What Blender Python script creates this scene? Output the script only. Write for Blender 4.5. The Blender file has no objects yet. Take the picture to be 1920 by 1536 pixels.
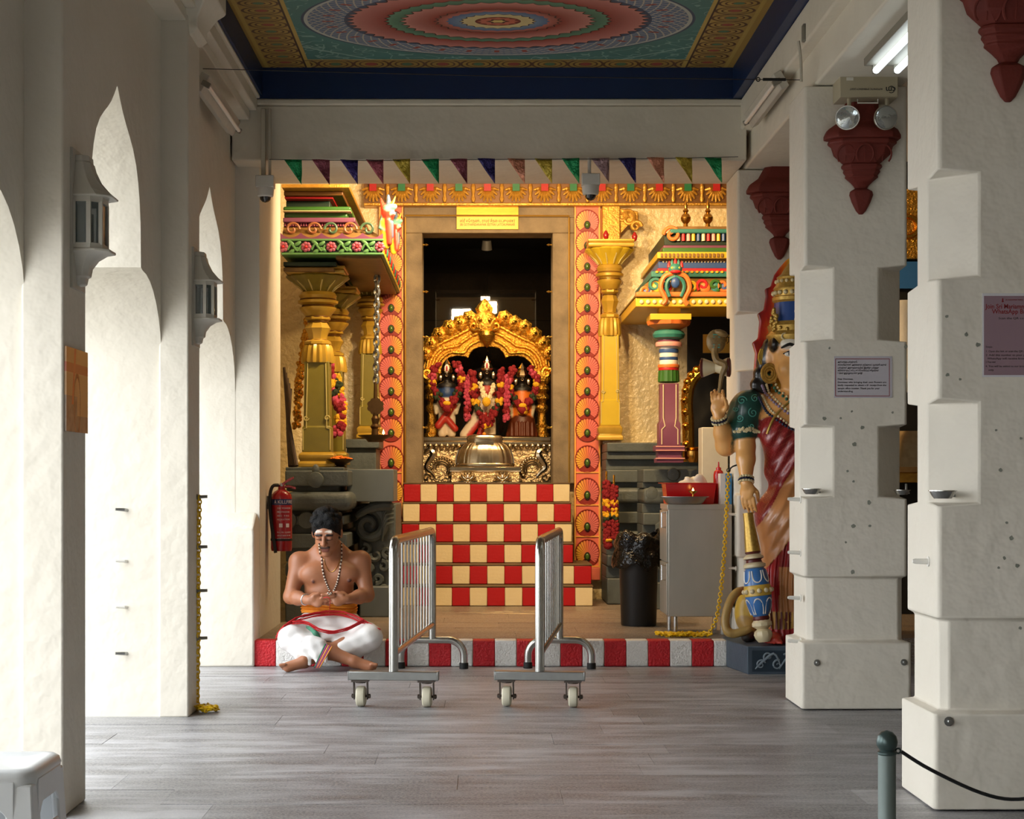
import bpy, bmesh, math, random
import numpy as np
from mathutils import Vector, Matrix, Euler, noise
from mathutils.geometry import tessellate_polygon

random.seed(7)
PI = math.pi
C = bpy.context.scene.collection
scene = bpy.context.scene

# ------------------------------------------------------------------ camera
FPX, CX, CY, CH = 3200.0, 900.0, 905.0, 1.2
cam_d = bpy.data.cameras.new('camera')
cam = bpy.data.objects.new('camera', cam_d); C.objects.link(cam)
cam.location = (0, 0, CH); cam.rotation_euler = (PI/2, 0, 0)
cam_d.sensor_width = 36; cam_d.lens = 36*FPX/1920
cam_d.shift_x = (960-CX)/1920; cam_d.shift_y = (CY-768)/1920
cam_d.clip_start = .05; cam_d.clip_end = 200
scene.camera = cam

def P(px, py, d):
    return Vector(((px-CX)*d/FPX, d, CH+(CY-py)*d/FPX))
def X(px, d): return (px-CX)*d/FPX
def Z(py, d): return CH+(CY-py)*d/FPX
def sp(n, d): return n*d/FPX        # pixels to metres at depth d

# ------------------------------------------------------------------ world and exposure
vs = scene.view_settings
vs.view_transform = 'Standard'; vs.look = 'None'; vs.gamma = 1; vs.use_curve_mapping = False
vs.exposure = 0.42
scene.display_settings.display_device = 'sRGB'
w = bpy.data.worlds.new('overcast_sky'); scene.world = w; w.use_nodes = True
bg = w.node_tree.nodes['Background']
bg.inputs[0].default_value = (0.94, 0.97, 1.0, 1); bg.inputs[1].default_value = 4.0

def area(name, loc, target, sx, sy, power, col):
    l = bpy.data.lights.new(name, 'AREA'); l.shape = 'RECTANGLE'; l.size = sx; l.size_y = sy
    l.energy = power; l.color = col
    o = bpy.data.objects.new(name, l); C.objects.link(o); o.location = loc
    o.rotation_euler = (Vector(target)-Vector(loc)).to_track_quat('-Z', 'Y').to_euler()
    return o
WARM = (1.0, .66, .30)

# ------------------------------------------------------------------ colours and node helpers
def lin(c):
    return tuple(((v/255)/12.92 if v/255 <= .04045 else ((v/255+.055)/1.055)**2.4) for v in c)
class NT:
    """tiny wrapper so that patterns can be written as arithmetic"""
    def __init__(s, nt): s.nt = nt
    def node(s, t, **k):
        n = s.nt.nodes.new(t)
        for a, b in k.items(): setattr(n, a, b)
        return n
    def val(s, v): return v
    def put(s, sock, v):
        if isinstance(v, S): s.nt.links.new(v.o, sock)
        elif isinstance(v, bpy.types.NodeSocket): s.nt.links.new(v, sock)
        elif v is not None:
            if hasattr(sock.default_value, '__len__') and hasattr(v, '__len__') and len(v) == 3 and len(sock.default_value) == 4:
                v = (*v, 1)
            sock.default_value = v
    def m(s, op, a, b=None, c=None):
        n = s.node('ShaderNodeMath', operation=op)
        s.put(n.inputs[0], a)
        if b is not None: s.put(n.inputs[1], b)
        if c is not None: s.put(n.inputs[2], c)
        return S(s, n.outputs[0])
    def mix(s, f, a, b):
        n = s.node('ShaderNodeMix', data_type='RGBA')
        s.put(n.inputs[0], f); s.put(n.inputs[6], a); s.put(n.inputs[7], b)
        return S(s, n.outputs[2])
    def coord(s, which='Object', scale=None, loc=None):
        o = s.node('ShaderNodeTexCoord').outputs[which]
        if scale is None and loc is None: return S(s, o)
        n = s.node('ShaderNodeMapping'); s.put(n.inputs[0], o)
        if scale is not None: n.inputs['Scale'].default_value = scale if hasattr(scale, '__len__') else (scale,)*3
        if loc is not None: n.inputs['Location'].default_value = loc
        return S(s, n.outputs[0])
    def xyz(s, v):
        n = s.node('ShaderNodeSeparateXYZ'); s.put(n.inputs[0], v)
        return [S(s, n.outputs[i]) for i in range(3)]
    def vec(s, x, y, z):
        n = s.node('ShaderNodeCombineXYZ')
        for i, v in enumerate((x, y, z)): s.put(n.inputs[i], v)
        return S(s, n.outputs[0])
    def noise(s, v, scale, detail=3, rough=.55):
        n = s.node('ShaderNodeTexNoise'); s.put(n.inputs['Vector'], v)
        n.inputs['Scale'].default_value = scale; n.inputs['Detail'].default_value = detail; n.inputs['Roughness'].default_value = rough
        return S(s, n.outputs[0])
    def voro(s, v, scale, feature='F1', out=0):
        n = s.node('ShaderNodeTexVoronoi', feature=feature); s.put(n.inputs['Vector'], v)
        n.inputs['Scale'].default_value = scale
        return S(s, n.outputs[out])
    def ramp(s, f, stops, interp='LINEAR'):
        n = s.node('ShaderNodeValToRGB'); s.put(n.inputs[0], f)
        r = n.color_ramp; r.interpolation = interp
        while len(r.elements) < len(stops): r.elements.new(.5)
        for e, (p, c) in zip(r.elements, stops):
            e.position = p; e.color = (*c, 1) if len(c) == 3 else c
        return S(s, n.outputs[0])
    def rnd(s): return S(s, s.node('ShaderNodeObjectInfo').outputs['Random'])
class S:
    def __init__(s, t, o): s.t, s.o = t, o
    def __add__(s, b): return s.t.m('ADD', s, b)
    def __radd__(s, b): return s.t.m('ADD', b, s)
    def __sub__(s, b): return s.t.m('SUBTRACT', s, b)
    def __rsub__(s, b): return s.t.m('SUBTRACT', b, s)
    def __mul__(s, b): return s.t.m('MULTIPLY', s, b)
    def __rmul__(s, b): return s.t.m('MULTIPLY', b, s)
    def __truediv__(s, b): return s.t.m('DIVIDE', s, b)
    def lt(s, b): return s.t.m('LESS_THAN', s, b)
    def gt(s, b): return s.t.m('GREATER_THAN', s, b)
    def sin(s): return s.t.m('SINE', s)
    def abs(s): return s.t.m('ABSOLUTE', s)
    def frac(s): return s.t.m('FRACT', s)
    def sqrt(s): return s.t.m('SQRT', s)
    def max(s, b): return s.t.m('MAXIMUM', s, b)
    def min(s, b): return s.t.m('MINIMUM', s, b)

M = {}
def mat(name, col, rough=.6, metal=0.0, var=0.0, vscale=6.0, bump=0.0, bscale=40.0, col2=None, spec=None,
        emit=None, estr=0.0, coat=0.0, trans=0.0, alpha=1.0, sub=0.0, stretch=None, bdist=.01, detail=4):
    """principled material; var mixes towards col2 (or a darker tone) by noise, bump adds fine relief"""
    m = bpy.data.materials.new(name); m.use_nodes = True
    t = NT(m.node_tree); b = m.node_tree.nodes['Principled BSDF']
    c = lin(col)
    b.inputs['Roughness'].default_value = rough; b.inputs['Metallic'].default_value = metal
    if spec is not None: b.inputs['Specular IOR Level'].default_value = spec
    if coat: b.inputs['Coat Weight'].default_value = coat; b.inputs['Coat Roughness'].default_value = .12
    if trans: b.inputs['Transmission Weight'].default_value = trans
    if alpha < 1: b.inputs['Alpha'].default_value = alpha
    if sub: b.inputs['Subsurface Weight'].default_value = sub; b.inputs['Subsurface Scale'].default_value = .01; b.inputs['Subsurface Radius'].default_value = (1, .4, .25)
    if emit: b.inputs['Emission Color'].default_value = (*lin(emit), 1); b.inputs['Emission Strength'].default_value = estr
    co = t.coord('Object', stretch) if (var or bump) else None
    if var:
        c2 = lin(col2) if col2 else tuple(v*.55 for v in c)
        f = t.noise(co, vscale, detail)
        f = t.ramp(f, [(.35, (0, 0, 0)), (.72, (1, 1, 1))])
        cc = t.mix(t.m('MULTIPLY', f, var), c, c2)
        t.put(b.inputs['Base Color'], cc)
    else:
        b.inputs['Base Color'].default_value = (*c, 1)
    if bump:
        n = t.node('ShaderNodeBump'); n.inputs['Strength'].default_value = bump; n.inputs['Distance'].default_value = bdist
        t.put(n.inputs['Height'], t.noise(co, bscale, 3)); t.put(b.inputs['Normal'], n.outputs[0])
    M[name] = m
    return m
def vcmat(name, rough=.5, metal=0.0, bump=0.0, bscale=60, coat=0.0, sub=0.0, bdist=.006):
    """material that takes its colour from the mesh's Col attribute (paint regions)"""
    m = bpy.data.materials.new(name); m.use_nodes = True
    t = NT(m.node_tree); b = m.node_tree.nodes['Principled BSDF']
    a = t.node('ShaderNodeAttribute', attribute_name='Col')
    t.put(b.inputs['Base Color'], a.outputs['Color'])
    b.inputs['Roughness'].default_value = rough; b.inputs['Metallic'].default_value = metal
    if coat: b.inputs['Coat Weight'].default_value = coat; b.inputs['Coat Roughness'].default_value = .1
    if sub: b.inputs['Subsurface Weight'].default_value = sub; b.inputs['Subsurface Scale'].default_value = .008; b.inputs['Subsurface Radius'].default_value = (1, .4, .25)
    if bump:
        n = t.node('ShaderNodeBump'); n.inputs['Strength'].default_value = bump; n.inputs['Distance'].default_value = bdist
        t.put(n.inputs['Height'], t.noise(t.coord(), bscale, 3)); t.put(b.inputs['Normal'], n.outputs[0])
    M[name] = m; return m

# ------------------------------------------------------------------ objects
LOC = {}
def tag(o, label=None, cat=None, group=None, kind=None):
    if label: o['label'] = label
    if cat: o['category'] = cat
    if group: o['group'] = group
    if kind: o['kind'] = kind
    return o
def thing(name, label, cat, loc=(0, 0, 0), group=None, kind=None):
    o = bpy.data.objects.new(name, None); C.objects.link(o)
    o.empty_display_size = .1; o.location = loc; LOC[o.name] = Vector(loc)
    return tag(o, label, cat, group, kind)
def subthing(name, parent):
    o = bpy.data.objects.new(name, None); C.objects.link(o); o.parent = parent; o.empty_display_size = .05
    return o
def rootloc(o):
    while o.parent: o = o.parent
    return LOC.get(o.name, Vector((0, 0, 0)))
def copy_tree(o, parent=None):
    c = o.copy(); C.objects.link(c); c.parent = parent
    for ch in list(o.children): copy_tree(ch, c)
    return c

class MB:
    def __init__(s): s.v = []; s.f = []; s.mi = []
    def add(s, vs, fs, m=0):
        b = len(s.v); s.v.extend([tuple(q) for q in vs])
        for f in fs:
            s.f.append(tuple(b+i for i in f)); s.mi.append(m)
        return s
    def box(s, x0, x1, y0, y1, z0, z1, m=0):
        return s.add([(x0,y0,z0),(x1,y0,z0),(x1,y1,z0),(x0,y1,z0),(x0,y0,z1),(x1,y0,z1),(x1,y1,z1),(x0,y1,z1)],
                     [(0,3,2,1),(4,5,6,7),(0,1,5,4),(1,2,6,5),(2,3,7,6),(3,0,4,7)], m)
    def obox(s, c, size, rot=(0,0,0), m=0):
        R = rot if isinstance(rot, Matrix) else Euler(rot).to_matrix(); c = Vector(c)
        hx, hy, hz = [q/2 for q in size]
        vs = [c+R@Vector(q) for q in [(-hx,-hy,-hz),(hx,-hy,-hz),(hx,hy,-hz),(-hx,hy,-hz),(-hx,-hy,hz),(hx,-hy,hz),(hx,hy,hz),(-hx,hy,hz)]]
        return s.add(vs, [(0,3,2,1),(4,5,6,7),(0,1,5,4),(1,2,6,5),(2,3,7,6),(3,0,4,7)], m)
    def tube(s, path, r, n=8, closed=False, m=0, caps=True):
        path = [Vector(p) for p in path]; k = len(path)
        rs = list(r) if hasattr(r, '__len__') else [r]*k
        vs = []; up = None
        for i in range(k):
            if closed: t = path[(i+1) % k]-path[i-1]
            else: t = path[min(i+1, k-1)]-path[max(i-1, 0)]
            t = t.normalized() if t.length > 1e-9 else Vector((0,0,1))
            if up is None:
                up = Vector((0,0,1)) if abs(t.z) < .9 else Vector((0,1,0))
            a = (up-t*up.dot(t))
            a = a.normalized() if a.length > 1e-6 else t.orthogonal().normalized()
            up = a; b = t.cross(a)
            for j in range(n):
                th = 2*PI*j/n
                vs.append(path[i]+(a*math.cos(th)+b*math.sin(th))*rs[i])
        fs = []
        for i in range(k if closed else k-1):
            i2 = (i+1) % k
            for j in range(n):
                j2 = (j+1) % n
                fs.append((i*n+j, i*n+j2, i2*n+j2, i2*n+j))
        if caps and not closed:
            fs.append(tuple(range(n-1, -1, -1))); fs.append(tuple((k-1)*n+j for j in range(n)))
        return s.add(vs, fs, m)
    def cyl(s, p0, p1, r0, r1=None, n=16, m=0):
        return s.tube([p0, p1], [r0, r0 if r1 is None else r1], n, m=m)
    def lathe(s, prof, c=(0,0,0), n=24, m=0, sx=1, sy=1, rot=None, flute=None, phase=0.0, arc=None):
        """prof [(r,z)] bottom to top; m int or list for each segment; flute(theta, i)->radius factor"""
        c = Vector(c); k = len(prof); vs = []
        a0, a1 = arc if arc else (0, 2*PI)
        nn = n+1 if arc else n
        for i, (r, z) in enumerate(prof):
            for j in range(nn):
                th = a0+(a1-a0)*j/n+phase; rr = r*(flute(th, i) if flute else 1)
                q = Vector((rr*math.cos(th)*sx, rr*math.sin(th)*sy, z))
                if rot is not None: q = rot@q
                vs.append(c+q)
        base = len(s.v); s.v.extend([tuple(q) for q in vs])
        for i in range(k-1):
            mm = m[i] if hasattr(m, '__len__') else m
            for j in range(n):
                j2 = j+1 if arc else (j+1) % n
                s.f.append((base+i*nn+j, base+i*nn+j2, base+(i+1)*nn+j2, base+(i+1)*nn+j)); s.mi.append(mm)
        if not arc:
            m0 = m[0] if hasattr(m, '__len__') else m; m1 = m[-1] if hasattr(m, '__len__') else m
            if prof[0][0] > 1e-5: s.f.append(tuple(base+j for j in range(n-1, -1, -1))); s.mi.append(m0)
            if prof[-1][0] > 1e-5: s.f.append(tuple(base+(k-1)*n+j for j in range(n))); s.mi.append(m1)
        return s
    def sqstack(s, prof, c=(0,0,0), m=0, sx=1, sy=1, rot=None, n=4):
        """square (or n-sided) mouldings: prof [(half width, z)]"""
        f = 1/math.cos(PI/n)
        return s.lathe([(r*f, z) for r, z in prof], c, n, m, sx, sy, rot, phase=PI/n)
    def ell(s, c, r, nu=12, nv=8, rot=None, m=0):
        r = r if hasattr(r, '__len__') else (r, r, r); c = Vector(c)
        vs = []; fs = []
        for i in range(1, nv):
            ph = PI*i/nv
            for j in range(nu):
                th = 2*PI*j/nu
                q = Vector((r[0]*math.sin(ph)*math.cos(th), r[1]*math.sin(ph)*math.sin(th), -r[2]*math.cos(ph)))
                vs.append(c+(rot@q if rot is not None else q))
        q0 = Vector((0,0,-r[2])); q1 = Vector((0,0,r[2]))
        vs.append(c+(rot@q0 if rot is not None else q0)); vs.append(c+(rot@q1 if rot is not None else q1))
        b0, b1 = len(vs)-2, len(vs)-1
        for i in range(nv-2):
            for j in range(nu):
                j2 = (j+1) % nu
                fs.append((i*nu+j, i*nu+j2, (i+1)*nu+j2, (i+1)*nu+j))
        for j in range(nu):
            j2 = (j+1) % nu
            fs.append((b0, j2, j)); fs.append((b1, (nv-2)*nu+j, (nv-2)*nu+j2))
        return s.add(vs, fs, m)
    def prism(s, poly, f, t0, t1, m=0):
        """poly [(u,v)] ; f(u,v,t)->xyz ; capped at t0 and t1"""
        n = len(poly)
        vs = [f(u, v, t0) for u, v in poly]+[f(u, v, t1) for u, v in poly]
        tris = tessellate_polygon([[Vector((u, v, 0)) for u, v in poly]])
        fs = [tuple(t) for t in tris]+[tuple(n+i for i in reversed(t)) for t in tris]
        fs += [(i, (i+1) % n, n+(i+1) % n, n+i) for i in range(n)]
        return s.add(vs, fs, m)
    def grid(s, fn, nu, nv, cu=False, cv=False, m=0):
        vs = [fn(i/(nu if cu else nu-1), j/(nv if cv else nv-1)) for i in range(nu) for j in range(nv)]
        fs = []
        for i in range(nu if cu else nu-1):
            for j in range(nv if cv else nv-1):
                i2 = (i+1) % nu; j2 = (j+1) % nv
                fs.append((i*nv+j, i2*nv+j, i2*nv+j2, i*nv+j2))
        return s.add(vs, fs, m)
    def torus(s, c, R, r, nu=20, nv=8, rot=None, m=0, sy=1):
        c = Vector(c)
        def fn(u, v):
            a, b = 2*PI*u, 2*PI*v
            q = Vector(((R+r*math.cos(b))*math.cos(a), (R+r*math.cos(b))*math.sin(a)*sy, r*math.sin(b)))
            return c+(rot@q if rot is not None else q)
        return s.grid(fn, nu, nv, True, True, m)
    def loft(s, rings, m=0, caps=True, closed=True):
        n = len(rings[0]); k = len(rings)
        vs = [q for r in rings for q in r]; fs = []
        for i in range(k-1):
            for j in range(n if closed else n-1):
                j2 = (j+1) % n
                fs.append((i*n+j, i*n+j2, (i+1)*n+j2, (i+1)*n+j))
        if caps and closed:
            fs.append(tuple(range(n-1, -1, -1))); fs.append(tuple((k-1)*n+j for j in range(n)))
        return s.add(vs, fs, m)
    def mesh(s, name, mats, off=Vector((0,0,0)), smooth=35, fix=True):
        me = bpy.data.meshes.new(name)
        me.from_pydata([(q[0]-off.x, q[1]-off.y, q[2]-off.z) for q in s.v], [], s.f)
        mats = mats if isinstance(mats, (list, tuple)) else [mats]
        for q in mats: me.materials.append(M[q] if isinstance(q, str) else q)
        me.polygons.foreach_set('material_index', s.mi)
        if fix:
            bm = bmesh.new(); bm.from_mesh(me)
            bmesh.ops.recalc_face_normals(bm, faces=bm.faces); bm.to_mesh(me); bm.free()
        me.update()
        if smooth:
            me.polygons.foreach_set('use_smooth', [True]*len(me.polygons))
            me.set_sharp_from_angle(angle=math.radians(smooth))
        return me
    def build(s, name, mats, parent=None, smooth=35, bevel=0, seg=2, origin=None, solid=0, subd=0, fix=True):
        off = rootloc(parent) if parent else (Vector(origin) if origin is not None else Vector((0,0,0)))
        me = s.mesh(name, mats, off, smooth, fix)
        o = bpy.data.objects.new(name, me); C.objects.link(o)
        if parent: o.parent = parent
        else: o.location = off; LOC[o.name] = off
        if solid:
            q = o.modifiers.new('thick', 'SOLIDIFY'); q.thickness = solid; q.offset = 0
        if bevel:
            q = o.modifiers.new('edge', 'BEVEL'); q.width = bevel; q.segments = seg; q.limit_method = 'ANGLE'; q.angle_limit = math.radians(40)
        if subd:
            q = o.modifiers.new('sub', 'SUBSURF'); q.levels = subd; q.render_levels = subd
        return o

# ------------------------------------------------------------------ smooth solid modelling (signed distances + surface nets)
def surf(prims, res, pal, origin=Vector((0,0,0))):
    """prims: dicts with type cap/ell/box, joint smoothness k, colour key c, op add/sub. Returns verts, quads, colours"""
    lo = np.full(3, 1e9); hi = np.full(3, -1e9); bbs = []
    for p in prims:
        if p['t'] == 'cap':
            a, b = np.array(p['a'], float), np.array(p['b'], float); ra, rb = p['ra'], p['rb']
            l = np.minimum(a-ra, b-rb); h = np.maximum(a+ra, b+rb)
        else:
            c = np.array(p['p'], float); r = np.full(3, max(p['r'])) if p.get('R') is not None else np.array(p['r'], float)
            if p['t'] == 'box': r = np.full(3, np.linalg.norm(p['r'])) if p.get('R') is not None else r
            l, h = c-r, c+r
        bbs.append((l, h))
        if p.get('op') != 'sub': lo = np.minimum(lo, l); hi = np.maximum(hi, h)
    lo = lo-res*4; hi = hi+res*4
    n = np.ceil((hi-lo)/res).astype(int)+1
    D = np.full(n, 1.0, np.float32); I = np.zeros(n, np.int16)
    ax = [lo[i]+res*np.arange(n[i]) for i in range(3)]
    keys = list(pal)
    for p, (l, h) in zip(prims, bbs):
        k = p.get('k', .01); pad = k*1.5+res*4
        i0 = np.maximum(((l-pad-lo)/res).astype(int), 0); i1 = np.minimum(np.ceil((h+pad-lo)/res).astype(int)+1, n)
        if (i1 <= i0).any(): continue
        x = ax[0][i0[0]:i1[0]][:, None, None]; y = ax[1][i0[1]:i1[1]][None, :, None]; z = ax[2][i0[2]:i1[2]][None, None, :]
        if p['t'] == 'cap':
            a, b = np.array(p['a'], float), np.array(p['b'], float); ab = b-a; L2 = max(ab@ab, 1e-12)
            t = np.clip(((x-a[0])*ab[0]+(y-a[1])*ab[1]+(z-a[2])*ab[2])/L2, 0, 1)
            d = np.sqrt((x-a[0]-t*ab[0])**2+(y-a[1]-t*ab[1])**2+(z-a[2]-t*ab[2])**2)-(p['ra']+t*(p['rb']-p['ra']))
        else:
            c = p['p']; q = [x-c[0], y-c[1], z-c[2]]
            if p.get('R') is not None:
                R = np.array(p['R'])            # columns are the local axes
                q = [q[0]*R[0, i]+q[1]*R[1, i]+q[2]*R[2, i] for i in range(3)]
            r = p['r']
            if p['t'] == 'ell':
                k0 = np.sqrt((q[0]/r[0])**2+(q[1]/r[1])**2+(q[2]/r[2])**2)
                k1 = np.sqrt((q[0]/r[0]**2)**2+(q[1]/r[1]**2)**2+(q[2]/r[2]**2)**2)
                d = k0*(k0-1)/np.maximum(k1, 1e-9)
            else:
                rd = p.get('rd', .005)
                e = [np.abs(q[i])-r[i]+rd for i in range(3)]
                d = np.sqrt(np.maximum(e[0], 0)**2+np.maximum(e[1], 0)**2+np.maximum(e[2], 0)**2)+np.minimum(np.maximum(e[0], np.maximum(e[1], e[2])), 0)-rd
        d = d.astype(np.float32); sl = tuple(slice(a_, b_) for a_, b_ in zip(i0, i1))
        cur = D[sl]; d = np.broadcast_to(d, cur.shape)
        if p.get('op') == 'sub':
            hh = np.maximum(k-np.abs(-d-cur), 0)/k
            D[sl] = np.maximum(cur, -d)+hh*hh*k*.25
            if 'c' in p: I[sl] = np.where(-d > cur-res, keys.index(p['c']), I[sl])
        else:
            I[sl] = np.where(d < cur, keys.index(p['c']), I[sl])
            hh = np.maximum(k-np.abs(d-cur), 0)/k
            D[sl] = np.minimum(cur, d)-hh*hh*k*.25
    s = D < 0
    cor = [(i, j, k) for i in (0, 1) for j in (0, 1) for k in (0, 1)]
    sh = tuple(q-1 for q in n)
    cnt = np.zeros(sh, np.int8)
    for (i, j, k) in cor: cnt += s[i:i+sh[0], j:j+sh[1], k:k+sh[2]]
    act = (cnt > 0) & (cnt < 8)
    idx = np.argwhere(act); vid = np.full(sh, -1, np.int32); vid[act] = np.arange(len(idx))
    val = np.stack([D[idx[:, 0]+i, idx[:, 1]+j, idx[:, 2]+k] for (i, j, k) in cor], 1)
    pos = np.zeros((len(idx), 3)); num = np.zeros(len(idx))
    for a in range(8):
        for b in range(a+1, 8):
            da = np.array(cor[b])-np.array(cor[a])
            if np.abs(da).sum() != 1: continue
            va, vb = val[:, a], val[:, b]; mk = (va < 0) != (vb < 0)
            t = np.where(mk, va/np.where(mk, va-vb, 1), 0)
            pos += np.where(mk[:, None], np.array(cor[a])[None]+t[:, None]*da[None], 0); num += mk
    V = lo+(idx+pos/num[:, None])*res
    colt = np.array([lin(pal[q]) for q in keys])
    col = np.mean([colt[I[idx[:, 0]+i, idx[:, 1]+j, idx[:, 2]+k]] for (i, j, k) in cor], 0)
    quads = []
    for axis in range(3):
        o1, o2 = [q for q in range(3) if q != axis]
        sa = [slice(None)]*3; sb = [slice(None)]*3
        sa[axis] = slice(0, -1); sb[axis] = slice(1, None)
        ch = s[tuple(sa)] != s[tuple(sb)]
        e = np.argwhere(ch)
        e = e[(e[:, o1] > 0) & (e[:, o2] > 0) & (e[:, o1] < n[o1]-1) & (e[:, o2] < n[o2]-1)]
        ins = s[tuple(e.T)]
        def cell(d1, d2):
            q = e.copy(); q[:, o1] -= d1; q[:, o2] -= d2
            return vid[tuple(q.T)]
        q = np.stack([cell(1, 1), cell(0, 1), cell(0, 0), cell(1, 0)], 1)
        flip = ins if axis != 1 else ~ins
        q = np.where(flip[:, None], q, q[:, ::-1])
        quads.append(q)
    Q = np.concatenate(quads)
    return V, Q, col
def surf_obj(name, prims, res, pal, material, parent=None, relax=2, fn=None):
    V, Q, col = surf(prims, res, pal)
    # light relaxation removes voxel stepping
    A = np.zeros_like(V); cn = np.zeros(len(V))
    for _ in range(relax):
        A[:] = 0; cn[:] = 0
        for a, b in ((0, 1), (1, 2), (2, 3), (3, 0)):
            np.add.at(A, Q[:, a], V[Q[:, b]]); np.add.at(A, Q[:, b], V[Q[:, a]])
            np.add.at(cn, Q[:, a], 1); np.add.at(cn, Q[:, b], 1)
        V = V*.5+.5*A/np.maximum(cn, 1)[:, None]
    if fn is not None: V, col = fn(V, col)
    off = rootloc(parent) if parent else Vector((0, 0, 0))
    me = bpy.data.meshes.new(name)
    me.from_pydata((V-np.array(off)).tolist(), [], Q.tolist())
    me.materials.append(M[material] if isinstance(material, str) else material)
    at = me.color_attributes.new('Col', 'FLOAT_COLOR', 'POINT')
    at.data.foreach_set('color', np.concatenate([col, np.ones((len(col), 1))], 1).astype(np.float32).ravel())
    me.polygons.foreach_set('use_smooth', [True]*len(me.polygons)); me.update()
    o = bpy.data.objects.new(name, me); C.objects.link(o)
    if parent: o.parent = parent
    return o
def cap(a, b, ra, rb, c, k=.02, **kw): return dict(t='cap', a=tuple(a), b=tuple(b), ra=ra, rb=rb, c=c, k=k, **kw)
def ellp(p, r, c, k=.02, R=None, **kw):
    if R is not None and not isinstance(R, np.ndarray): R = np.array(Euler(R).to_matrix())
    return dict(t='ell', p=tuple(p), r=tuple(r), c=c, k=k, R=R, **kw)
def boxp(p, r, c, k=.005, R=None, **kw):
    if R is not None and not isinstance(R, np.ndarray): R = np.array(Euler(R).to_matrix())
    return dict(t='box', p=tuple(p), r=tuple(r), c=c, k=k, R=R, **kw)

def text(body, size, name, material, parent, loc, rot=(PI/2, 0, 0), align='LEFT', width=None, bold=0.0, thick=.0004):
    cu = bpy.data.curves.new(name, 'FONT'); cu.body = body; cu.size = size; cu.align_x = align; cu.align_y = 'CENTER'
    cu.extrude = thick; cu.offset = bold; cu.resolution_u = 2
    to = bpy.data.objects.new('tmp', cu); C.objects.link(to)
    bpy.context.view_layer.update()
    me = bpy.data.meshes.new_from_object(to.evaluated_get(bpy.context.evaluated_depsgraph_get()))
    bpy.data.objects.remove(to); bpy.data.curves.remove(cu)
    if width and len(me.vertices):
        xs = [v.co.x for v in me.vertices]; f = width/max(max(xs)-min(xs), 1e-6)
        for v in me.vertices: v.co.x *= f
    R = Euler(rot).to_matrix(); L = Vector(loc)-rootloc(parent)
    for v in me.vertices: v.co = R@v.co+L
    me.materials.clear(); me.materials.append(M[material]); me.name = name
    o = bpy.data.objects.new(name, me); C.objects.link(o); o.parent = parent
    return o

def chain(mb, path, pitch, R, r, m=0):
    """oval links along a path, alternating by 90 degrees"""
    path = [Vector(p) for p in path]; L = [0]
    for a, b in zip(path, path[1:]): L.append(L[-1]+(b-a).length)
    nl = max(int(L[-1]/pitch), 1); k = 0
    for i in range(nl):
        s_ = (i+.5)*L[-1]/nl
        while k < len(L)-2 and L[k+1] < s_: k += 1
        t = (path[k+1]-path[k]).normalized(); c = path[k]+t*(s_-L[k])
        q = t.to_track_quat('X', 'Z').to_matrix()@Matrix.Rotation(PI/2*(i % 2)+.35, 3, 'X')
        pts = []
        for j in range(10):
            a = 2*PI*j/10
            pts.append(c+q@Vector((math.cos(a)*pitch*.68, math.sin(a)*R, 0)))
        mb.tube(pts, r, 5, closed=True, m=m)
# ------------------------------------------------------------------ materials
mat('plaster', (226,220,206), .75, var=.28, vscale=1.6, col2=(204,197,180), bump=.35, bscale=9, bdist=.03)
mat('plaster_beam', (226,220,204), .75, var=.3, vscale=2.2, col2=(196,188,168), bump=.3, bscale=7, bdist=.03)
mat('soffit', (222,216,202), .8)
mat('blue_paint', (8,40,86), .45, var=.35, vscale=3, col2=(5,24,56))
mat('aisle_wall', (128,116,98), .8)  # dark tone given to the unseen walls to keep bounced light down
mat('terracotta', (112,38,26), .7, var=.3, vscale=12, col2=(84,26,18), bump=.2, bscale=60)
mat('kerb_red', (200,22,34), .5, var=.25, vscale=14, col2=(160,14,24), bump=.9, bscale=75, bdist=.012)
mat('kerb_white', (235,234,230), .6, var=.2, vscale=10, col2=(200,198,190), bump=.9, bscale=75, bdist=.012)
mat('tile_red', (188,18,26), .42, var=.2, vscale=10, col2=(150,10,18), bump=.2, bscale=40)
mat('tile_cream', (240,222,178), .45, var=.25, vscale=8, col2=(222,196,140), bump=.2, bscale=40)
mat('tread', (112,88,58), .6, var=.5, vscale=7, col2=(70,54,38), bump=.3, bscale=50)
mat('platform_stone', (120,102,82), .55, var=.6, vscale=3, col2=(84,72,60), bump=.4, bscale=60, stretch=(1,3,1))
mat('cream_gloss', (240,220,172), .26, var=.2, vscale=3, col2=(232,196,116), bump=.8, bscale=19, bdist=.03, coat=.8)
mat('frame_stone', (150,132,104), .7, var=.75, vscale=5, col2=(96,82,64), bump=.5, bscale=90, bdist=.006)
mat('black_granite', (30,26,22), .018, var=.5, vscale=40, col2=(12,10,9), spec=.6)
mat('dark', (12,11,10), .8)
mat('ground_out', (150,146,138), .9, var=.2, vscale=2)
mat('stone_grey', (92,99,98), .5, var=.6, vscale=6, col2=(62,68,66), bump=.35, bscale=40)
mat('stone_grey_smooth', (104,112,114), .45, var=.3, vscale=6, col2=(80,88,90))

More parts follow.
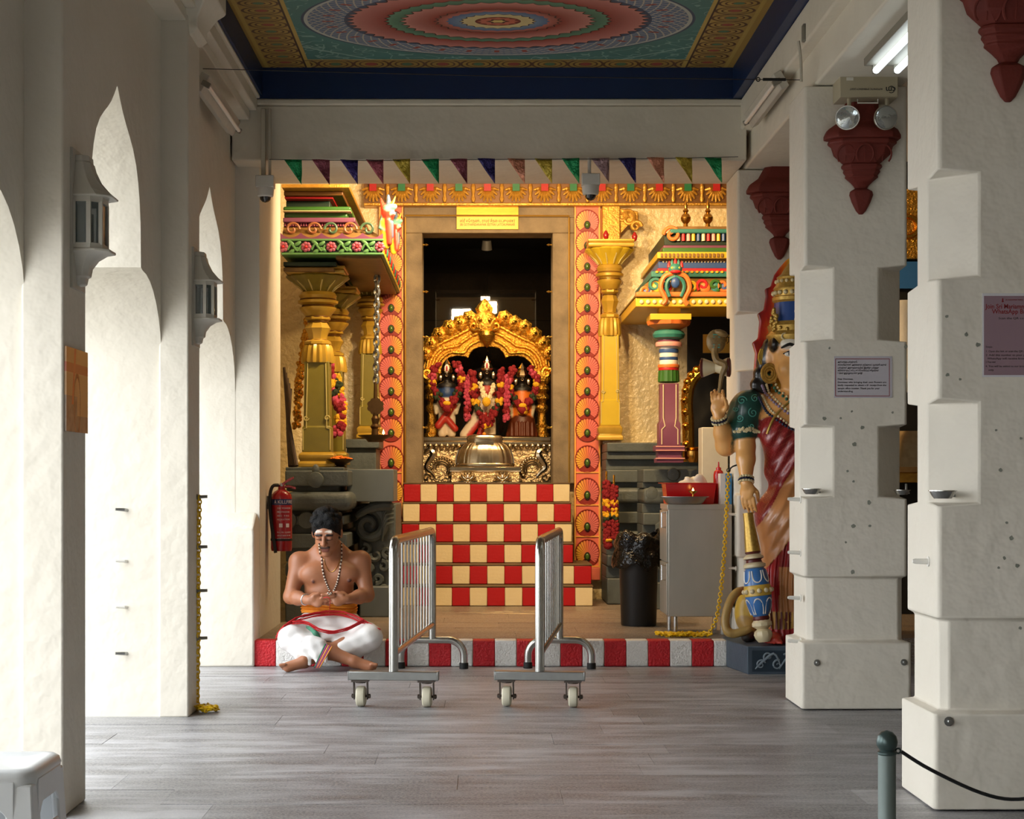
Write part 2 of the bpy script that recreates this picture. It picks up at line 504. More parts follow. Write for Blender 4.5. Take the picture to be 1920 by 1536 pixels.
def floor_material(name, a, b, c_):
    m = bpy.data.materials.new(name); m.use_nodes = True
    t = NT(m.node_tree); bs = m.node_tree.nodes['Principled BSDF']
    geo = t.node('ShaderNodeNewGeometry').outputs['Position']
    mp = t.node('ShaderNodeMapping'); t.put(mp.inputs[0], geo); mp.inputs['Scale'].default_value = (.75, 3.4, 1)
    st = t.noise(mp.outputs[0], 2.6, 6, .68)
    sk = t.noise(geo, 85, 3, .8)
    bl = t.noise(geo, 1.3, 3)
    r = t.rnd()
    base = t.ramp(st*.8+bl*.2+(r-.5)*.10, [(.38, lin(a)), (.5, lin(b)), (.62, lin(c_))])
    col = t.mix(t.ramp(sk, [(.42, (0,0,0)), (.60, (1,1,1))])*.5, base, lin((190,188,184)))
    # worn dark blotches
    col = t.mix(t.ramp(t.noise(geo, 3.1, 5, .65), [(.56, (0,0,0)), (.72, (1,1,1))])*.28, col, lin((66,62,60)))
    t.put(bs.inputs['Base Color'], col)
    t.put(bs.inputs['Roughness'], .30+st*.22)
    n = t.node('ShaderNodeBump'); n.inputs['Strength'].default_value = .35; n.inputs['Distance'].default_value = .006
    t.put(n.inputs['Height'], sk*.5+st); t.put(bs.inputs['Normal'], n.outputs[0])
    M[name] = m
floor_material('floor_granite', (88,88,92), (130,131,136), (172,173,178))
floor_material('floor_brown', (86,70,54), (112,92,72), (136,114,90))
mat('joint', (74,70,66), .9)

# ------------------------------------------------------------------ floor of granite strips
base = MB().box(-2.16, 5.3, -12, 15.3, -.2, -.006).build('floor', 'floor_granite'); tag(base, 'grey granite strip floor of the hall', None, None, 'structure')
y = 4.9; rr = random.Random(3)
while y < 11.12:
    dy = min(rr.choice((.26, .30, .34)), 11.125-y)
    if dy < .05: break
    x = -2.14-rr.random()*1.2
    while x < 3.3:
        l = rr.uniform(1.1, 2.3); x0 = max(x, -2.14); x1 = min(x+l, 3.4)
        if x1-x0 > .1:
            MB().box(x0+.0008, x1-.0008, y+.0008, y+dy-.0008, -.03, rr.uniform(-.0008, .0008)).build('floor_slab', 'floor_granite', base)
        x += l
    y += dy

# raised platform behind the striped kerb
ZP = .17
plat = MB().box(-1.60, 1.612, 11.20, 15.3, -.01, ZP-.004).box(1.612, 5.3, 11.34, 15.3, -.01, ZP-.004).build('step_platform', 'floor_brown')
tag(plat, 'low brown stone platform in front of the shrine', None, None, 'structure')
y = 11.27
while y < 14.2:
    dy = .42; x = -1.46-rr.random()*.5
    while x < 1.6:
        l = rr.uniform(.7, 1.3); x0 = max(x, -1.46); x1 = min(x+l, 1.61)
        if x1-x0 > .08: MB().box(x0+.002, x1-.002, y+.002, min(y+dy, 14.22)-.002, ZP-.02, ZP+rr.uniform(-.0006, .0006)).build('platform_slab', 'floor_brown', plat)
        x += l
    y += dy
kw = .1429
for i in range(22):
    x0 = X(476, 11.13)+i*kw; x1 = min(x0+kw, 1.612)
    MB().box(x0+.0005, x1-.0005, 11.13, 11.268, 0, ZP).build('kerb_block', 'kerb_red' if i % 2 == 0 else 'kerb_white', plat, bevel=.007)

# ------------------------------------------------------------------ left arcade
XW, XO, XPIL = -1.63, -2.15, -1.49
CEN = [10.29-2.62*i for i in range(9)]
def arch_half():
    pts = [(1.07, 0), (1.07, 1.80)]
    for k in range(1, 9):
        a = k/8*PI/2; pts.append((1.07-.50*(1-math.cos(a))*1.0, 1.80+.425*math.sin(a)))
    pts += [(.535, 2.235), (.53, 2.33), (.525, 2.44), (.505, 2.54), (.47, 2.63), (.42, 2.705), (.35, 2.765), (.27, 2.81), (.19, 2.85), (.12, 2.89), (.06, 2.935), (0, 2.985)]
    return pts
H = arch_half()
wl = MB()
for c in CEN:
    po = [(c-1.31, 0)]+[(c-a, b) for a, b in H]+[(c+a, b) for a, b in reversed(H[:-1])]+[(c+1.31, 0), (c+1.31, 3.9), (c-1.31, 3.9)]
    wl.prism(po, lambda u, v, t: (t, u, v), XW, XO)
wl.box(XW, -1.468, 11.362, 11.60, 0, 4.3)
wl.box(XO, -1.468, 11.60, 12.55, 0, 4.3)
wl.box(XO-.1, XO, 12.5, 15.4, 0, 4.3)
wl = wl.build('wall_left', 'plaster', smooth=30); tag(wl, 'cream plaster arcade wall with pointed cusped arches', None, None, 'structure')
wl.modifiers.new('w', 'WELD').merge_threshold = .0005
for i in range(9):
    y0 = CEN[0]+1.07-2.62*i
    if i: MB().box(XW-.01, XPIL, y0-.02, y0+.33, 0, 3.63).build('pilaster', 'plaster', wl, bevel=.008)
    MB().sqstack([(.13, 3.5), (.155, 3.53), (.155, 3.58), (.20, 3.66), (.24, 3.70), (.24, 3.79), (.22, 3.81), (.22, 3.895)], (-1.60, y0+.15, 0), sy=1.05).build('capital', 'plaster_beam', wl, bevel=.008)
    # rough plinth at the foot of the far pier
pl = MB().loft([[(XO,11.10,z),(-1.47,11.10,z),(-1.47,11.40,z),(XO,11.40,z)] for z in (0,.86)]+[[(XO,11.12,.9),(-1.48,11.12,.9),(-1.47,11.40,.95),(XO,11.40,.95)],[(XO,11.36,1.0),(-1.49,11.36,1.0),(-1.48,11.42,1.0),(XO,11.42,1.0)]])
pl.build('pier_plinth', 'plaster', wl, bevel=.012)
cor = MB().box(XW-.1, -1.50, -12, 11.1, 3.56, 3.62).box(XW-.1, -1.45, -12, 11.1, 3.62, 3.70).box(XW-.1, -1.43, -12, 11.1, 3.70, 3.72)
tag(cor.build('trim_1', 'plaster_beam', bevel=.006), 'cream cornice moulding along the arcade top', None, None, 'structure')

# ------------------------------------------------------------------ beams, frieze, ceiling
fb = MB().box(-1.62, 1.74, 11.13, 12.0, 3.30, 3.66).box(-1.62, 1.74, 11.105, 12.0, 3.66, 3.70).build('lintel_beam', 'plaster_beam', bevel=.01)
tag(fb, 'cream plastered cross beam above the platform', None, None, 'structure')
rb = MB().box(1.70, 2.30, -12, 12.0, 3.50, 3.70).box(1.77, 2.24, -12, 12.0, 3.30, 3.52).build('side_beam', 'plaster_beam', bevel=.012)
tag(rb, 'cream plastered beam running over the square pillars', None, None, 'structure')
fr = MB().box(-1.52, 1.76, 11.10, 11.20, 3.70, 3.92).box(-1.52, -1.415, -12, 11.15, 3.72, 3.92).box(1.645, 1.76, -12, 11.15, 3.70, 3.92).build('trim_2', 'blue_paint')
tag(fr, 'deep blue painted frieze around the ceiling', None, None, 'structure')

def ceiling_material():
    m = bpy.data.materials.new('painted_ceiling'); m.use_nodes = True
    t = NT(m.node_tree); bs = m.node_tree.nodes['Principled BSDF']
    x, y, z = t.xyz(t.coord('Object'))
    yy = (y+1.3).abs()      # bays repeat along the hall
    yb = t.m('PINGPONG', y+5.20, 1.17)-0.0
    # local bay coordinate centred on the rosette
    yl = t.m('WRAP', y, 1.14, -1.14)
    ex = x/1.118; ey = yl/.78
    r = (ex*ex+ey*ey).sqrt(); th = t.m('ARCTAN2', ey, ex)
    def petals(n, amp, ph=0.0): return ((th*(n/2.0)+ph).sin().abs())*amp
    pink = t.mix(((r*26).frac()), lin((196,120,112)), lin((168,66,58)))
    rings = [(1.0, t.mix((th*30+r*40).sin().abs().lt(.35), t.mix((th*30-r*40).sin().abs().lt(.35), lin((96,124,150)), lin((170,110,96))), lin((196,196,178)))),
             (.975, None)]
    teal = lin((72,128,124))
    scro = t.m('LESS_THAN', t.m('ABSOLUTE', t.noise(t.vec(x, yl, 0), 9, 1)-.5), .022)
    ground = t.mix(scro*((r.gt(1.08))), teal, lin((128,170,164)))
    # corner triangles outlined
    dg = (x/1.21).abs()+(yl/.93).abs()
    ground = t.mix((dg-1.62).abs().lt(.012), ground, lin((150,186,178)))
    col = ground
    def disc(col, rad, c, n=0, amp=0.0, ph=0.0):
        edge = rad if not n else petals(n, -amp, ph)+rad
        return t.mix(r.lt(edge), col, c)
    lat = t.mix(((th*36+r*60).sin().abs().lt(.3)).max((th*36-r*60).sin().abs().lt(.3)), lin((92,118,150)), lin((186,180,166)))
    lat = t.mix(((th*18).sin().abs().lt(.28))*((r-.89).abs().lt(.03)), lat, lin((160,70,56)))
    rim = lin((58,76,104)); pale = lin((190,196,186))
    def shade(c0, c1, r0, r1): return t.mix((r-r0)/(r1-r0), lin(c0), lin(c1))
    seq = [(1.03, rim, 0, 0), (1.015, pale, 0, 0), (.995, lat, 0, 0), (.805, rim, 48, .0),
           (.80, lin((60,30,30)), 56, .035), (.79, shade((150,48,40), (212,140,130), .58, .80), 56, .035),
           (.60, lin((70,26,24)), 44, .02), (.59, shade((64,116,92), (96,150,120), .5, .6), 44, .02),
           (.52, lin((70,26,24)), 36, .03), (.51, shade((150,54,44), (214,146,134), .34, .52), 36, .03),
           (.34, lin((60,30,30)), 28, .02), (.33, shade((190,110,96), (140,60,50), .26, .33), 28, .02),
           (.275, shade((110,140,168), (70,100,140), .2, .28), 24, .015),
           (.205, lin((70,40,30)), 20, .015), (.20, lin((214,196,140)), 20, .02), (.12, lin((120,40,34)), 0, 0),
           (.11, lin((196,104,80)), 12, .02), (.065, lin((80,30,30)), 6, .02), (.04, lin((214,190,110)), 6, .01)]
    for rad, c, n, amp in seq: col = disc(col, rad, c, n, amp)
    # gold scalloped border
    bx = x.abs(); by = yl.abs()
    inb = bx.gt(1.205).max(by.gt(.90))
    u = t.vec(x*9.2, yl*9.2, 0)
    side = bx.gt(1.205)
    def ovals(a, b, pitch):
        # a across the band (-1..1), b along it; overlapping medallions with jewel centres
        c_ = t.vec(0, 0, 0); cv = ((b/pitch).frac()-.5)*2.0; k_ = t.m('FLOOR', b/pitch)
        rr_ = (a*a*1.1+cv*cv*.9).sqrt()
        g_ = t.mix(((rr_-.92).abs().lt(.07)).max((rr_-.62).abs().lt(.05)), lin((178,146,70)), lin((92,58,32)))
        par = t.m('MODULO', k_.abs(), 2.0).gt(.5)
        g_ = t.mix(rr_.lt(.36), g_, lin((120,76,40)))
        return t.mix(rr_.lt(.28), g_, t.mix(par, lin((164,72,62)), lin((84,128,92))))
    gold = t.mix(side, ovals((by-1.02)/.13, x, .23), ovals((bx-1.355)/.125, yl, .15))
    line = ((bx-1.215).abs().lt(.014)).max((by-.91).abs().lt(.014)*bx.lt(1.22)).max((bx-1.49).abs().lt(.012))
    gold = t.mix(line, gold, lin((196,166,84)))
    line2 = ((bx-1.235).abs().lt(.006)).max((by-.93).abs().lt(.006)*bx.lt(1.24))
    gold = t.mix(line2, gold, lin((60,34,26)))
    col = t.mix(inb, col, gold)
    nz = t.noise(t.coord(), 2.5, 4)
    col = t.mix(nz*.35, col, lin((90,80,70)))
    t.put(bs.inputs['Base Color'], col); bs.inputs['Roughness'].default_value = .6
    M['painted_ceiling'] = m
ceiling_material()
ce = MB().box(-1.62, 1.80, -12, 11.15, 3.90, 3.99).build('ceiling', 'painted_ceiling', origin=(.105, 9.99, 3.9))
tag(ce, 'painted ceiling with a pink and green lotus rosette', None, None, 'structure')
rf = MB().box(-2.3, 5.4, -12, 18.2, 4.3, 4.5).box(2.24, 5.4, -12, 15.2, 3.72, 3.8).build('roof_slab', 'soffit'); tag(rf, 'plain soffit over the side aisle and shrine', None, None, 'structure')
wr = MB().box(5.2, 5.4, -12, 15.3, 0, 4.3).build('wall_right', 'aisle_wall'); tag(wr, 'dark brown wall of the side aisle', None, None, 'structure')
go = MB().box(-16, -2.16, -20, 24, -.3, -.08).build('ground', 'ground_out'); tag(go, 'pale courtyard ground outside the arches', None, None, 'structure')

wf = MB().box(-2.16, 5.4, -12.2, -12, 0, 4.3).build('wall_light_block', 'aisle_wall'); tag(wf, 'unseen brown wall added to block light from the hall end', None, None, 'structure')  # unseen wall, added to cut the light coming from behind the camera

# ------------------------------------------------------------------ square pillars with chamfered bands
def rect8(cx, cy, hw, hd, c, z):
    return [(cx-hw+c,cy-hd,z),(cx+hw-c,cy-hd,z),(cx+hw,cy-hd+c,z),(cx+hw,cy+hd-c,z),(cx+hw-c,cy+hd,z),(cx-hw+c,cy+hd,z),(cx-hw,cy+hd-c,z),(cx-hw,cy-hd+c,z)]
def pillar(x0, y0, label, z0=0.0, hd=.225, w=.545):
    hw = w/2; cx, cy = x0+hw, y0+hd
    secs = [(z0, .36, .018, .012), (.36, .70, -.018, .03), (.70, 1.12, 0, .012), (1.12, 1.50, -.004, .15), (1.50, 1.95, 0, .012), (1.95, 2.34, -.004, .15), (2.34, 3.30, 0, .012)]
    rings = []
    for a, b, e, c in secs:
        rings.append(rect8(cx, cy, hw+e, hd+e, c, a+.006)); rings.append(rect8(cx, cy, hw+e, hd+e, c, b-.006))
    o = MB().loft(rings).build('pillar', 'plaster', origin=(cx, cy, z0), smooth=25, bevel=.007)
    return tag(o, label, 'pillar', 'square pillars with chamfered bands', 'structure')
PR1, PR2, PR3 = 6.24, 9.01, 11.42
XR = 1.70
pillar(1.672, PR1, 'cream pillar behind the rope bollard, purple notice on it')
pillar(1.712, PR2, 'cream pillar carrying the emergency light and the white notice')
pillar(1.722, PR3, 'cream pillar directly behind the painted goddess statue', ZP-.02, .26)

# ------------------------------------------------------------------ shrine facade
DW = 15.15
wb = MB().box(-2.2, X(757, DW), DW, 15.4, 0, 4.3).box(X(1077, DW), 5.4, DW, 15.4, 0, 4.3).box(X(757, DW), X(1077, DW), DW+.02, 15.4, Z(385, DW), 4.3).box(X(757, DW), X(1077, DW), 15.2, 15.4, 0, 1.19)
wb = wb.build('wall_back', 'cream_gloss'); tag(wb, 'glossy cream shrine wall around the doorway', None, None, 'structure')
mat('chalk', (226,206,170), .9)
rk = random.Random(17)
for k in range(26):
    cx_, cy_, lx, ly = X(880+rk.random()*135, 13.6), 13.35+rk.random()*.35, rk.uniform(.02, .10), rk.uniform(.006, .014)
    po = [(cx_+lx*math.cos(2*PI*i/12)*rk.uniform(.6, 1.1), cy_+ly*math.sin(2*PI*i/12)*rk.uniform(.6, 1.1)) for i in range(12)]
    MB().prism(po, lambda u, v, t: (u, v, t), ZP-.002, ZP+.0018).build('chalk_mark', 'chalk', plat)
df = thing('door_1', 'granite door frame of the inner shrine', None, (X(913, DW), DW, 1.2), kind='structure')
FD = DW-.05
for (a, b) in ((757, 792), (1036, 1077)):
    MB().box(X(a, FD), X(b, FD), FD, 15.42, 1.19, Z(437, FD)).build('jamb', 'frame_stone', df, bevel=.008)
    q = b-3 if a == 757 else a+3
    MB().box(X(q, FD)-.012, X(q, FD)+.012, FD+.13, FD+.16, 1.2, Z(440, FD)).build('jamb_strip', 'terracotta', df)
MB().box(X(757, FD), X(1077, FD), FD, 15.42, Z(437, FD), Z(386, FD)).build('lintel', 'frame_stone', df, bevel=.008)
MB().box(X(757, FD), X(1077, FD), FD-.02, FD+.02, Z(408, FD), Z(404, FD)).build('lintel_rib', 'frame_stone', df, bevel=.003)
mat('brass_trim', (214,172,84), .3, .9)
for a in (760, 1067):
    MB().tube([(X(a, FD), FD-.012, 1.2), (X(a, FD), FD-.012, Z(405, FD))], .008, 8).build('brass_rod', 'brass_trim', df)
MB().tube([(X(760, FD), FD-.03, Z(405, FD)), (X(1067, FD), FD-.03, Z(406, FD))], .008, 8).build('brass_rod', 'brass_trim', df)
for py in (459, 547, 632, 802):
    for px, s_ in ((792, 1), (1036, -1)):
        MB().lathe([(.0, 0), (.012, .004), (.006, .02), (.012, .035), (.004, .05), (0, .055)], P(px, py, FD+.1), 10, rot=Matrix.Rotation(s_*PI/2, 3, 'Y')).build('hook', 'brass_trim', df)
# dark sanctum lined with polished granite
DB = 17.5
sn = thing('wall_sanctum', 'dark polished granite chamber inside the doorway', None, (X(913, DW), 16.4, 1.2), kind='structure')
xa, xb = X(757, DW)-.15, X(1077, DW)+.15
MB().box(xa-.1, xb+.1, DB+.075, DB+.12, 1.0, 3.7).box(xa-.1, xa, 15.42, DB, 1.1, 3.7).box(xb, xb+.1, 15.42, DB, 1.1, 3.7).box(xa, xb, 15.42, DB, 3.6, 3.7).build('chamber_side', 'dark', sn)
MB().box(xa, xb, 15.45, DB, 1.0, 1.2).build('chamber_floor', 'dark', sn)
zc = 1.2
for k, (z0, z1) in enumerate(((1.2, 2.38), (2.384, 2.86), (2.864, 3.6))):
    nx = 3 if k % 2 else 2
    for j in range(nx):
        MB().box(xa+(xb-xa)*j/nx+.001, xa+(xb-xa)*(j+1)/nx-.001, DB, DB+.08, z0, z1).build('granite_panel', 'black_granite', sn)

# ------------------------------------------------------------------ chequered steps
st = thing('shrine_steps', 'steep flight of red and cream chequered steps', 'steps', (X(913, 14.2), 14.2, ZP))
TW = .1465; x00 = X(757, 15.05)
tm = {}
for key, nm in ((0, 'tile_red'), (1, 'tile_cream')):
    tm[key] = MB().box(.001, TW-.001, 0, .03, .003, .158).mesh('step_tile', nm)
RH = (1.2-ZP)/6
for i in range(6):
    d = 14.2+.17*i; z = ZP+RH*i
    c0, c1 = (-1, 11) if i < 2 else (0, 10)
    xL, xR = x00+c0*TW, x00+c1*TW
    MB().box(xL-.002, xR+.002, d+.022, max(15.06, d+.03), z+.0, z+RH-.012).box(xL-.005, xR+.005, d-.004, max(15.06, d+.03), z+RH-.014, z+RH).build('tread', 'tread', st, bevel=.004)
    for c in range(c0, c1):
        me = tm[(c+i+1) % 2]
        o = bpy.data.objects.new('step_tile', me); C.objects.link(o); o.parent = st
        o.location = Vector((x00+c*TW, d, z))-rootloc(st)
        q = o.modifiers.new('edge', 'BEVEL'); q.width = .006; q.segments = 2
# ------------------------------------------------------------------ lamps on the back of the cross beam that light the shrine
mat('lamp_body', (70,68,64), .5)
mat('lamp_white', (255,255,255), .5, emit=(255,214,150), estr=14)
mat('lamp_tube', (255,255,255), .5, emit=(255,226,180), estr=7)
def flood(x, z, label, w_, h_, power, tgt):
    t = thing('flood_light', label, 'lamp', (x, 12.02, z))
    MB().box(x-w_/2-.02, x+w_/2+.02, 12.0, 12.06, z-h_/2-.02, z+h_/2+.02).build('housing', 'lamp_body', t, bevel=.004)
    MB().box(x-w_/2, x+w_/2, 12.055, 12.064, z-h_/2, z+h_/2).build('lens', 'lamp_white', t)
    area('flood_beam', (x, 12.10, z), tgt, w_, h_, power, WARM)
flood(.14, 3.55, 'square warm flood light behind the beam above the doorway', .16, .16, 44, (.1, 15, 2.0))
flood(1.05, 3.50, 'warm flood light behind the beam facing the painted kiosk', .14, .14, 36, (1.2, 15, 2.2))
flood(-.85, 3.50, 'warm flood light behind the beam facing the green pillared porch', .14, .14, 5, (-.8, 15.0, 2.0))
t = thing('tube_lamp_bank', 'bank of three short white tubes behind the beam', 'lamp', (-.25, 12.02, 3.45))
MB().box(-.40, -.10, 12.0, 12.04, 3.35, 3.56).build('housing', 'lamp_body', t, bevel=.004)
for k in range(3):
    MB().tube([(-.375, 12.06, 3.385+k*.068-.01), (-.125, 12.06, 3.385+k*.068+.012)], .010, 10).build('tube', 'lamp_tube', t)
area('bank_beam', (-.25, 12.1, 3.45), (-.1, 15.2, 2.2), .25, .15, 32, (1, .80, .55))
# ------------------------------------------------------------------ stainless barriers on castors
mat('steel', (196,196,192), .22, 1.0, var=.2, vscale=30, col2=(150,148,144))
mat('steel_dull', (168,170,168), .38, 1.0, var=.3, vscale=14, col2=(130,130,126))
mat('rubber', (18,18,18), .7)
mat('nylon', (222,216,192), .5, var=.25, vscale=30, col2=(196,186,150))
mat('fork_steel', (92,84,78), .5, .8)
BL = 1.90
def make_barrier():
    t = thing('crowd_barrier', 'x', 'barrier', (0, 0, 0), 'steel crowd barriers on castors')
    top, r = .915, .025
    path = [(0, 0, .19)]
    for k in range(7):
        a = PI/2*k/6; path.append((0, .09*(1-math.cos(a)), top-.09-r+.09*math.sin(a)))
    for k in range(7):
        a = PI/2*k/6; path.append((0, BL-.09+.09*math.sin(a), top-.09-r+.09*math.cos(a)))
    path.append((0, BL, .19))
    MB().tube(path, r, 14).build('outer_frame', 'steel', t)
    MB().tube([(0, 0, .285), (0, BL, .285)], .019, 12).build('bottom_rail', 'steel', t)
    MB().tube([(0, .02, .80), (0, .02, .812)], .0275, 14).build('weld_collar', 'steel', t)
    for k in range(11):
        y = .05+(BL-.05)*(k+1)/12
        MB().tube([(0, y, .285), (0, y, top-r)], .0068, 8).build('upright_bar', 'steel', t)
    MB().box(-.238, .238, -.035, .035, .145, .192).build('base_bar', 'steel_dull', t, bevel=.004)
    for s_ in (-1, 1):
        MB().box(s_*.238-.002 if s_ > 0 else -.242, s_*.238+.004 if s_ > 0 else -.236, -.036, .036, .144, .193).build('end_cap', 'steel_dull', t, bevel=.002)
        cx = s_*.178
        c = MB().box(cx-.045, cx+.045, -.04, .04, .136, .146).cyl((cx, .0, .128), (cx, .0, .145), .028, n=12)
        for q in (-1, 1):
            c.obox((cx+q*.036, .012, .09), (.006, .034, .10), (.18, 0, 0))
        c.cyl((cx-.052, .02, .055), (cx+.052, .02, .055), .007, n=8).cyl((cx+.038, .02, .055), (cx+.05, .02, .055), .012, n=6).cyl((cx-.05, .02, .055), (cx-.038, .02, .055), .012, n=6)
        c = c.build('castor', 'fork_steel', t)
        MB().lathe([(0, -.024), (.03, -.024), (.046, -.024), (.053, -.018), (.0552, -.008), (.0552, .008), (.053, .018), (.046, .024), (.03, .024), (0, .024)], (cx, .02, .055), 24, rot=Matrix.Rotation(PI/2, 3, 'Y')).build('wheel', 'nylon', c)
    f = [(-.205, BL, .02)]
    for k in range(7):
        a = PI/2*k/6; f.append((-.205+.10*(1-math.cos(a)), BL, .085+.10*math.sin(a)))
    for k in range(7):
        a = PI/2*k/6; f.append((.205-.10+.10*math.sin(a), BL, .085+.10*math.cos(a)))
    f.append((.205, BL, .02))
    MB().tube(f, .024, 12).build('foot_bar', 'steel', t)
    for s_ in (-1, 1):
        MB().lathe([(.0, 0), (.029, 0), (.029, .035), (.0255, .04)], (s_*.205, BL, 0), 12).build('rubber_foot', 'rubber', t)
    return t
b1 = make_barrier(); b2 = copy_tree(b1)
for b, pn, pf, lab in ((b1, 738, 810, 'steel castor barrier standing beside the seated priest'), (b2, 1012, 1049, 'steel castor barrier standing towards the black bin')):
    xn, xf = X(pn, 9.12), X(pf, 11.0)
    b.location = (xn, 9.12, 0); b.rotation_euler = (0, 0, -math.atan2(xf-xn, 1.88)); b['label'] = lab

# ------------------------------------------------------------------ seated priest
vcmat('skin', .42, bump=.06, bscale=140, sub=.08)
vcmat('dhoti_cloth', .8, bump=.15, bscale=14, bdist=.02)
mat('hair', (3,3,4), .6, bump=1.0, bscale=150, bdist=.01, spec=.25)
mat('sash', (228,140,30), .8, bump=.6, bscale=30, bdist=.02, stretch=(1,1,5))
mat('red_thread', (190,22,30), .7)
mat('bead_dark', (70,42,32), .5); mat('bead_white', (226,214,196), .4); mat('gold_thin', (206,160,80), .3, .9)
mat('silver', (206,206,206), .25, 1.0); mat('border_purple', (150,56,110), .8); mat('border_orange', (214,140,70), .8); mat('border_green', (60,120,90), .8)
mp = thing('person', 'bare-chested man in a white dhoti sitting cross-legged on the kerb, tying thread', 'person', P(618, 1190, 11.15))
SK = dict(skin=(164,108,76), dark=(96,56,42), lip=(132,76,62), ash=(226,214,200), eye=(26,18,16), nip=(88,50,42), nail=(196,150,124), tash=(60,38,32))
def head_frame(c, tilt, yaw=0, roll=0, s=1.0):
    R = Euler((tilt, roll, yaw)).to_matrix(); c = Vector(c)
    return (lambda q: c+R@(Vector(q)*s)), np.array(R), s
HC = P(613, 999, 11.06)
hf, HR, hs = head_frame(HC, math.radians(20), math.radians(-6), 0, 1.12)
def he(p, r, c, k=.012, **kw): return ellp(hf(p), tuple(v*hs for v in r), c, k, HR, **kw)
def hc(a, b, ra, rb, c, k=.01, **kw): return cap(hf(a), hf(b), ra*hs, rb*hs, c, k, **kw)
def hand(wr, u, v, nrm, c='skin', sc=1.0, curl=1.0):
    """palm and five fingers: u along the hand, v towards the thumb, nrm out of the back of the hand"""
    u, v, nrm = u.normalized(), v.normalized(), nrm.normalized(); pr = []
    pc = wr+u*.045*sc
    R = np.array(Matrix((u, v, nrm)).transposed())
    pr.append(cap(wr, wr+u*.02*sc, .025*sc, .026*sc, c, .015))
    pr.append(ellp(pc, (.048*sc, .040*sc, .017*sc), c, .014, R))
    for i, (off, l) in enumerate(((.030, .074), (.010, .082), (-.011, .076), (-.030, .060))):
        a = pc+u*.036*sc+v*off*sc
        d1 = (u-nrm*.35*curl).normalized(); d2 = (u-nrm*1.4*curl).normalized(); d3 = (u*.2-nrm*1.0*curl+u*(.8-.8*curl)).normalized()
        p1 = a+d1*l*.46*sc; p2 = p1+d2*l*.32*sc; p3 = p2+d3*l*.24*sc
        pr += [cap(a, p1, .0098*sc, .0092*sc, c, .004), cap(p1, p2, .0092*sc, .0084*sc, c, .003), cap(p2, p3, .0084*sc, .0072*sc, c, .003)]
    b = wr+u*.025*sc+v*.026*sc; t1 = b+(u*.7+v*.55-nrm*.45)*.036*sc; t2 = t1+(u*1.0-v*.1-nrm*.5).normalized()*.034*sc; t3 = t2+(u*.9-v*.3-nrm*.5).normalized()*.022*sc
    pr += [cap(b, t1, .015*sc, .012*sc, c, .01), cap(t1, t2, .0115*sc, .0102*sc, c, .004), cap(t2, t3, .0102*sc, .008*sc, c, .003)]
    return pr
pelv = P(618, 1163, 11.27); chest = P(617, 1078, 11.20)
shL, shR = P(561, 1054, 11.20), P(676, 1052, 11.20)
elL, elR = P(545, 1119, 11.13), P(688, 1116, 11.13)
wrL, wrR = P(581, 1126, 10.97), P(650, 1124, 10.97)
hipL, hipR = P(590, 1178, 11.20), P(648, 1178, 11.20)
knL, knR = P(546, 1196, 10.95), P(692, 1195, 10.95)
anL, anR = P(570, 1240, 10.80), P(664, 1240, 10.83)      # ankles after the shins cross
V_ = Vector
pr = [ellp(pelv, (.165, .125, .12), 'skin', .04),
      ellp(P(617, 1135, 11.215), (.162, .118, .10), 'skin', .06),
      ellp(P(617, 1108, 11.19), (.158, .118, .10), 'skin', .06),
      ellp(chest+V_((0, 0, .0)), (.170, .115, .115), 'skin', .06),
      ellp(P(617, 1058, 11.225), (.178, .092, .07), 'skin', .05),
      ellp(P(588, 1077, 11.125), (.088, .055, .062), 'skin', .04), ellp(P(648, 1076, 11.125), (.088, .055, .062), 'skin', .04),
      cap(P(590, 1045, 11.235), P(612, 1022, 11.20), .06, .058, 'skin', .05), cap(P(646, 1045, 11.235), P(622, 1022, 11.20), .06, .058, 'skin', .05),
      cap(P(617, 1050, 11.20), P(615, 1012, 11.12), .062, .060, 'skin', .035),
      ellp(shL, (.066, .066, .066), 'skin', .05), ellp(shR, (.066, .066, .066), 'skin', .05),
      cap(shL, elL, .060, .046, 'skin', .03), cap(shR, elR, .060, .046, 'skin', .03),
      cap(elL, elL.lerp(wrL, .4), .046, .045, 'skin', .02), cap(elL.lerp(wrL, .4), wrL, .045, .027, 'skin', .02),
      cap(elR, elR.lerp(wrR, .4), .046, .045, 'skin', .02), cap(elR.lerp(wrR, .4), wrR, .045, .027, 'skin', .02),
      cap(hipL, knL, .088, .062, 'skin', .03), cap(hipR, knR, .088, .062, 'skin', .03),
      cap(knL, knL.lerp(anR, .4), .062, .058, 'skin', .02), cap(knL.lerp(anR, .4), anR, .058, .034, 'skin', .02),
      cap(knR, knR.lerp(anL, .4)+V_((0, .03, 0)), .062, .058, 'skin', .02), cap(knR.lerp(anL, .4)+V_((0, .03, 0)), anL+V_((0, .02, 0)), .056, .034, 'skin', .02)]
for (q, sgn) in ((anR, 1), (anL, -1)):      # feet with toes, soles turned sideways
    heel = q+V_((sgn*.0, .03, -.012)); ball = q+V_((sgn*.10, -.01, -.012))
    heel.z = max(heel.z, .034); ball.z = .034
    pr += [ellp(heel, (.034, .036, .033), 'skin', .02), cap(heel, ball, .032, .030, 'skin', .02), cap(q, ball, .032, .026, 'skin', .02)]
    for i in range(5):
        b_ = ball+V_((sgn*.016, -.030+i*.013, .018-i*.008)); e_ = b_+V_((sgn*(.030-.003*i), -.006, -.002))
        pr.append(cap(b_, e_, .0115-.001*i, .0095-.0008*i, 'skin', .004))
for px_, py_ in ((588, 1090), (655, 1089)): pr.append(ellp(P(px_, py_, 11.085), (.012, .012, .012), 'nip', .012))
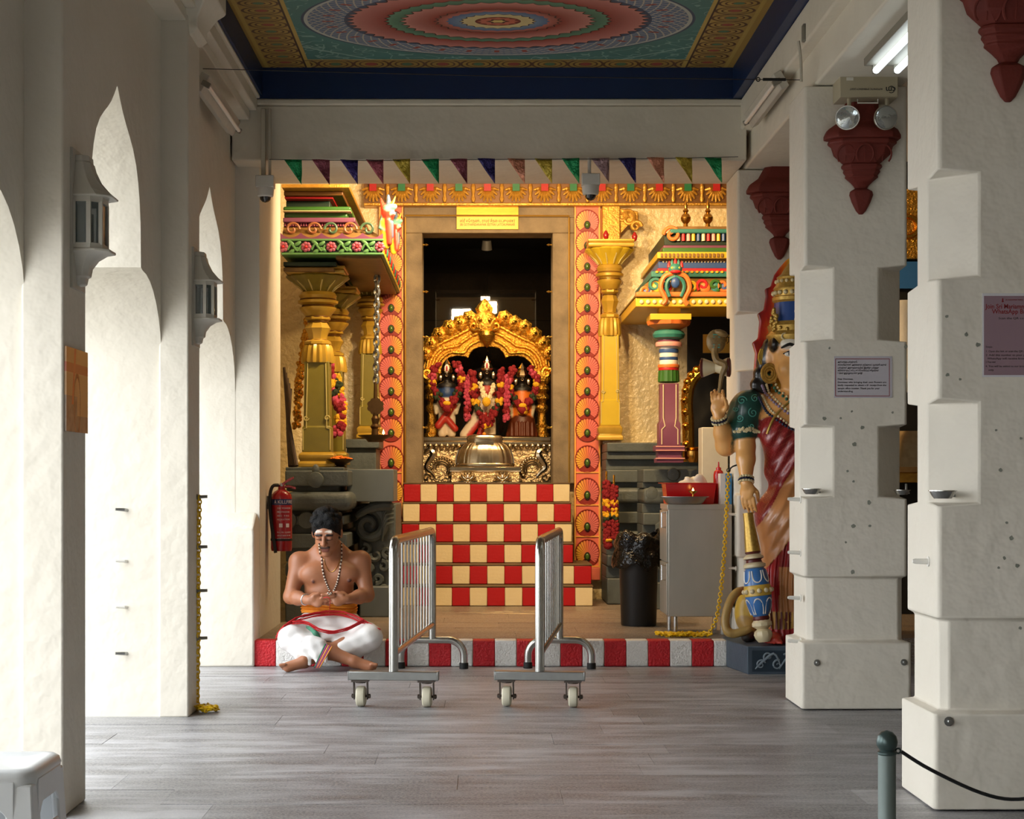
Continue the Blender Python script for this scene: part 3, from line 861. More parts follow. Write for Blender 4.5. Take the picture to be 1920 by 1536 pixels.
pr.append(ellp(P(617, 1132, 11.092), (.010, .012, .010), 'dark', .008, op='sub'))
pr += [he((0, .012, .030), (.078, .097, .090), 'skin', .02), he((0, -.028, -.040), (.062, .068, .078), 'skin', .03),
       he((0, -.070, -.103), (.026, .024, .020), 'skin', .02), hc((-.055, 0, -.06), (-.02, -.06, -.105), .018, .016, 'skin', .02), hc((.055, 0, -.06), (.02, -.06, -.105), .018, .016, 'skin', .02),
       hc((-.042, -.078, .020), (.042, -.078, .020), .014, .014, 'skin', .015),
       hc((-.042, -.0785, .036), (.042, -.0785, .036), .0080, .0080, 'ash', .008),
       hc((-.047, -.090, .020), (-.016, -.096, .021), .006, .006, 'eye', .004), hc((.047, -.090, .020), (.016, -.096, .021), .006, .006, 'eye', .004),
       he((-.031, -.084, .000), (.016, .012, .010), 'skin', .006), he((.031, -.084, .000), (.016, .012, .010), 'skin', .006),
       hc((-.045, -.086, -.007), (-.018, -.092, -.008), .0042, .0042, 'eye', .003), hc((.045, -.086, -.007), (.018, -.092, -.008), .0042, .0042, 'eye', .003),
       hc((0, -.092, .012), (0, -.113, -.030), .009, .013, 'skin', .008), he((-.014, -.100, -.034), (.010, .011, .009), 'skin', .006), he((.014, -.100, -.034), (.010, .011, .009), 'skin', .006),
       hc((-.026, -.092, -.056), (.026, -.092, -.056), .006, .006, 'tash', .005),
       hc((-.019, -.088, -.068), (.019, -.088, -.068), .0065, .0065, 'lip', .006), hc((-.014, -.087, -.077), (.014, -.087, -.077), .0065, .0065, 'lip', .008),
       he((-.080, .012, -.008), (.011, .020, .030), 'skin', .008), he((.080, .012, -.008), (.011, .020, .030), 'skin', .008)]
pr += hand(wrL, V_((.92, -.30, .10)), V_((.15, -.25, .95)), V_((-.2, -.9, .35)))
pr += hand(wrR, V_((-.92, -.30, .12)), V_((-.15, -.25, .95)), V_((.2, -.9, .35)))
surf_obj('body', pr, .0048, SK, 'skin', mp, relax=1)
# hair: cap of tufts over the cranium
rr = random.Random(5)
hp = [he((0, .022, .045), (.090, .104, .094), 'h', .01), he((0, .05, -.01), (.078, .072, .075), 'h', .02)]
for i in range(70):
    a = rr.uniform(-PI, PI); e = rr.uniform(.12, 1.5)
    q = V_((.087*math.cos(a)*math.cos(e), .022+.098*math.sin(a)*math.cos(e), .05+.088*math.sin(e)))
    if q.y < -.062 and q.z < .075: continue
    hp.append(he(q, (.017, .017, .014), 'h', .008))
for s_ in (-1, 1): hp.append(hc((s_*.078, -.012, .03), (s_*.079, -.008, -.012), .008, .005, 'h', .006))
hp.append(he((0, -.112, -.01), (.062, .05, .078), 'h', .012, op='sub'))
surf_obj('hair', hp, .005, dict(h=(16, 15, 16)), 'hair', mp, relax=1)
# dhoti
DC = dict(w=(232, 230, 228), g=(70, 130, 104))
dp = [cap(hipL, knL, .108, .084, 'w', .04), cap(hipR, knR, .108, .084, 'w', .04), ellp(P(618, 1166, 11.22), (.185, .155, .105), 'w', .05),
      cap(knL+V_((.01, .01, -.01)), P(600, 1222, 10.86), .080, .060, 'w', .03), cap(knR, P(640, 1218, 10.90), .080, .058, 'w', .03),
      ellp(P(618, 1190, 11.0), (.12, .10, .055), 'w', .06), cap(knL, P(562, 1228, 10.87), .07, .04, 'w', .03),
      cap(P(566, 1205, 10.86), P(580, 1246, 10.79), .045, .014, 'w', .03), cap(P(585, 1205, 10.84), P(598, 1247, 10.77), .045, .012, 'w', .03),
      cap(P(600, 1208, 10.84), P(612, 1240, 10.78), .04, .012, 'w', .03),
      cap(knR+V_((-.02, 0, -.02)), P(668, 1222, 10.95), .07, .05, 'w', .03)]
def folds(V, col):
    f = .0028*np.sin(V[:, 0]*60+V[:, 2]*70+2*np.sin(V[:, 2]*14))+.002*np.sin(V[:, 2]*85-V[:, 0]*38)
    V = V.copy(); V[:, 1] += f; V[:, 2] += f*.5
    V[:, 2] = np.maximum(V[:, 2], .003)
    x, z = V[:, 0], V[:, 2]
    return V, col
surf_obj('dhoti', dp, .0075, DC, 'dhoti_cloth', mp, relax=2, fn=folds)
def ribbon(mb, a0, a1, b0, b1, n=10, m=0, bow=0.0):
    def fn(u, v):
        q = V_(a0).lerp(V_(a1), v).lerp(V_(b0).lerp(V_(b1), v), u)
        return q+V_((0, -bow*math.sin(PI*u), 0))
    return mb.grid(fn, n, 2, m=m)
A0, A1, B0, B1 = P(588, 1253, 10.75), P(600, 1253, 10.745), P(609, 1207, 10.775), P(624, 1213, 10.77)
for k, m_ in enumerate(('border_green', 'border_purple', 'border_orange', 'border_purple', 'border_orange')):
    ribbon(MB(), V_(A0).lerp(A1, k/5), V_(A0).lerp(A1, (k+1)/5), V_(B0).lerp(B1, k/5), V_(B0).lerp(B1, (k+1)/5), bow=.02).build('cloth_border', m_, mp, solid=.003)
# green cloth tucked in the lap
gp = [cap(P(582, 1172, 10.93), P(592, 1188, 10.895), .012, .016, 'g', .01), cap(P(592, 1188, 10.895), P(600, 1196, 10.89), .016, .006, 'g', .01), cap(P(575, 1176, 10.94), P(590, 1186, 10.895), .008, .012, 'g', .01)]
surf_obj('green_cloth', gp, .005, DC, 'dhoti_cloth', mp)
# sash round the waist, slightly twisted
MB().grid(lambda u, v: P(617, 1140, 11.21)+V_(((.178+.006*math.sin(9*v*PI))*math.cos(2*PI*u), (.136+.006*math.sin(9*v*PI))*math.sin(2*PI*u), -.034+.07*v+.01*math.sin(2*PI*u*2))), 40, 9, cu=True).build('sash', 'sash', mp, solid=.01)
# red fringed shawl edge over the lap
def strands(name, pts, n, jit, r=.0028):
    b = MB(); r2 = random.Random(9)
    for i in range(n):
        o = V_((r2.uniform(-1, 1)*jit*.4, -abs(r2.uniform(0, 1))*jit, r2.uniform(-1, 1)*jit))
        b.tube([V_(p)+o+V_((0, 0, r2.uniform(-1, 1)*jit*.3)) for p in pts], r, 5)
    b.build(name, 'red_thread', mp)
def dense(pts, n=14):
    out = []
    for i in range(n):
        t = i/(n-1)*(len(pts)-1); k = min(int(t), len(pts)-2); f = t-k
        p0, p1, p2, p3 = pts[max(k-1, 0)], pts[k], pts[k+1], pts[min(k+2, len(pts)-1)]
        out.append(.5*((2*p1)+(-p0+p2)*f+(2*p0-5*p1+4*p2-p3)*f*f+(-p0+3*p1-3*p2+p3)*f**3))
    return out
strands('red_fringe', dense([P(521, 1192, 10.97), P(535, 1176, 10.93), P(560, 1160, 10.98), P(600, 1151, 11.04), P(640, 1150, 11.04), P(675, 1162, 10.97), P(712, 1184, 10.93)]), 16, .014)
strands('red_fringe', dense([P(549, 1168, 10.93), P(575, 1168, 10.92), P(598, 1181, 10.89), P(625, 1186, 10.89), P(655, 1178, 10.90), P(682, 1164, 10.93)]), 10, .009)
fr_ = MB()
for i in range(14):
    a = P(521+i*1.6, 1189-i*1.2, 10.94); fr_.tube([a, a+V_((-.012-.01*rr.random(), -.005, -.03*rr.random()-.006))], .0028, 5)
fr_.build('red_tassel', 'red_thread', mp)
strands('thread', dense([P(606, 1121, 10.91), P(613, 1119, 10.90), P(619, 1124, 10.90), P(618, 1140, 10.98), P(617, 1150, 11.0)], 10), 3, .005, .0016)
# necklaces lie on the chest
from mathutils.bvhtree import BVHTree
_bd = [o for o in mp.children if o.name.startswith('body')][0].data
_bv = BVHTree.FromPolygons([tuple(v.co+LOC[mp.name]) for v in _bd.vertices], [tuple(p.vertices) for p in _bd.polygons])
def onto(p, off):
    h = _bv.ray_cast(V_((p.x, 10.5, p.z)), V_((0, 1, 0)))
    return h[0]+V_((0, -off, 0)) if h[0] else V_(p)
def beads(name, pts, n, r, m1, m2):
    b = MB()
    for i, q in enumerate(dense(pts, n)):
        b.ell(onto(q, r*.7), r, 6, 5, m=i % 2)
    b.build(name, [m1, m2], mp)['kind'] = 'stuff'
beads('bead_necklace', [P(599, 1020, 11), P(600, 1050, 11), P(605, 1080, 11), P(613, 1102, 11), P(620, 1113, 11), P(628, 1100, 11), P(634, 1078, 11), P(637, 1050, 11), P(636, 1020, 11)], 74, .0062, 'bead_dark', 'bead_white')
MB().tube([onto(q, .003) for q in dense([P(600, 1022, 11), P(603, 1045, 11), P(610, 1066, 11), P(619, 1074, 11), P(629, 1066, 11), P(636, 1045, 11), P(635, 1022, 11)], 26)], .0024, 5).build('gold_chain', 'gold_thin', mp)
q_ = (elL-wrL).to_track_quat('Z', 'Y').to_matrix()
MB().torus(wrL.lerp(elL, .22), .034, .005, 20, 8, q_).build('bangle', 'silver', mp)
# ------------------------------------------------------------------ painted goddess statue on a slate plinth
mat('slate', (70,84,98), .6, var=.4, vscale=10, col2=(48,60,72), bump=.25, bscale=50)
mat('slate_dark', (34,52,66), .55, var=.3, vscale=10)
mat('scroll_grey', (132,146,156), .7, var=.3, vscale=30)
poly = [(1.607, 11.33), (1.607, 11.10), (1.672, 10.67), (2.37, 10.67), (2.435, 11.10), (2.435, 11.33)]
sb = thing('statue_plinth', 'low slate-blue plinth with grey scrollwork under the goddess statue', 'plinth', (2.02, 11.0, 0))
MB().prism(poly, lambda u, v, t: (u, v, t), 0, .175).build('block', 'slate', sb, bevel=.006)
MB().box(1.70, 2.34, 10.664, 10.672, .018, .150).build('front_panel', 'slate_dark', sb)
def spiral(c, r0, turns, a0, sgn=1, n=26):
    return [V_(c)+V_((r0*(1-i/n*.88)*math.cos(a0+sgn*turns*2*PI*i/n), 0, r0*(1-i/n*.88)*math.sin(a0+sgn*turns*2*PI*i/n))) for i in range(n)]
for (cx, cz, r, s_, a) in ((1.755, .062, .032, 1, .4), (1.80, .112, .030, -1, -2.2), (1.86, .060, .034, 1, 1.2), (1.925, .098, .038, -1, 2.4), (2.0, .07, .036, 1, 0), (2.07, .10, .036, -1, 1.0), (2.15, .066, .036, 1, 2), (2.23, .10, .034, -1, 0), (2.30, .06, .03, 1, 1)):
    MB().tube(spiral((cx, 10.662, cz), r, 1.3, a, s_), [.0062*(1-.6*i/26) for i in range(26)], 6).build('scroll', 'scroll_grey', sb)
for i in range(4):
    MB().tube(dense([V_((1.72+i*.15, 10.662, .035)), V_((1.77+i*.15, 10.662, .085+.02*(i % 2))), V_((1.84+i*.15, 10.662, .13)), V_((1.88+i*.15, 10.662, .05))], 12), [.003+.006*math.sin(PI*k/11) for k in range(12)], 6).build('scroll_stem', 'scroll_grey', sb)

vcmat('statue_paint', .32, coat=.35, bump=.12, bscale=60)
vcmat('statue_cloth', .42, metal=.15, bump=.35, bscale=55, bdist=.01)
mat('s_gold', (208,170,84), .35, .55, var=.5, vscale=60, col2=(140,104,44))
mat('s_pearl', (226,210,164), .35); mat('s_green', (30,96,72), .35); mat('s_blue', (30,70,140), .3, coat=.4); mat('s_navy', (26,34,66), .3)
mat('s_lilac', (150,130,160), .35); mat('s_teal', (88,170,156), .35); mat('s_black', (16,15,15), .35); mat('s_white', (240,236,226), .3)
mat('s_maroon', (96,34,30), .4); mat('s_yellow', (214,176,70), .4, coat=.3); mat('s_cream', (226,210,170), .35, coat=.3); mat('s_bluewash', (56,116,184), .3, coat=.4)
gs = thing('goddess_statue', 'tall painted goddess statue in red and copper sari with a flame crown', 'statue', (2.03, 10.98, .175))
SP = dict(skin=(238,176,104), cheek=(206,92,50), white=(244,236,220), green=(16,72,64), red=(140,26,30), hair=(18,16,18), lip=(170,50,44), gold=(206,160,80), copper=(192,130,78), foot=(206,70,56))
GX, GD = 2.03, 10.98
def G(px, py, dd=0.0): return P(px, py, GD)+V_((0, dd, 0))
def mir(v): return V_((2*GX-v.x, v.y, v.z))
sp_ = []
hcn = G(1490, 676, -.02)
sp_ += [ellp(hcn+V_((0, .03, .05)), (.150, .15, .16), 'skin', .03), ellp(hcn+V_((0, -.02, -.05)), (.128, .125, .125), 'skin', .05),
        ellp(hcn+V_((0, -.105, -.125)), (.045, .035, .035), 'skin', .04),
        ellp(hcn+V_((0, -.095, .10)), (.115, .05, .045), 'white', .02),
        cap(hcn+V_((0, -.135, .05)), hcn+V_((0, -.172, -.025)), .016, .026, 'skin', .02), ellp(hcn+V_((-.025, -.15, -.03)), (.018, .018, .015), 'skin', .012), ellp(hcn+V_((.025, -.15, -.03)), (.018, .018, .015), 'skin', .012),
        cap(hcn+V_((-.035, -.137, -.078)), hcn+V_((.035, -.137, -.078)), .010, .010, 'lip', .008), cap(hcn+V_((-.024, -.138, -.094)), hcn+V_((.024, -.138, -.094)), .011, .011, 'lip', .008),
        ellp(hcn+V_((-.075, -.10, -.06)), (.045, .035, .04), 'skin', .03), ellp(hcn+V_((.075, -.10, -.06)), (.045, .035, .04), 'skin', .03),
        cap(hcn+V_((0, .02, -.12)), hcn+V_((0, .04, -.22)), .078, .085, 'skin', .05)]
for s_ in (-1, 1):
    sp_.append(ellp(hcn+V_((s_*.158, .03, .02)), (.022, .035, .075), 'skin', .015))
    sp_.append(cap(hcn+V_((s_*.15, .06, .10)), hcn+V_((s_*.20, .10, -.16)), .05, .06, 'hair', .03)); sp_.append(ellp(hcn+V_((s_*.14, -.02, .10)), (.03, .06, .05), 'hair', .02))
    for k in range(4): sp_.append(ellp(hcn+V_((s_*(.175+.02*k), .09, .06-.07*k)), (.042, .05, .045), 'hair', .012))
sp_ += [ellp(G(1490, 790, .03), (.235, .15, .17), 'skin', .05), ellp(G(1490, 760, .03), (.26, .12, .085), 'skin', .06),
        ellp(G(1452, 812, -.07), (.105, .07, .095), 'red', .09), ellp(G(1528, 812, -.07), (.105, .07, .095), 'red', .09), ellp(G(1490, 835, .0), (.20, .14, .12), 'red', .08),
        ellp(G(1490, 880, .02), (.195, .14, .16), 'red', .08), ellp(G(1490, 965, .02), (.245, .17, .20), 'red', .08),
        cap(G(1490, 980, .02), G(1490, 1140, .03), .225, .185, 'red', .08), cap(G(1465, 1100, -.01), G(1463, 1188, -.01), .12, .135, 'red', .06), cap(G(1515, 1100, -.01), G(1517, 1188, -.01), .12, .135, 'red', .06)]
def arm_pair(f):
    A = []
    sh, el, wr = f(G(1403, 762, .02)), f(G(1397, 838, -.02)), f(G(1394, 905, -.11))
    A += [ellp(sh, (.098, .10, .095), 'green', .05), cap(sh, f(G(1395, 806, -.01)), .098, .088, 'green', .04),
          cap(f(G(1396, 808, -.01)), el, .066, .062, 'skin', .01), cap(el, el.lerp(wr, .35), .062, .060, 'skin', .02), cap(el.lerp(wr, .35), wr, .060, .036, 'skin', .02)]
    e2, w2 = f(G(1362, 836, .03)), f(G(1345, 782, -.06))
    A += [cap(f(G(1392, 770, .06)), e2, .085, .060, 'green', .03), cap(f(G(1372, 815, .04)), e2, .064, .062, 'skin', .02), cap(e2, e2.lerp(w2, .45), .062, .058, 'skin', .02), cap(e2.lerp(w2, .45), w2, .056, .034, 'skin', .02)]
    sg = 1 if f(V_((0, 0, 0))).x == 0 else -1
    A += hand(wr, V_((.10*sg, -.05, -1)), V_((sg*.9, -.3, 0)), V_((-.5*sg, -.85, 0)), 'skin', 1.22, .35)
    A += hand(w2, V_((-.05*sg, -.05, 1)), V_((sg*.9, -.35, 0)), V_((.2*sg, .95, .1)), 'skin', 1.25, .8)
    return A
sp_ += arm_pair(lambda v: V_(v)); sp_ += arm_pair(mir)
for s_ in (-1, 1):
    sp_ += [ellp((GX+s_*.17, GD-.16, .21), (.05, .10, .035), 'foot', .02)]
    for k in range(5): sp_.append(cap((GX+s_*(.135+.018*k), GD-.235+.006*k, .20), (GX+s_*(.138+.020*k), GD-.265+.010*k, .192), .012, .010, 'foot', .004))
def paint(V, col):
    """paint regions of the sari, by height and across the body"""
    V = V.copy(); x, y, z = V[:, 0], V[:, 1], V[:, 2]
    px = 1490+(x-GX)*FPX/GD; py = CY-(z-CH)*FPX/GD
    red = np.array(lin(SP['red'])); base = np.all(np.abs(col-red) < .02, axis=1)
    cop = np.array(lin(SP['copper'])); dk = np.array(lin((96, 18, 22))); gold = np.array(lin(SP['gold'])); brightred = np.array(lin((176, 20, 34)))
    line1 = 1000-(px-1410)*1.75; line2 = 1050-(px-1405)*1.45
    body = base & (y < GD+.6)
    m = body & (py > line1) & (py < line2+55); col[m] = cop
    m = body & (py >= line2+55) & (px < 1452) & (py < 1160); col[m] = brightred
    m = body & (px >= 1452) & (py >= 1062) & (py < 1145); col[m] = cop
    m = body & (py >= 1145) & (py < 1176); col[m] = np.where((np.sin(px[m]*.75) > 0)[:, None], gold, dk)
    m = body & (py >= 1176); col[m] = brightred
    # brocade flecks
    fl = body & (py < line1) & (np.sin(px*1.9+py*.7)*np.sin(py*1.3-px*.6) > .45); col[fl] = np.array(lin((172, 72, 60)))
    f = .006*np.sin((py-line1)*.16)*(body & (py < line2+55))+.009*np.sin(px*.62+np.sin(py*.03)*2)*(body & (py >= line2+55))
    V[:, 1] += f; V[:, 2] = np.maximum(V[:, 2], .176)
    # warm flush painted at the joints of the limbs
    return V, col
surf_obj('figure', sp_, .0075, SP, 'statue_paint', gs, relax=2, fn=paint)
# eyes, brows, nose ring, forehead mark
for s_ in (-1, 1):
    e = MB().ell(hcn+V_((s_*.058, -.128, .030)), (.034, .016, .017), 12, 8).build('eye', 's_white', gs)
    MB().ell(hcn+V_((s_*.056, -.141, .031)), (.015, .007, .0155), 12, 8).build('iris', 's_black', e)
    MB().tube(dense([hcn+V_((s_*.022, -.142, .030)), hcn+V_((s_*.055, -.145, .049)), hcn+V_((s_*.098, -.118, .032))], 9), .0045, 6).build('lash_line', 's_black', e)
    MB().tube(dense([hcn+V_((s_*.018, -.146, .068)), hcn+V_((s_*.06, -.145, .092)), hcn+V_((s_*.11, -.112, .070))], 9), [.005+.006*math.sin(PI*i/8) for i in range(9)], 6).build('eyebrow', 's_black', gs)
    er = hcn+V_((s_*.168, -.01, -.085))
    E = MB()
    for R_, r_ in ((.048, .009), (.034, .008), (.020, .008)): E.torus(er, R_, r_, 18, 6, Matrix.Rotation(PI/2, 3, 'X'), sy=1.2)
    E.build('earring', 's_gold', gs)
    F = MB()
    for k in range(4): F.tube(dense([er+V_((s_*(.015+.010*k), .05, .16)), er+V_((s_*(.025+.012*k), .05, .11)), er+V_((s_*(.018+.010*k), .05, .06))], 6), .006, 5)
    F.build('ear_tassel', 's_yellow', gs)
MB().ell(hcn+V_((0, -.150, .108)), (.022, .008, .022), 14, 8).build('bindi', 's_maroon', gs)
MB().lathe([(0, 0), (.010, .002), (.010, .006), (0, .007)], hcn+V_((0, -.158, .108)), 10, rot=Matrix.Rotation(PI/2, 3, 'X')).build('bindi_dot', 's_gold', gs)
MB().torus(hcn+V_((-.034, -.165, -.032)), .012, .003, 12, 6, Matrix.Rotation(PI/2, 3, 'X')).build('nose_ring', 's_pearl', gs)
# crown in tiers
cz = Z(640, GD); cr = thing  # crown profile
def fl(n, a): return lambda th, i: 1+a*abs(math.sin(n*th/2))
cpx = lambda py: Z(py, GD)
MB().lathe([(.150, cpx(648)), (.172, cpx(640)), (.178, cpx(630)), (.160, cpx(622)), (.168, cpx(612)), (.150, cpx(604))], (GX, GD+.02, 0), 32, flute=fl(20, .05)).build('crown_band', 's_gold', gs)
MB().lathe([(.142, cpx(606)), (.136, cpx(585)), (.132, cpx(566))], (GX, GD+.02, 0), 24).build('crown_blue', 's_blue', gs)
MB().lathe([(.134, cpx(568)), (.146, cpx(564)), (.146, cpx(558)), (.132, cpx(556)), (.132, cpx(545)), (.140, cpx(541)), (.120, cpx(533)), (.112, cpx(524)), (.118, cpx(520)), (.090, cpx(514)), (.07, cpx(504)), (.035, cpx(492)), (0, cpx(488))], (GX, GD+.02, 0), 28, flute=fl(28, .035)).build('crown_dome', 's_gold', gs)
pb = MB()
for k in range(20):
    a = 2*PI*k/20
    pb.ell((GX+.138*math.cos(a), GD+.02+.138*math.sin(a), cpx(550)), .015, 8, 6)
    pb.ell((GX+.120*math.cos(a), GD+.02+.120*math.sin(a), cpx(528)), .012, 8, 6)
pb.build('crown_pearl', 's_pearl', gs)['kind'] = 'stuff'
cb = MB(); r2 = random.Random(11)
for (ax, zz, sz) in ((-1.05, 0, 1), (0, 0, 1.25), (1.05, 0, 1)):
    for k in range(26):
        t = k/25; wdt = (.06*(1-t))*sz
        a = ax+r2.uniform(-1, 1)*wdt/.15
        rad = .172
        cb.ell((GX+rad*math.sin(a), GD+.02-rad*math.cos(a), cpx(620)+t*.13*sz), .013, 7, 5)
cb.build('crown_filigree', 's_gold', gs)['kind'] = 'stuff'
MB().ell((GX, GD+.02-.185, cpx(612)), (.022, .014, .024), 12, 8).build('crown_jewel', 's_green', gs)
for ax in (-.55, .55):
    MB().torus((GX+.175*math.sin(ax), GD+.02-.175*math.cos(ax), cpx(634)), .020, .006, 14, 6, Matrix.Rotation(PI/2, 3, 'X')).build('crown_scroll', 's_pearl', gs)
# flame aureole behind the crown
def flame_material():
    m = bpy.data.materials.new('flame_paint'); m.use_nodes = True; t = NT(m.node_tree); b = m.node_tree.nodes['Principled BSDF']
    x, y, z = t.xyz(t.coord('Object'))
    u = x.abs()/((1.0-((z-1.78)/.75))*.20+.06)
    c = t.ramp(u*.62+t.noise(t.coord('Object', (3, 3, 1)), 9)*.3, [(.35, lin((246,190,60))), (.55, lin((236,116,30))), (.75, lin((196,34,22))), (.95, lin((120,14,20)))])
    t.put(b.inputs['Base Color'], c); b.inputs['Roughness'].default_value = .35; b.inputs['Coat Weight'].default_value = .3; M['flame_paint'] = m
flame_material()
half = [(1416, 735), (1417, 700), (1420, 660), (1414, 640), (1425, 632), (1428, 600), (1424, 585), (1436, 578), (1440, 552), (1438, 538), (1449, 534), (1456, 512), (1466, 498), (1478, 484), (1490, 476)]
pp = [((a-1490)*GD/FPX, Z(b, GD)) for a, b in half]; pp = pp+[(-a, b) for a, b in reversed(pp[:-1])]
MB().prism(pp, lambda u, v, t: (GX+u, t, v), GD+.10, GD+.145).build('flame_aureole', 'flame_paint', gs, bevel=.01)
# jewellery
_fg = [o for o in gs.children if o.name.startswith('figure')][0].data
_fb = BVHTree.FromPolygons([tuple(v.co+LOC[gs.name]) for v in _fg.vertices], [tuple(p.vertices) for p in _fg.polygons])
def onfig(p, off):
    h = _fb.ray_cast(V_((p.x, 10.0, p.z)), V_((0, 1, 0)))
    return h[0]+V_((0, -off, 0)) if h[0] else V_(p)
for (yy, wd, n, r_, m_) in ((738, 48, 26, .011, 's_green'), (735, 42, 24, .009, 's_pearl'), (760, 60, 34, .010, 's_lilac'), (757, 52, 32, .009, 's_pearl'), (785, 70, 40, .010, 's_navy'), (780, 62, 38, .009, 's_pearl')):
    b = MB()
    for q in dense([G(1490-wd, yy-28-wd*.15), G(1490-wd*.7, yy-4), G(1490, yy+24), G(1490+wd*.7, yy-4), G(1490+wd, yy-28-wd*.15)], n): b.ell(onfig(q, r_*.5), r_, 7, 5)
    b.build('necklace', m_, gs)['kind'] = 'stuff'
def bracelet(c, axis, R_, f):
    q = axis.to_track_quat('Z', 'Y').to_matrix(); nm = []
    for k, m_ in ((-1, 's_pearl'), (0, 's_navy'), (1, 's_pearl')):
        b = MB().torus(c+axis.normalized()*k*.015, R_-.004, .006, 20, 6, q)
        for j in range(16):
            a = 2*PI*j/16; b.ell(c+axis.normalized()*k*.015+q@V_((R_*math.cos(a), R_*math.sin(a), 0)), .0085, 6, 5)
        b.build('bangle', m_, gs)
for f in (lambda v: V_(v), mir):
    a, b_ = f(G(1397, 838, -.02)), f(G(1394, 905, -.11)); bracelet(a.lerp(b_, .93), b_-a, .044, f)
    a, b_ = f(G(1362, 836, .03)), f(G(1345, 782, -.06)); bracelet(a.lerp(b_, .90), b_-a, .046, f)
    # swirls painted proud on the sleeve, pearl armlet
    for (sx_, sy_, r_, a_) in ((1388, 752, .030, 0), (1408, 775, .032, 2), (1384, 785, .024, 4), (1412, 748, .026, 1), (1405, 800, .020, 3), (1378, 768, .016, 2)):
        pts = [onfig(f(G(sx_, sy_)+V_((q.x, 0, q.z))), .002) for q in spiral((0, 0, 0), r_, 1.5, a_, 1, 20)]
        MB().tube(pts, .0032, 5).build('sleeve_swirl', 's_teal', gs)
    ab = MB(); r3 = random.Random(4)
    for k in range(34):
        u_ = r3.uniform(-1, 1); q = f(G(1396+u_*24, 808-14*(1-abs(u_))*r3.random()+3)); ab.ell(onfig(q, .004), .0095, 6, 5)
    ab.build('armlet', 's_pearl', gs)['kind'] = 'stuff'
MB().tube(dense([onfig(G(1432, 815), .004), onfig(G(1442, 790), .004), onfig(G(1460, 768), .004), onfig(G(1488, 745), .004)], 12), .009, 6).build('sari_border', 's_gold', gs)

# mace in the lowered hand
mc = subthing('mace', gs)
m0, m1 = P(1433, 1204, 10.74), P(1402, 962, 10.80); ax_ = (m1-m0); L_ = ax_.length; rm = ax_.to_track_quat('Z', 'Y').to_matrix()
def mprof(lst): return [(r*10.75/FPX, h*L_) for r, h in lst]
MB().lathe(mprof([(0, .0), (10, .0), (15, .03), (17, .06), (15, .085), (10, .10), (13, .11), (18, .125), (18, .15), (14, .17)]), m0, 20, rot=rm, flute=fl(10, .06)).build('foot', 's_cream', mc)
MB().lathe(mprof([(14, .165), (16, .18), (15, .20)]), m0, 20, rot=rm).build('ring', 's_maroon', mc)
bulb = MB().lathe(mprof([(14, .20), (20, .24), (24, .30), (25, .355)]), m0, 24, rot=rm).build('lower_bulb', 's_bluewash', mc)
belt = MB().lathe(mprof([(24.5, .355), (25.5, .36), (25.5, .43), (24, .44)]), m0, 24, rot=rm).build('belt', 's_yellow', mc)
MB().lathe(mprof([(24, .44), (22, .50), (20, .555), (17, .57)]), m0, 24, rot=rm).build('upper_bulb', 's_bluewash', mc)
for k in range(12):
    a = 2*PI*k/12
    MB().ell(m0+rm@V_((25.8*10.75/FPX*math.cos(a), 25.8*10.75/FPX*math.sin(a), .395*L_)), .016, 8, 6).build('belt_stud', 's_cream', mc)
def petal_line(h0, h1, r0, r1, a, wd):
    out = []
    for i in range(13):
        t = i/12; s_ = math.sin(PI*t); aa = a+wd*math.cos(PI*t); hh = h0+(h1-h0)*(s_**.6); rr_ = r0+(r1-r0)*(s_**.6)
        out.append(m0+rm@V_((rr_*10.75/FPX*math.cos(aa), rr_*10.75/FPX*math.sin(aa), hh*L_)))
    return out
for k in range(6):
    a = 2*PI*k/6+.3
    MB().tube(petal_line(.215, .335, 17.5, 24.8, a, .42), .0045, 5).build('petal_line', 's_white', mc)
    MB().tube(petal_line(.55, .46, 20.2, 23.5, a+.2, .42), .0045, 5).build('petal_line', 's_white', mc)
MB().lathe(mprof([(17, .57), (21, .58), (21, .60), (15, .615), (14, .635), (19, .645), (19, .66), (12, .68), (15, .69), (14, .70)]), m0, 20, m=[0,0,0,1,1,0,0,1,1], rot=rm).build('collar', ['s_cream', 's_maroon'], mc)
MB().lathe(mprof([(14, .70), (13, .75), (9.5, .92), (9, 1.0)]), m0, 20, rot=rm, flute=fl(14, .10)).build('grip', 's_gold', mc)

# drum with cobra in the raised hand
mat('cobra_brown', (164,132,80), .4, var=.6, vscale=40, col2=(60,52,36))
dr = subthing('hand_drum', gs)
dc = G(1336, 692, -.14)
MB().lathe([(.050, -.095), (.062, -.09), (.060, -.075), (.030, 0), (.060, .075), (.062, .09), (.050, .095)], dc, 20, m=[0,0,1,1,0,0], rot=Matrix.Rotation(PI/2, 3, 'Y')@Matrix.Rotation(.25, 3, 'X')).build('shell', ['s_maroon', 's_cream'], dr)
MB().tube(dense([dc+V_((.02, -.03, -.16)), dc+V_((.03, -.06, -.06)), dc+V_((.05, -.07, .01)), dc+V_((.0, -.055, .04)), dc+V_((-.01, -.03, .10)), dc+V_((.0, -.03, .14))], 20), [.010+.012*min(1, i/8) for i in range(20)], 8).build('cobra_body', 'cobra_brown', dr)
MB().ell(dc+V_((.0, -.02, .165)), (.062, .03, .075), 16, 10).build('cobra_hood', 'cobra_brown', dr)
for k in range(6): MB().tube([dc+V_((-.022, -.043, .125+k*.016)), dc+V_((.022, -.043, .125+k*.016))], .005, 6).build('belly_scale', 's_teal', dr)
MB().ell(dc+V_((.03, -.035, .215)), (.045, .035, .022), 12, 8, Matrix.Rotation(.3, 3, 'Y')).build('cobra_head', 'cobra_brown', dr)

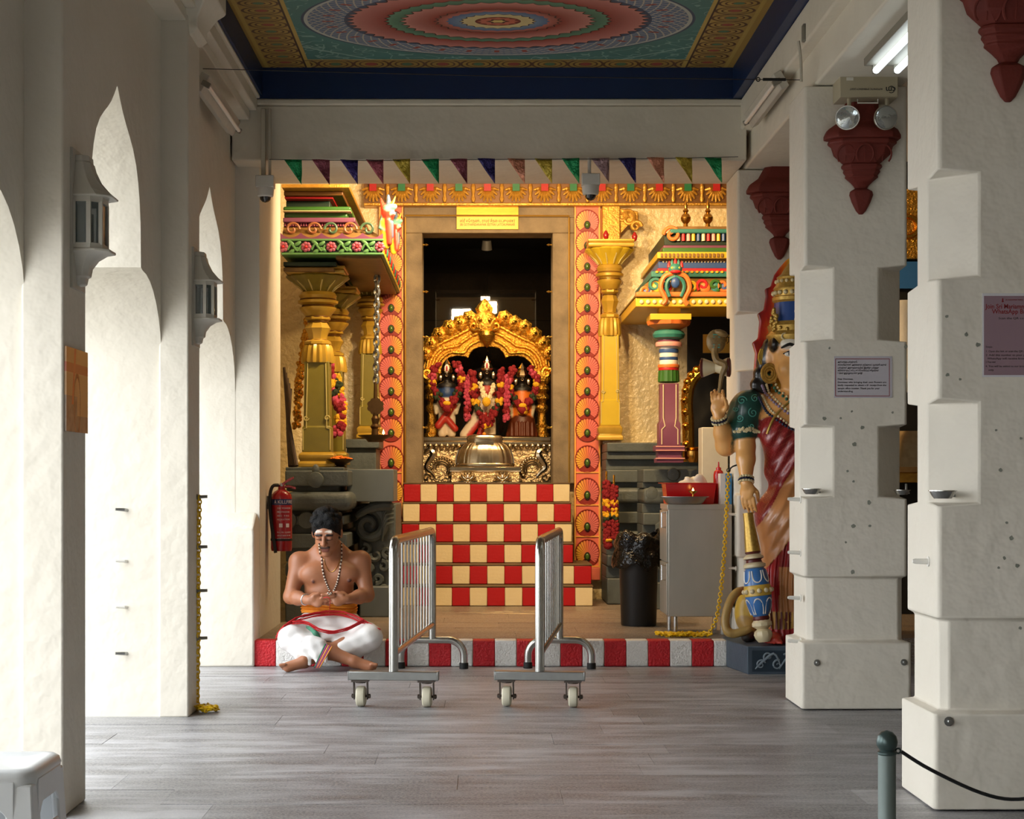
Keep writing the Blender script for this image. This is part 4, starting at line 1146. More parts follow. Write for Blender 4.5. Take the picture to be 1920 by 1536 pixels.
# crouching lion at the statue's feet
vcmat('lion_paint', .45, coat=.2, bump=.2, bscale=50)
LP = dict(tan=(168, 136, 74), yel=(196, 160, 50), dk=(60, 54, 50), mane=(120, 76, 40))
lc = V_((1.76, 11.14, .175))
lp = [ellp(lc+V_((.02, .0, .20)), (.115, .10, .16), 'yel', .05, (0, .25, 0)), ellp(lc+V_((.18, .06, .20)), (.20, .09, .12), 'tan', .05), ellp(lc+V_((.40, .06, .24)), (.12, .095, .17), 'tan', .05),
      cap(lc+V_((-.02, -.04, .12)), lc+V_((-.01, -.13, .05)), .065, .045, 'tan', .03), cap(lc+V_((-.01, -.12, .045)), lc+V_((-.05, -.19, .035)), .042, .035, 'dk', .02),
      cap(lc+V_((.42, -.0, .15)), lc+V_((.44, -.07, .04)), .045, .04, 'tan', .03), ellp(lc+V_((.46, .03, .40)), (.11, .10, .11), 'mane', .03), ellp(lc+V_((.47, -.05, .40)), (.075, .08, .075), 'tan', .03), ellp(lc+V_((.47, -.12, .375)), (.045, .045, .04), 'tan', .02), ellp(lc+V_((.47, -.16, .39)), (.015, .012, .01), 'dk', .008)]
tl = dense([lc+V_((-.02, -.02, .10)), P(1383, 1112, 10.96), P(1366, 1135, 10.93), P(1358, 1180, 10.90), P(1362, 1190, 10.88), P(1385, 1194, 10.86), P(1405, 1190, 10.84)], 22)
tl = dense([lc+V_((.05, .02, .30)), P(1388, 1108, 11.0), P(1370, 1126, 10.96), P(1360, 1160, 10.93), P(1364, 1184, 10.91), P(1380, 1188, 10.90), P(1404, 1180, 10.89)], 22)
for a, b in zip(tl, tl[1:]): lp.append(cap(a, b, .026, .026, 'tan', .01))
def grounded(V, col):
    V = V.copy(); V[:, 2] = np.maximum(V[:, 2], .1755); return V, col
surf_obj('lion', lp, .008, LP, 'lion_paint', gs, fn=grounded)
# ------------------------------------------------------------------ lotus pilasters beside the doorway
def fan_material(name, flip, c0=(246,186,70), c1=(240,132,80), c2=(232,120,112)):
    m = bpy.data.materials.new(name); m.use_nodes = True; t = NT(m.node_tree); b = m.node_tree.nodes['Principled BSDF']
    x, y, z = t.xyz(t.coord('Object'))
    u = (x*(-1 if flip else 1))/.2+.5
    c = t.ramp(u+t.noise(t.coord(), 30)*.12-.06, [(.15, lin(c0)), (.48, lin(c1)), (.62, lin(c2)), (.95, lin(c2))])
    t.put(b.inputs['Base Color'], c); b.inputs['Roughness'].default_value = .45; M[name] = m
fan_material('fan_warm', False); fan_material('fan_warm_flip', True)
mat('fan_line', (150,44,34), .5); mat('pil_pink', (226,110,96), .5, var=.3, vscale=9, col2=(236,150,80)); mat('pil_edge', (240,170,80), .45)
mat('bead_green', (84,120,40), .22, coat=.6, var=.5, vscale=40, col2=(40,70,24)); mat('bead_ring', (34,30,22), .5)
def fan_mesh(w_, h_, m1, name):
    """round fan of petals about a bead; the top edge leans forward over the fan above"""
    b = MB(); R_ = w_*.5; cz = .045; c0 = cz+R_*.28
    lean = lambda v: -.004-.014*max(0, (v-c0+R_)/(2*R_))
    rim = [(R_*math.cos(2*PI*k/28), c0+R_*math.sin(2*PI*k/28)) for k in range(28)]
    b.prism(rim, lambda u, v, t: (u, t+lean(v), v), .004, 0, m=1)
    b.tube([(u, lean(v)-.003, v) for u, v in rim], .0042, 5, closed=True, m=1)
    n = 21
    for k in range(n):
        a = -.62+(PI+1.24)*(k+.5)/n; ca, sa = math.cos(a), math.sin(a)
        # distance from the bead to the rim along this direction
        e = R_*.28; q = sa*e; rm_ = (q+math.sqrt(max(q*q+R_*R_-e*e, 1e-6)))*.965
        r0 = .030; w1 = rm_*math.tan((PI+1.24)/n/2)*.74; w0 = r0*math.tan((PI+1.24)/n/2)*.8
        pet = [(r0, -w0), (rm_*.93, -w1), (rm_, 0), (rm_*.93, w1), (r0, w0)]
        b.prism(pet, lambda u, v, t: (u*ca-v*sa, t+lean(cz+u*sa+v*ca), cz+u*sa+v*ca), 0, -.005)
    return b.mesh(name, [m1, 'fan_line'])
bead_me = MB().ell((0, -.022, .045), (.019, .014, .027), 12, 8).mesh('bead', 'bead_green')
ring_me = MB().torus((0, -.017, .045), .0235, .005, 14, 6, Matrix.Rotation(PI/2, 3, 'X'), sy=1.3).mesh('bead_ring', 'bead_ring')
def place(me, name, loc, parent):
    o = bpy.data.objects.new(name, me); C.objects.link(o); o.parent = parent
    o.location = Vector(loc)-(rootloc(parent) if not parent.parent or True else 0)
    return o
def child(me, name, parent):
    o = bpy.data.objects.new(name, me); C.objects.link(o); o.parent = parent; return o
def lotus_pilaster(pa, pb, flip, label):
    d = DW-.06; xa_, xb_ = X(pa, d), X(pb, d); xc = (xa_+xb_)/2; z0, z1 = Z(1088, d), Z(387, d)
    t = thing('lotus_pilaster', label, 'pilaster', (xc, d, z0), 'lotus pilasters')
    MB().box(xa_, xb_, d, DW+.01, z0, z1).build('backing', 'pil_pink', t)
    for q in (xa_+.006, xb_-.006): MB().box(q-.007, q+.007, d-.014, d, z0, z1).build('edge_strip', 'pil_edge', t)
    fm = fan_mesh(.205, .185, 'fan_warm_flip' if flip else 'fan_warm', 'lotus_fan')
    big = fan_mesh(.212, .2, 'fan_warm_flip' if flip else 'fan_warm', 'lotus_fan')
    for k in range(11):                                      # upper overlapping fans
        o = place(fm, 'lotus_fan', (xc, d-.0004*k, Z(422+k*39, d)-.045), t)
        child(bead_me, 'bead', o); child(ring_me, 'bead_ring', o)
    for k, (ya, yb) in enumerate(((822, 886), (886, 947), (947, 1006), (1006, 1062))):   # framed square panels
        MB().box(xa_, xb_, d-.01, d, Z(yb, d)-.006, Z(yb, d)+.006).build('panel_bar', 'pil_edge', t)
        o = place(big, 'lotus_fan', (xc, d, Z(yb, d)+.035), t); o.scale = (1, 1, 1.12)
        child(bead_me, 'bead', o); child(ring_me, 'bead_ring', o)
    MB().box(xa_, xb_, d-.02, d, z0, Z(1064, d)).build('foot_block', 'pil_pink', t, bevel=.006)
    return t
lotus_pilaster(1077, 1125, False, 'pink and yellow lotus pilaster beside the golden column')
lotus_pilaster(711, 756, True, 'pink and yellow lotus pilaster beside the hanging lamp')

# ------------------------------------------------------------------ gilded cornice above the doorway
mat('gold_paint', (206,156,62), .34, .45, var=.55, vscale=18, col2=(120,72,26), bump=.5, bscale=60, bdist=.01)
mat('gold_dark', (110,72,30), .45, .3); mat('gold', (232,176,70), .22, 1.0, var=.3, vscale=40, col2=(190,120,40), bump=.35, bscale=70, bdist=.008)
mat('orange_paint', (206,90,46), .5, var=.4, vscale=12, col2=(150,50,30)); mat('jewel_red', (170,30,34), .25, coat=.5); mat('jewel_green', (36,110,70), .25, coat=.5)
dcn = DW-.12
cn = thing('gilded_cornice', 'gilded cornice with lotus petals and red and green jewels over the doorway', 'cornice', (X(1000, dcn), dcn, Z(385, dcn)))
xa_, xb_ = X(682, dcn), X(1420, dcn)
MB().box(xa_, xb_, dcn, DW+.01, Z(385, dcn), Z(345, dcn)).build('board', 'gold_dark', cn)
MB().box(xa_, xb_, dcn-.05, DW, Z(345, dcn), Z(330, dcn)).build('top_moulding', 'orange_paint', cn, bevel=.012)
MB().box(xa_, xb_, dcn-.03, DW, Z(387, dcn), Z(381, dcn)).build('bottom_moulding', 'gold_paint', cn, bevel=.008)
pf = MB()
for k in range(9):
    a = -PI*(k+.5)/9; pf.tube([(.02*math.cos(a), 0, .02*math.sin(a)), (.055*math.cos(a), -.016, .07*math.sin(a)), (.098*math.cos(a), -.004, .128*math.sin(a))], [.007, .016, .009], 6)
pf = pf.mesh('petal_fan', 'gold_paint')
jm = [MB().obox((0, -.02, 0), (.062, .03, .075)).mesh('jewel', q) for q in ('jewel_red', 'jewel_green')]
db = MB().lathe([(.012, -.16), (.02, -.13), (.012, -.10), (.02, -.03), (.014, 0)], (0, -.01, 0), 8).mesh('baluster', 'gold_paint')
px = 700; k = 0
while px < 1370:
    x_ = X(px, dcn); o = place(pf, 'petal_fan', (x_, dcn-.01, Z(352, dcn)), cn)
    j = place(jm[k % 2], 'jewel', (x_, dcn-.025, Z(352, dcn)), cn)
    place(db, 'baluster', (x_+.126, dcn-.012, Z(346, dcn)), cn)
    px += 53.5; k += 1

# ------------------------------------------------------------------ columns
mat('col_green', (128,116,40), .4, var=.3, vscale=10, col2=(96,84,26), coat=.2); mat('col_gold', (196,158,56), .35, .25, var=.3, vscale=12, col2=(140,104,30), coat=.2); mat('col_line', (206,190,120), .45)
mat('col_yellow', (210,180,44), .35, var=.25, vscale=8, col2=(176,140,30), coat=.3)
def temple_column(cx, cy, z0, h, hw, label, mats_, group, cap_scale=1.0):
    shaft, trim, line = mats_
    t = thing('temple_column', label, 'column', (cx, cy, z0), group)
    f = lambda q: z0+h*q
    MB().sqstack([(1.28*hw, f(0)), (1.28*hw, f(.018)), (1.12*hw, f(.03)), (1.22*hw, f(.045)), (1.22*hw, f(.062)), (1.02*hw, f(.075))], (cx, cy, 0)).build('base', trim, t, bevel=.004)
    MB().sqstack([(hw, f(.075)), (hw*.98, f(.20)), (hw*.9, f(.205)), (hw*.86, f(.53))], (cx, cy, 0)).build('shaft', shaft, t, bevel=.004)
    for s_ in (-1, 1):
        MB().tube([(cx+s_*hw*.70, cy-hw*.97, f(.26)), (cx+s_*hw*.62, cy-hw*.90, f(.52))], .004, 5).build('shaft_line', line, t)
        MB().tube([(cx+s_*hw*.93, cy-hw*1.0, f(.085)), (cx+s_*hw*.93, cy-hw*1.0, f(.19)), (cx+s_*hw*.7, cy-hw*1.0, f(.195)), (cx+s_*hw*.7, cy-hw*.97, f(.26))], .004, 5).build('shaft_line', line, t)
        MB().tube(spiral((cx+s_*hw*.72, cy-hw*.99, f(.245)), hw*.2, 1.2, 0, s_, 14), .005, 5).build('scroll', line, t)
    MB().lathe([(hw*1.02, f(.525)), (hw*1.06, f(.54)), (hw*.95, f(.60)), (hw*.86, f(.615))], (cx, cy, 0), 32, flute=fl(16, .12)).build('fluted_band', trim, t)
    MB().lathe([(hw*.8, f(.612)), (hw*.98, f(.62)), (hw*.98, f(.632)), (hw*.66, f(.645)), (hw*.72, f(.67)), (hw*.95, f(.70)), (hw*.72, f(.725)), (hw*.66, f(.735)), (hw*.92, f(.745)), (hw*.92, f(.757))], (cx, cy, 0), 8, phase=PI/8).build('urn', trim, t)
    for r_, q in ((.82, .614), (.69, .640), (.70, .733), (.84, .757), (1.08, .8125), (1.2, .846)):
        MB().torus((cx, cy, f(q)), hw*r_, hw*.05, 24, 6).build('dark_ring', 'gold_dark', t)
    MB().lathe([(hw*q_, f(z_)) for q_, z_ in ((.8, .757), (.92, .765), (1.1, .782), (1.26, .796), (1.28, .804), (1.05, .808), (1.05, .817), (1.40, .826), (1.42, .838), (1.2, .843), (1.22, .849), (1.32, .864), (1.2, .88), (.95, .886))], (cx, cy, 0), 28).build('bulb', trim, t)
    c = cap_scale
    MB().lathe([(hw*.95, f(.88)), (hw*1.1*c, f(.90)), (hw*1.55*c, f(.925)), (hw*2.05*c, f(.955)), (hw*2.0*c, f(.962)), (hw*1.4*c, f(.962))], (cx, cy, 0), 48, flute=lambda th, i: 1+(.10 if 1 < i < 5 else .04)*abs(math.sin(6*th)), phase=PI/12).build('lotus_capital', shaft, t)
    lp_ = MB()
    for k in range(12):
        a = 2*PI*k/12+PI/12
        lp_.tube([(cx+hw*r_*c*math.cos(a), cy+hw*r_*c*math.sin(a), f(q)) for r_, q in ((1.02, .885), (1.3, .907), (1.75, .932), (2.15, .957))], [.004, .008, .008, .004], 5)
    lp_.build('petal_rib', line, t)
    MB().sqstack([(hw*1.95*c, f(.962)), (hw*2.0*c, f(.968)), (hw*2.0*c, f(.98)), (hw*1.9*c, f(.984)), (hw*2.02*c, f(.99)), (hw*2.02*c, f(1.0))], (cx, cy, 0)).build('abacus', trim, t, bevel=.003)
    return t
GM = ('col_green', 'col_gold', 'col_line')
gcol = 'olive and gold columns of the porch'
temple_column(X(596, 12.95), 12.95, Z(876, 12.95), sp(371, 12.95), sp(27, 12.95), 'olive green column on the grey plinth, lotus capital, standing before the extinguisher wall', GM, gcol)
temple_column(X(622, 13.95), 13.95, Z(872, 13.95), sp(330, 13.95), sp(25, 13.95), 'olive column with a flower garland hung on it', GM, gcol)
temple_column(X(694, 14.9), 14.9, Z(822, 14.9), sp(300, 14.9), sp(19, 14.9), 'slim olive column against the cream wall behind the hanging lamp', GM, gcol, .8)
temple_column(X(1143, 14.93), 14.93, Z(826, 14.93), sp(372, 14.93), sp(18.5, 14.93), 'bright golden yellow column beside the lotus pilaster', ('col_yellow', 'col_gold', 'col_line'), None, 1.15)
# carved bracket above the golden column
bk = thing('scroll_bracket', 'gilded scroll bracket with red pendants on the golden column', 'bracket', P(1150, 452, 14.95))
for (px_, py_, r_, s_, a) in ((1145, 425, .075, 1, 1), (1178, 410, .07, -1, 2), (1192, 425, .05, 1, 0), (1165, 405, .05, -1, 1)):
    MB().tube(spiral(P(px_, py_, 14.9), r_, 1.3, a, s_, 24), [.02*(1-.5*i/24) for i in range(24)], 7).build('scroll', 'gold_paint', bk)
MB().box(X(1128, 14.95), X(1162, 14.95), 14.88, DW, Z(455, 14.95), Z(388, 14.95)).build('core', 'gold_paint', bk, bevel=.01)
MB().prism([(X(1160, 14.95), Z(392, 14.95)), (X(1196, 14.95), Z(398, 14.95)), (X(1196, 14.95), Z(425, 14.95)), (X(1180, 14.95), Z(420, 14.95)), (X(1162, 14.95), Z(440, 14.95))], lambda u, v, t: (u, t, v), 14.90, 15.0).build('arm', 'gold_paint', bk, bevel=.01)
for px_, py_ in ((1136, 440), (1190, 443)):
    MB().lathe([(0, -.05), (.02, -.03), (.026, 0), (.012, .03), (0, .04)], P(px_, py_, 14.87), 10).build('pendant', 'jewel_red', bk)

# ------------------------------------------------------------------ grey moulded plinths
def plinth(name, label, x0, x1, y0, y1, levels, parent_mats, extra=None):
    t = thing(name, label, 'plinth', ((x0+x1)/2, y0, ZP))
    for k, (za, zb, off, bev) in enumerate(levels):
        MB().box(x0, x1+off, y0-off, y1, za, zb).build('moulding', parent_mats[k % len(parent_mats)], t, bevel=bev, seg=3)
    return t
zz = lambda py: Z(py, 12.5)
lv = [(ZP, zz(1120), .05, .01), (zz(1120), zz(1085), .0, .004), (zz(1085), zz(1055), .06, .03), (zz(1055), zz(1030), .0, .004), (zz(1030), zz(1002), .05, .01), (zz(1002), zz(985), -.04, .004), (zz(985), zz(968), .03, .01), (zz(968), zz(958), -.05, .004), (zz(958), zz(922), .09, .055), (zz(922), zz(912), -.03, .004), (zz(912), zz(882), .06, .012), (zz(882), zz(876), .02, .004)]
pg = plinth('porch_plinth', 'dark grey moulded stone plinth under the olive columns', -1.44, X(636, 12.5), 12.66, 15.1, lv, ['stone_grey'])
MB().lathe([(0, 0), (.06, .0), (.055, .02), (.02, .03), (0, .03)], P(592, 900, 12.54), 16, rot=Matrix.Rotation(PI/2, 3, 'X')).ell(P(592, 882, 12.57), (.028, .02, .045)).build('leaf_boss', 'stone_grey', pg)
for px_ in (540, 575, 610):
    MB().lathe([(.0, 0), (.065, .0), (.06, .008), (0, .01)], P(px_, 976, 12.62), 16, rot=Matrix.Rotation(PI/2, 3, 'X')).build('scallop', 'stone_grey', pg)
MB().box(X(645, 14.4), X(711, 14.4), 14.4, 15.05, Z(841, 14.5), Z(824, 14.5)).build('rear_moulding', 'stone_grey', pg, bevel=.01)
MB().box(X(650, 14.45), X(705, 14.45), 14.45, 15.05, ZP, Z(841, 14.5)).build('rear_block', 'stone_grey', pg, bevel=.006)
sb_ = MB().box(X(650, 13.0), X(738, 13.0), 13.0, 13.6, Z(941, 13.0), Z(880, 13.0)).build('stone_slab', 'stone_grey_smooth', None, bevel=.006, origin=P(694, 941, 13.0))
tag(sb_, 'plain grey stone slab resting on the carved elephant-trunk balustrade', 'slab')
# carved balustrade with a trunk scroll
bl_ = thing('carved_balustrade', 'grey carved stone balustrade ending in a curled trunk scroll', 'balustrade', P(690, 1165, 13.0))
MB().box(X(674, 13.2), X(742, 13.2), 13.2, 14.15, ZP, Z(945, 13.2)).build('core', 'stone_grey', bl_, bevel=.01)
MB().tube(spiral(P(692, 985, 13.16), .135, 1.4, 1.6, -1, 30), [.048*(1-.55*i/30) for i in range(30)], 10).build('trunk_scroll', 'stone_grey', bl_)
MB().tube(dense([P(735, 950, 13.15), P(715, 948, 13.12), P(690, 955, 13.10), P(668, 968, 13.12)], 12), [.03, .04, .045, .045, .045, .04, .04, .035, .03, .03, .025, .02], 10).build('brow', 'stone_grey', bl_)
for k in range(5):
    MB().tube(dense([P(738, 948+k*8, 13.15), P(722, 950+k*9, 13.12), P(716, 975+k*10, 13.13)], 8), .010, 6).build('mane_line', 'stone_grey', bl_)
for (px_, py_, rx) in ((684, 1030, .05), (704, 1041, .055), (718, 1062, .05), (690, 1063, .05), (708, 1085, .045), (726, 1036, .045), (688, 1090, .05), (720, 1110, .05)):
    MB().tube(spiral(P(px_, py_, 13.17), rx*.9, 1.1, px_*.37, 1 if py_ % 2 else -1, 14), [.024*(1-.5*i/14) for i in range(14)], 6).build('carved_lobe', 'stone_grey', bl_, smooth=20)
MB().box(X(674, 13.05), X(730, 13.05), 13.05, 13.3, ZP, Z(1100, 13.05)).build('foot_block', 'stone_grey_smooth', bl_, bevel=.01)
zk = lambda py: Z(py, 13.9)
lv = [(ZP, zk(1092), .10, .01), (zk(1092), zk(1070), .0, .004), (zk(1070), zk(1046), .07, .02), (zk(1046), zk(1030), .01, .004), (zk(1030), zk(1000), .06, .025), (zk(1000), zk(985), -.02, .004), (zk(985), zk(962), .05, .01), (zk(962), zk(945), -.03, .004), (zk(945), zk(915), .07, .035), (zk(915), zk(905), -.02, .004), (zk(905), zk(880), .05, .01), (zk(880), zk(860), -.02, .004), (zk(860), zk(845), .05, .008), (zk(845), zk(827), .09, .01)]
kp = thing('kiosk_plinth', 'grey moulded stone plinth under the cream wall and painted kiosk', 'plinth', (1.7, 13.9, ZP))
r2 = random.Random(21)
for k, (za, zb, off, bev) in enumerate(lv):
    MB().box(X(1136, 14.6), 2.8, 14.55-off, DW-.01, za, zb).build('moulding', 'stone_grey', kp, bevel=bev, seg=3)
for k, (za, zb, off, bev) in enumerate(lv):
    if za < 1.30: MB().box(X(1205, 13.95), 2.8, 13.95-off, 14.45, za, min(zb, 1.345)).build('front_moulding', 'stone_grey', kp, bevel=bev, seg=3)
for px_, py_ in ((1262, 890), (1222, 925), (1240, 990), (1205, 1010)):
    MB().lathe([(0, 0), (.05, 0), (.045, .012), (.02, .018), (0, .018)], P(px_, py_, 13.89), 14, rot=Matrix.Rotation(PI/2, 3, 'X'), flute=fl(6, .12)).build('carved_boss', 'stone_grey', kp)

# ------------------------------------------------------------------ porch roof over the olive columns
mat('p_green', (54,104,38), .45, var=.3, vscale=8, col2=(36,84,28), coat=.2); mat('p_purple', (120,64,92), .45, var=.3, vscale=8, col2=(90,44,66)); mat('p_brown', (134,100,52), .5, var=.5, vscale=14, col2=(84,60,30))
mat('p_rose', (150,74,92), .45); mat('p_leaf', (84,130,74), .45); mat('p_dkgreen', (22,44,30), .5); mat('p_red', (190,30,36), .45); mat('p_teal', (50,120,110), .45); mat('p_blue', (54,84,140), .4); mat('p_orange', (220,120,56), .45); mat('p_yellow', (226,180,52), .4); mat('p_pink', (226,160,150), .45); mat('p_line', (216,196,140), .5)
dp_ = 12.55
mat('p_scroll', (150,92,52), .5, var=.4, vscale=20); mat('p_scroll_green', (70,100,70), .5, var=.4, vscale=20)
pr_ = thing('porch_roof', 'tiered painted porch roof with green flower band and dragon corner', 'roof', P(625, 478, dp_))
xl = -1.46; xr = X(718, dp_)
def tier(name, m_, y0, y1, inset, pr_right, bev=.006):
    return MB().box(xl, X(pr_right, dp_), dp_+inset, 15.1, Z(y1, dp_), Z(y0, dp_)).build(name, m_, pr_, bevel=bev)
tier('flower_band', 'p_dkgreen', 449, 476, 0, 718)
for py_ in (450, 476): MB().box(xl, xr+.006, dp_-.012, 15.1, Z(py_, dp_)-.008, Z(py_, dp_)+.008).build('band_edge', 'p_leaf', pr_, bevel=.004)
def flower(c, r_, parent):
    o = MB()
    for k in range(7):
        a = 2*PI*k/7; o.ell(V_(c)+V_((math.cos(a)*r_*.6, 0, math.sin(a)*r_*.6)), (r_*.42, .012, r_*.42), 8, 6)
    o = o.build('flower', 'p_rose', parent); MB().ell(V_(c)+V_((0, -.01, 0)), (r_*.3, .012, r_*.3), 8, 6).build('flower_centre', 'p_red', o)
for px_ in (531, 574, 621, 669, 712): flower(P(px_, 463, dp_-.01), sp(10, dp_), pr_)
for px_ in (552, 597, 645, 691):
    MB().tube(dense([P(px_-13, 468, dp_-.006), P(px_-6, 458, dp_-.01), P(px_, 464, dp_-.01), P(px_+6, 470, dp_-.01), P(px_+13, 460, dp_-.006)], 12), .009, 6).build('vine', 'p_leaf', pr_)
    for (ax_o, ay_o, rt) in ((-7, 455, .6), (6, 457, -.6), (-4, 471, -.5), (9, 468, .5)):
        MB().ell(P(px_+ax_o, ay_o, dp_-.008), (.03, .008, .014), 8, 6, Matrix.Rotation(rt, 3, 'Y')).build('leaf', 'p_leaf', pr_)
# scalloped mauve edge
sc_ = [(X(526, dp_), Z(450, dp_))]
for k in range(5):
    x0_, x1_ = 526+k*38.5, 526+(k+1)*38.5
    for j in range(9):
        t_ = j/8; sc_.append((X(x0_+(x1_-x0_)*t_, dp_), Z(437+9*math.sin(PI*t_)**.8, dp_)))
sc_.append((X(718, dp_), Z(450, dp_)))
MB().prism(sc_, lambda u, v, t: (u, t, v), dp_-.01, dp_+.05).build('scallop_edge', 'p_purple', pr_)
# sloping scrollwork
MB().loft([[(xl, dp_+a, Z(py_, dp_)), (X(b, dp_), dp_+a, Z(py_, dp_)), (X(b, dp_), 15.1, Z(py_, dp_)), (xl, 15.1, Z(py_, dp_))] for a, b, py_ in ((.02, 716, 449), (.06, 705, 436), (.16, 675, 418))]).build('curved_eave', 'p_brown', pr_)
for (px_, s_) in ((548, 1), (588, 1), (622, -1), (655, 1), (690, -1)):
    MB().tube(spiral(P(px_, 430, dp_+.05), .055, 1.2, 0 if s_ > 0 else PI, s_, 20), .010, 6).build('scroll', 'p_scroll' if s_ > 0 else 'p_scroll_green', pr_)
tier('ledge', 'p_purple', 404, 413, .10, 664); tier('ledge', 'p_purple', 413, 420, .14, 660)
for k in range(26): MB().box(X(530+k*5, dp_), X(532.6+k*5, dp_), dp_+.125, dp_+.15, Z(419, dp_), Z(413.5, dp_)).build('dentil', 'p_rose', pr_)
tier('green_moulding', 'p_green', 383, 391, .10, 656, .012); tier('green_moulding', 'p_green', 392, 403, .16, 648, .012)
MB().box(xl, X(656, dp_), dp_+.09, dp_+.2, Z(392.5, dp_), Z(391, dp_)).build('line', 'p_line', pr_)
tier('recess', 'p_dkgreen', 364, 383, .30, 612); tier('red_line', 'p_red', 360, 364, .2, 620, .004); tier('dark_soffit', 'gold_dark', 352, 360, .15, 640); tier('gold_cornice', 'gold_paint', 345, 352, .0, 655, .006)
# painted side of the roof that runs back to the shrine
MB().box(xr-.02, xr+.008, dp_, 15.05, Z(477, dp_), Z(449, dp_)).build('side_band', 'p_yellow', pr_, bevel=.004)
for k in range(12):
    y_ = dp_+.15+k*.2; MB().ell((xr+.012, y_, Z(463, dp_)), (.01, .05, .035), 8, 6).build('side_dot', 'p_teal' if k % 2 else 'p_red', pr_)
MB().box(X(640, 13.1), xr-.02, dp_+.05, 15.0, Z(478, dp_)-.02, Z(478, dp_)+.02).build('soffit_board', 'p_brown', pr_)
for q, (ya, yb) in enumerate(((487, 495), (498, 505))): MB().box(xl, X(628-q*4, dp_), dp_+.12, 14.6, Z(yb, dp_), Z(ya, dp_)).build('architrave', 'p_brown' if q else 'p_dkgreen', pr_, bevel=.004)
# dragon heads at the corner
vcmat('dragon_paint', .4, coat=.3)
DP = dict(y=(236, 186, 50), r=(214, 66, 44), t=(110, 170, 150), b=(70, 88, 110), c=(244, 220, 180))
for (px_, py_, d_, s_) in ((728, 405, dp_+.02, 1.0), (742, 428, 13.6, .85)):
    c = P(px_, py_, d_)
    q = lambda x_, y_, z_: c+V_((x_*s_, y_*s_, z_*s_))
    prd = [cap(q(-.02, 0, -.22), q(-.03, 0, -.05), .030*s_, .036*s_, 'y', .02), cap(q(.01, -.02, -.20), q(.0, -.03, -.04), .022*s_, .024*s_, 'r', .01), ellp(q(0, -.01, .02), (.052*s_, .05*s_, .05*s_), 'r', .02),
           cap(q(.0, -.03, .045), q(.05, -.06, .06), .034*s_, .02*s_, 't', .02), cap(q(.0, -.03, .015), q(.045, -.055, .01), .022*s_, .014*s_, 'c', .01), cap(q(-.03, 0, .05), q(-.055, .01, .13), .025*s_, .008*s_, 'r', .01),
           cap(q(.005, 0, .07), q(.0, .0, .15), .026*s_, .012*s_, 'b', .01), cap(q(.03, -.02, .08), q(.055, -.02, .145), .014*s_, .005*s_, 'y', .008), ellp(q(.02, -.055, .07), (.012*s_,)*3, 'c', .004),
           cap(q(-.04, -.01, 0), q(-.06, -.02, -.09), .014*s_, .01*s_, 't', .01), cap(q(-.06, -.02, -.09), q(-.02, -.03, -.11), .012*s_, .008*s_, 't', .01), cap(q(.03, -.03, -.05), q(.035, -.03, -.16), .013*s_, .008*s_, 'b', .01)]
    surf_obj('dragon_head', prd, .007, DP, 'dragon_paint', pr_)

# ------------------------------------------------------------------ painted kiosk by the cream wall
dk = 13.55
ks = thing('painted_kiosk', 'small painted kiosk shrine with tiered colourful roof and brass finials', 'kiosk', P(1290, 870, dk))
xe = 2.75
def kt(name, m_, y0, y1, inset, left, bev=.006):
    return MB().box(X(left, dk), xe, dk+inset, DW-.05, Z(y1, dk), Z(y0, dk)).build(name, m_, ks, bevel=bev)
kt('eave_band', 'p_yellow', 557, 575, 0, 1192)
for k in range(14): MB().ell(P(1203+k*12.2, 566, dk-.006), (.018, .01, .018), 8, 6).build('eave_stud', 's_cream', ks)
MB().loft([[(X(a, dk), dk+b, Z(py_, dk)), (xe, dk+b, Z(py_, dk)), (xe, DW-.05, Z(py_, dk)), (X(a, dk), DW-.05, Z(py_, dk))] for a, b, py_ in ((1190, -.02, 557), (1198, .02, 545), (1212, .08, 530), (1232, .16, 516))]).build('curved_eave', 'p_brown', ks)
MB().box(X(1192, dk), xe, dk-.025, dk+.03, Z(557, dk), Z(548, dk)).build('wave_edge', 'p_orange', ks, bevel=.01)
cols = ('p_orange', 'p_teal', 'p_blue', 'p_yellow', 'p_red', 'p_green')
for k, px_ in enumerate((1210, 1228, 1245, 1296, 1318, 1340, 1356)):
    py_ = 535 if k else 545
    MB().tube(spiral(P(px_, py_, dk+.02), .052, 1.2, k, 1 if k % 2 else -1, 18), .014, 6).build('scroll', cols[k % 6], ks)
    MB().ell(P(px_+4, py_+5, dk+.03), (.045, .02, .05), 10, 7).build('lobe', cols[(k+2) % 6], ks)
kt('ledge', 'p_teal', 505, 516, .12, 1224); kt('ledge', 'p_red', 497, 505, .2, 1238); kt('bead_ledge', 'p_blue', 483, 497, .22, 1240); kt('ledge', 'p_yellow', 468, 480, .14, 1236); kt('ledge', 'p_brown', 480, 483, .2, 1240)
kt('ledge', 'p_green', 458, 468, .2, 1248); kt('ledge', 'p_purple', 452, 458, .24, 1250)
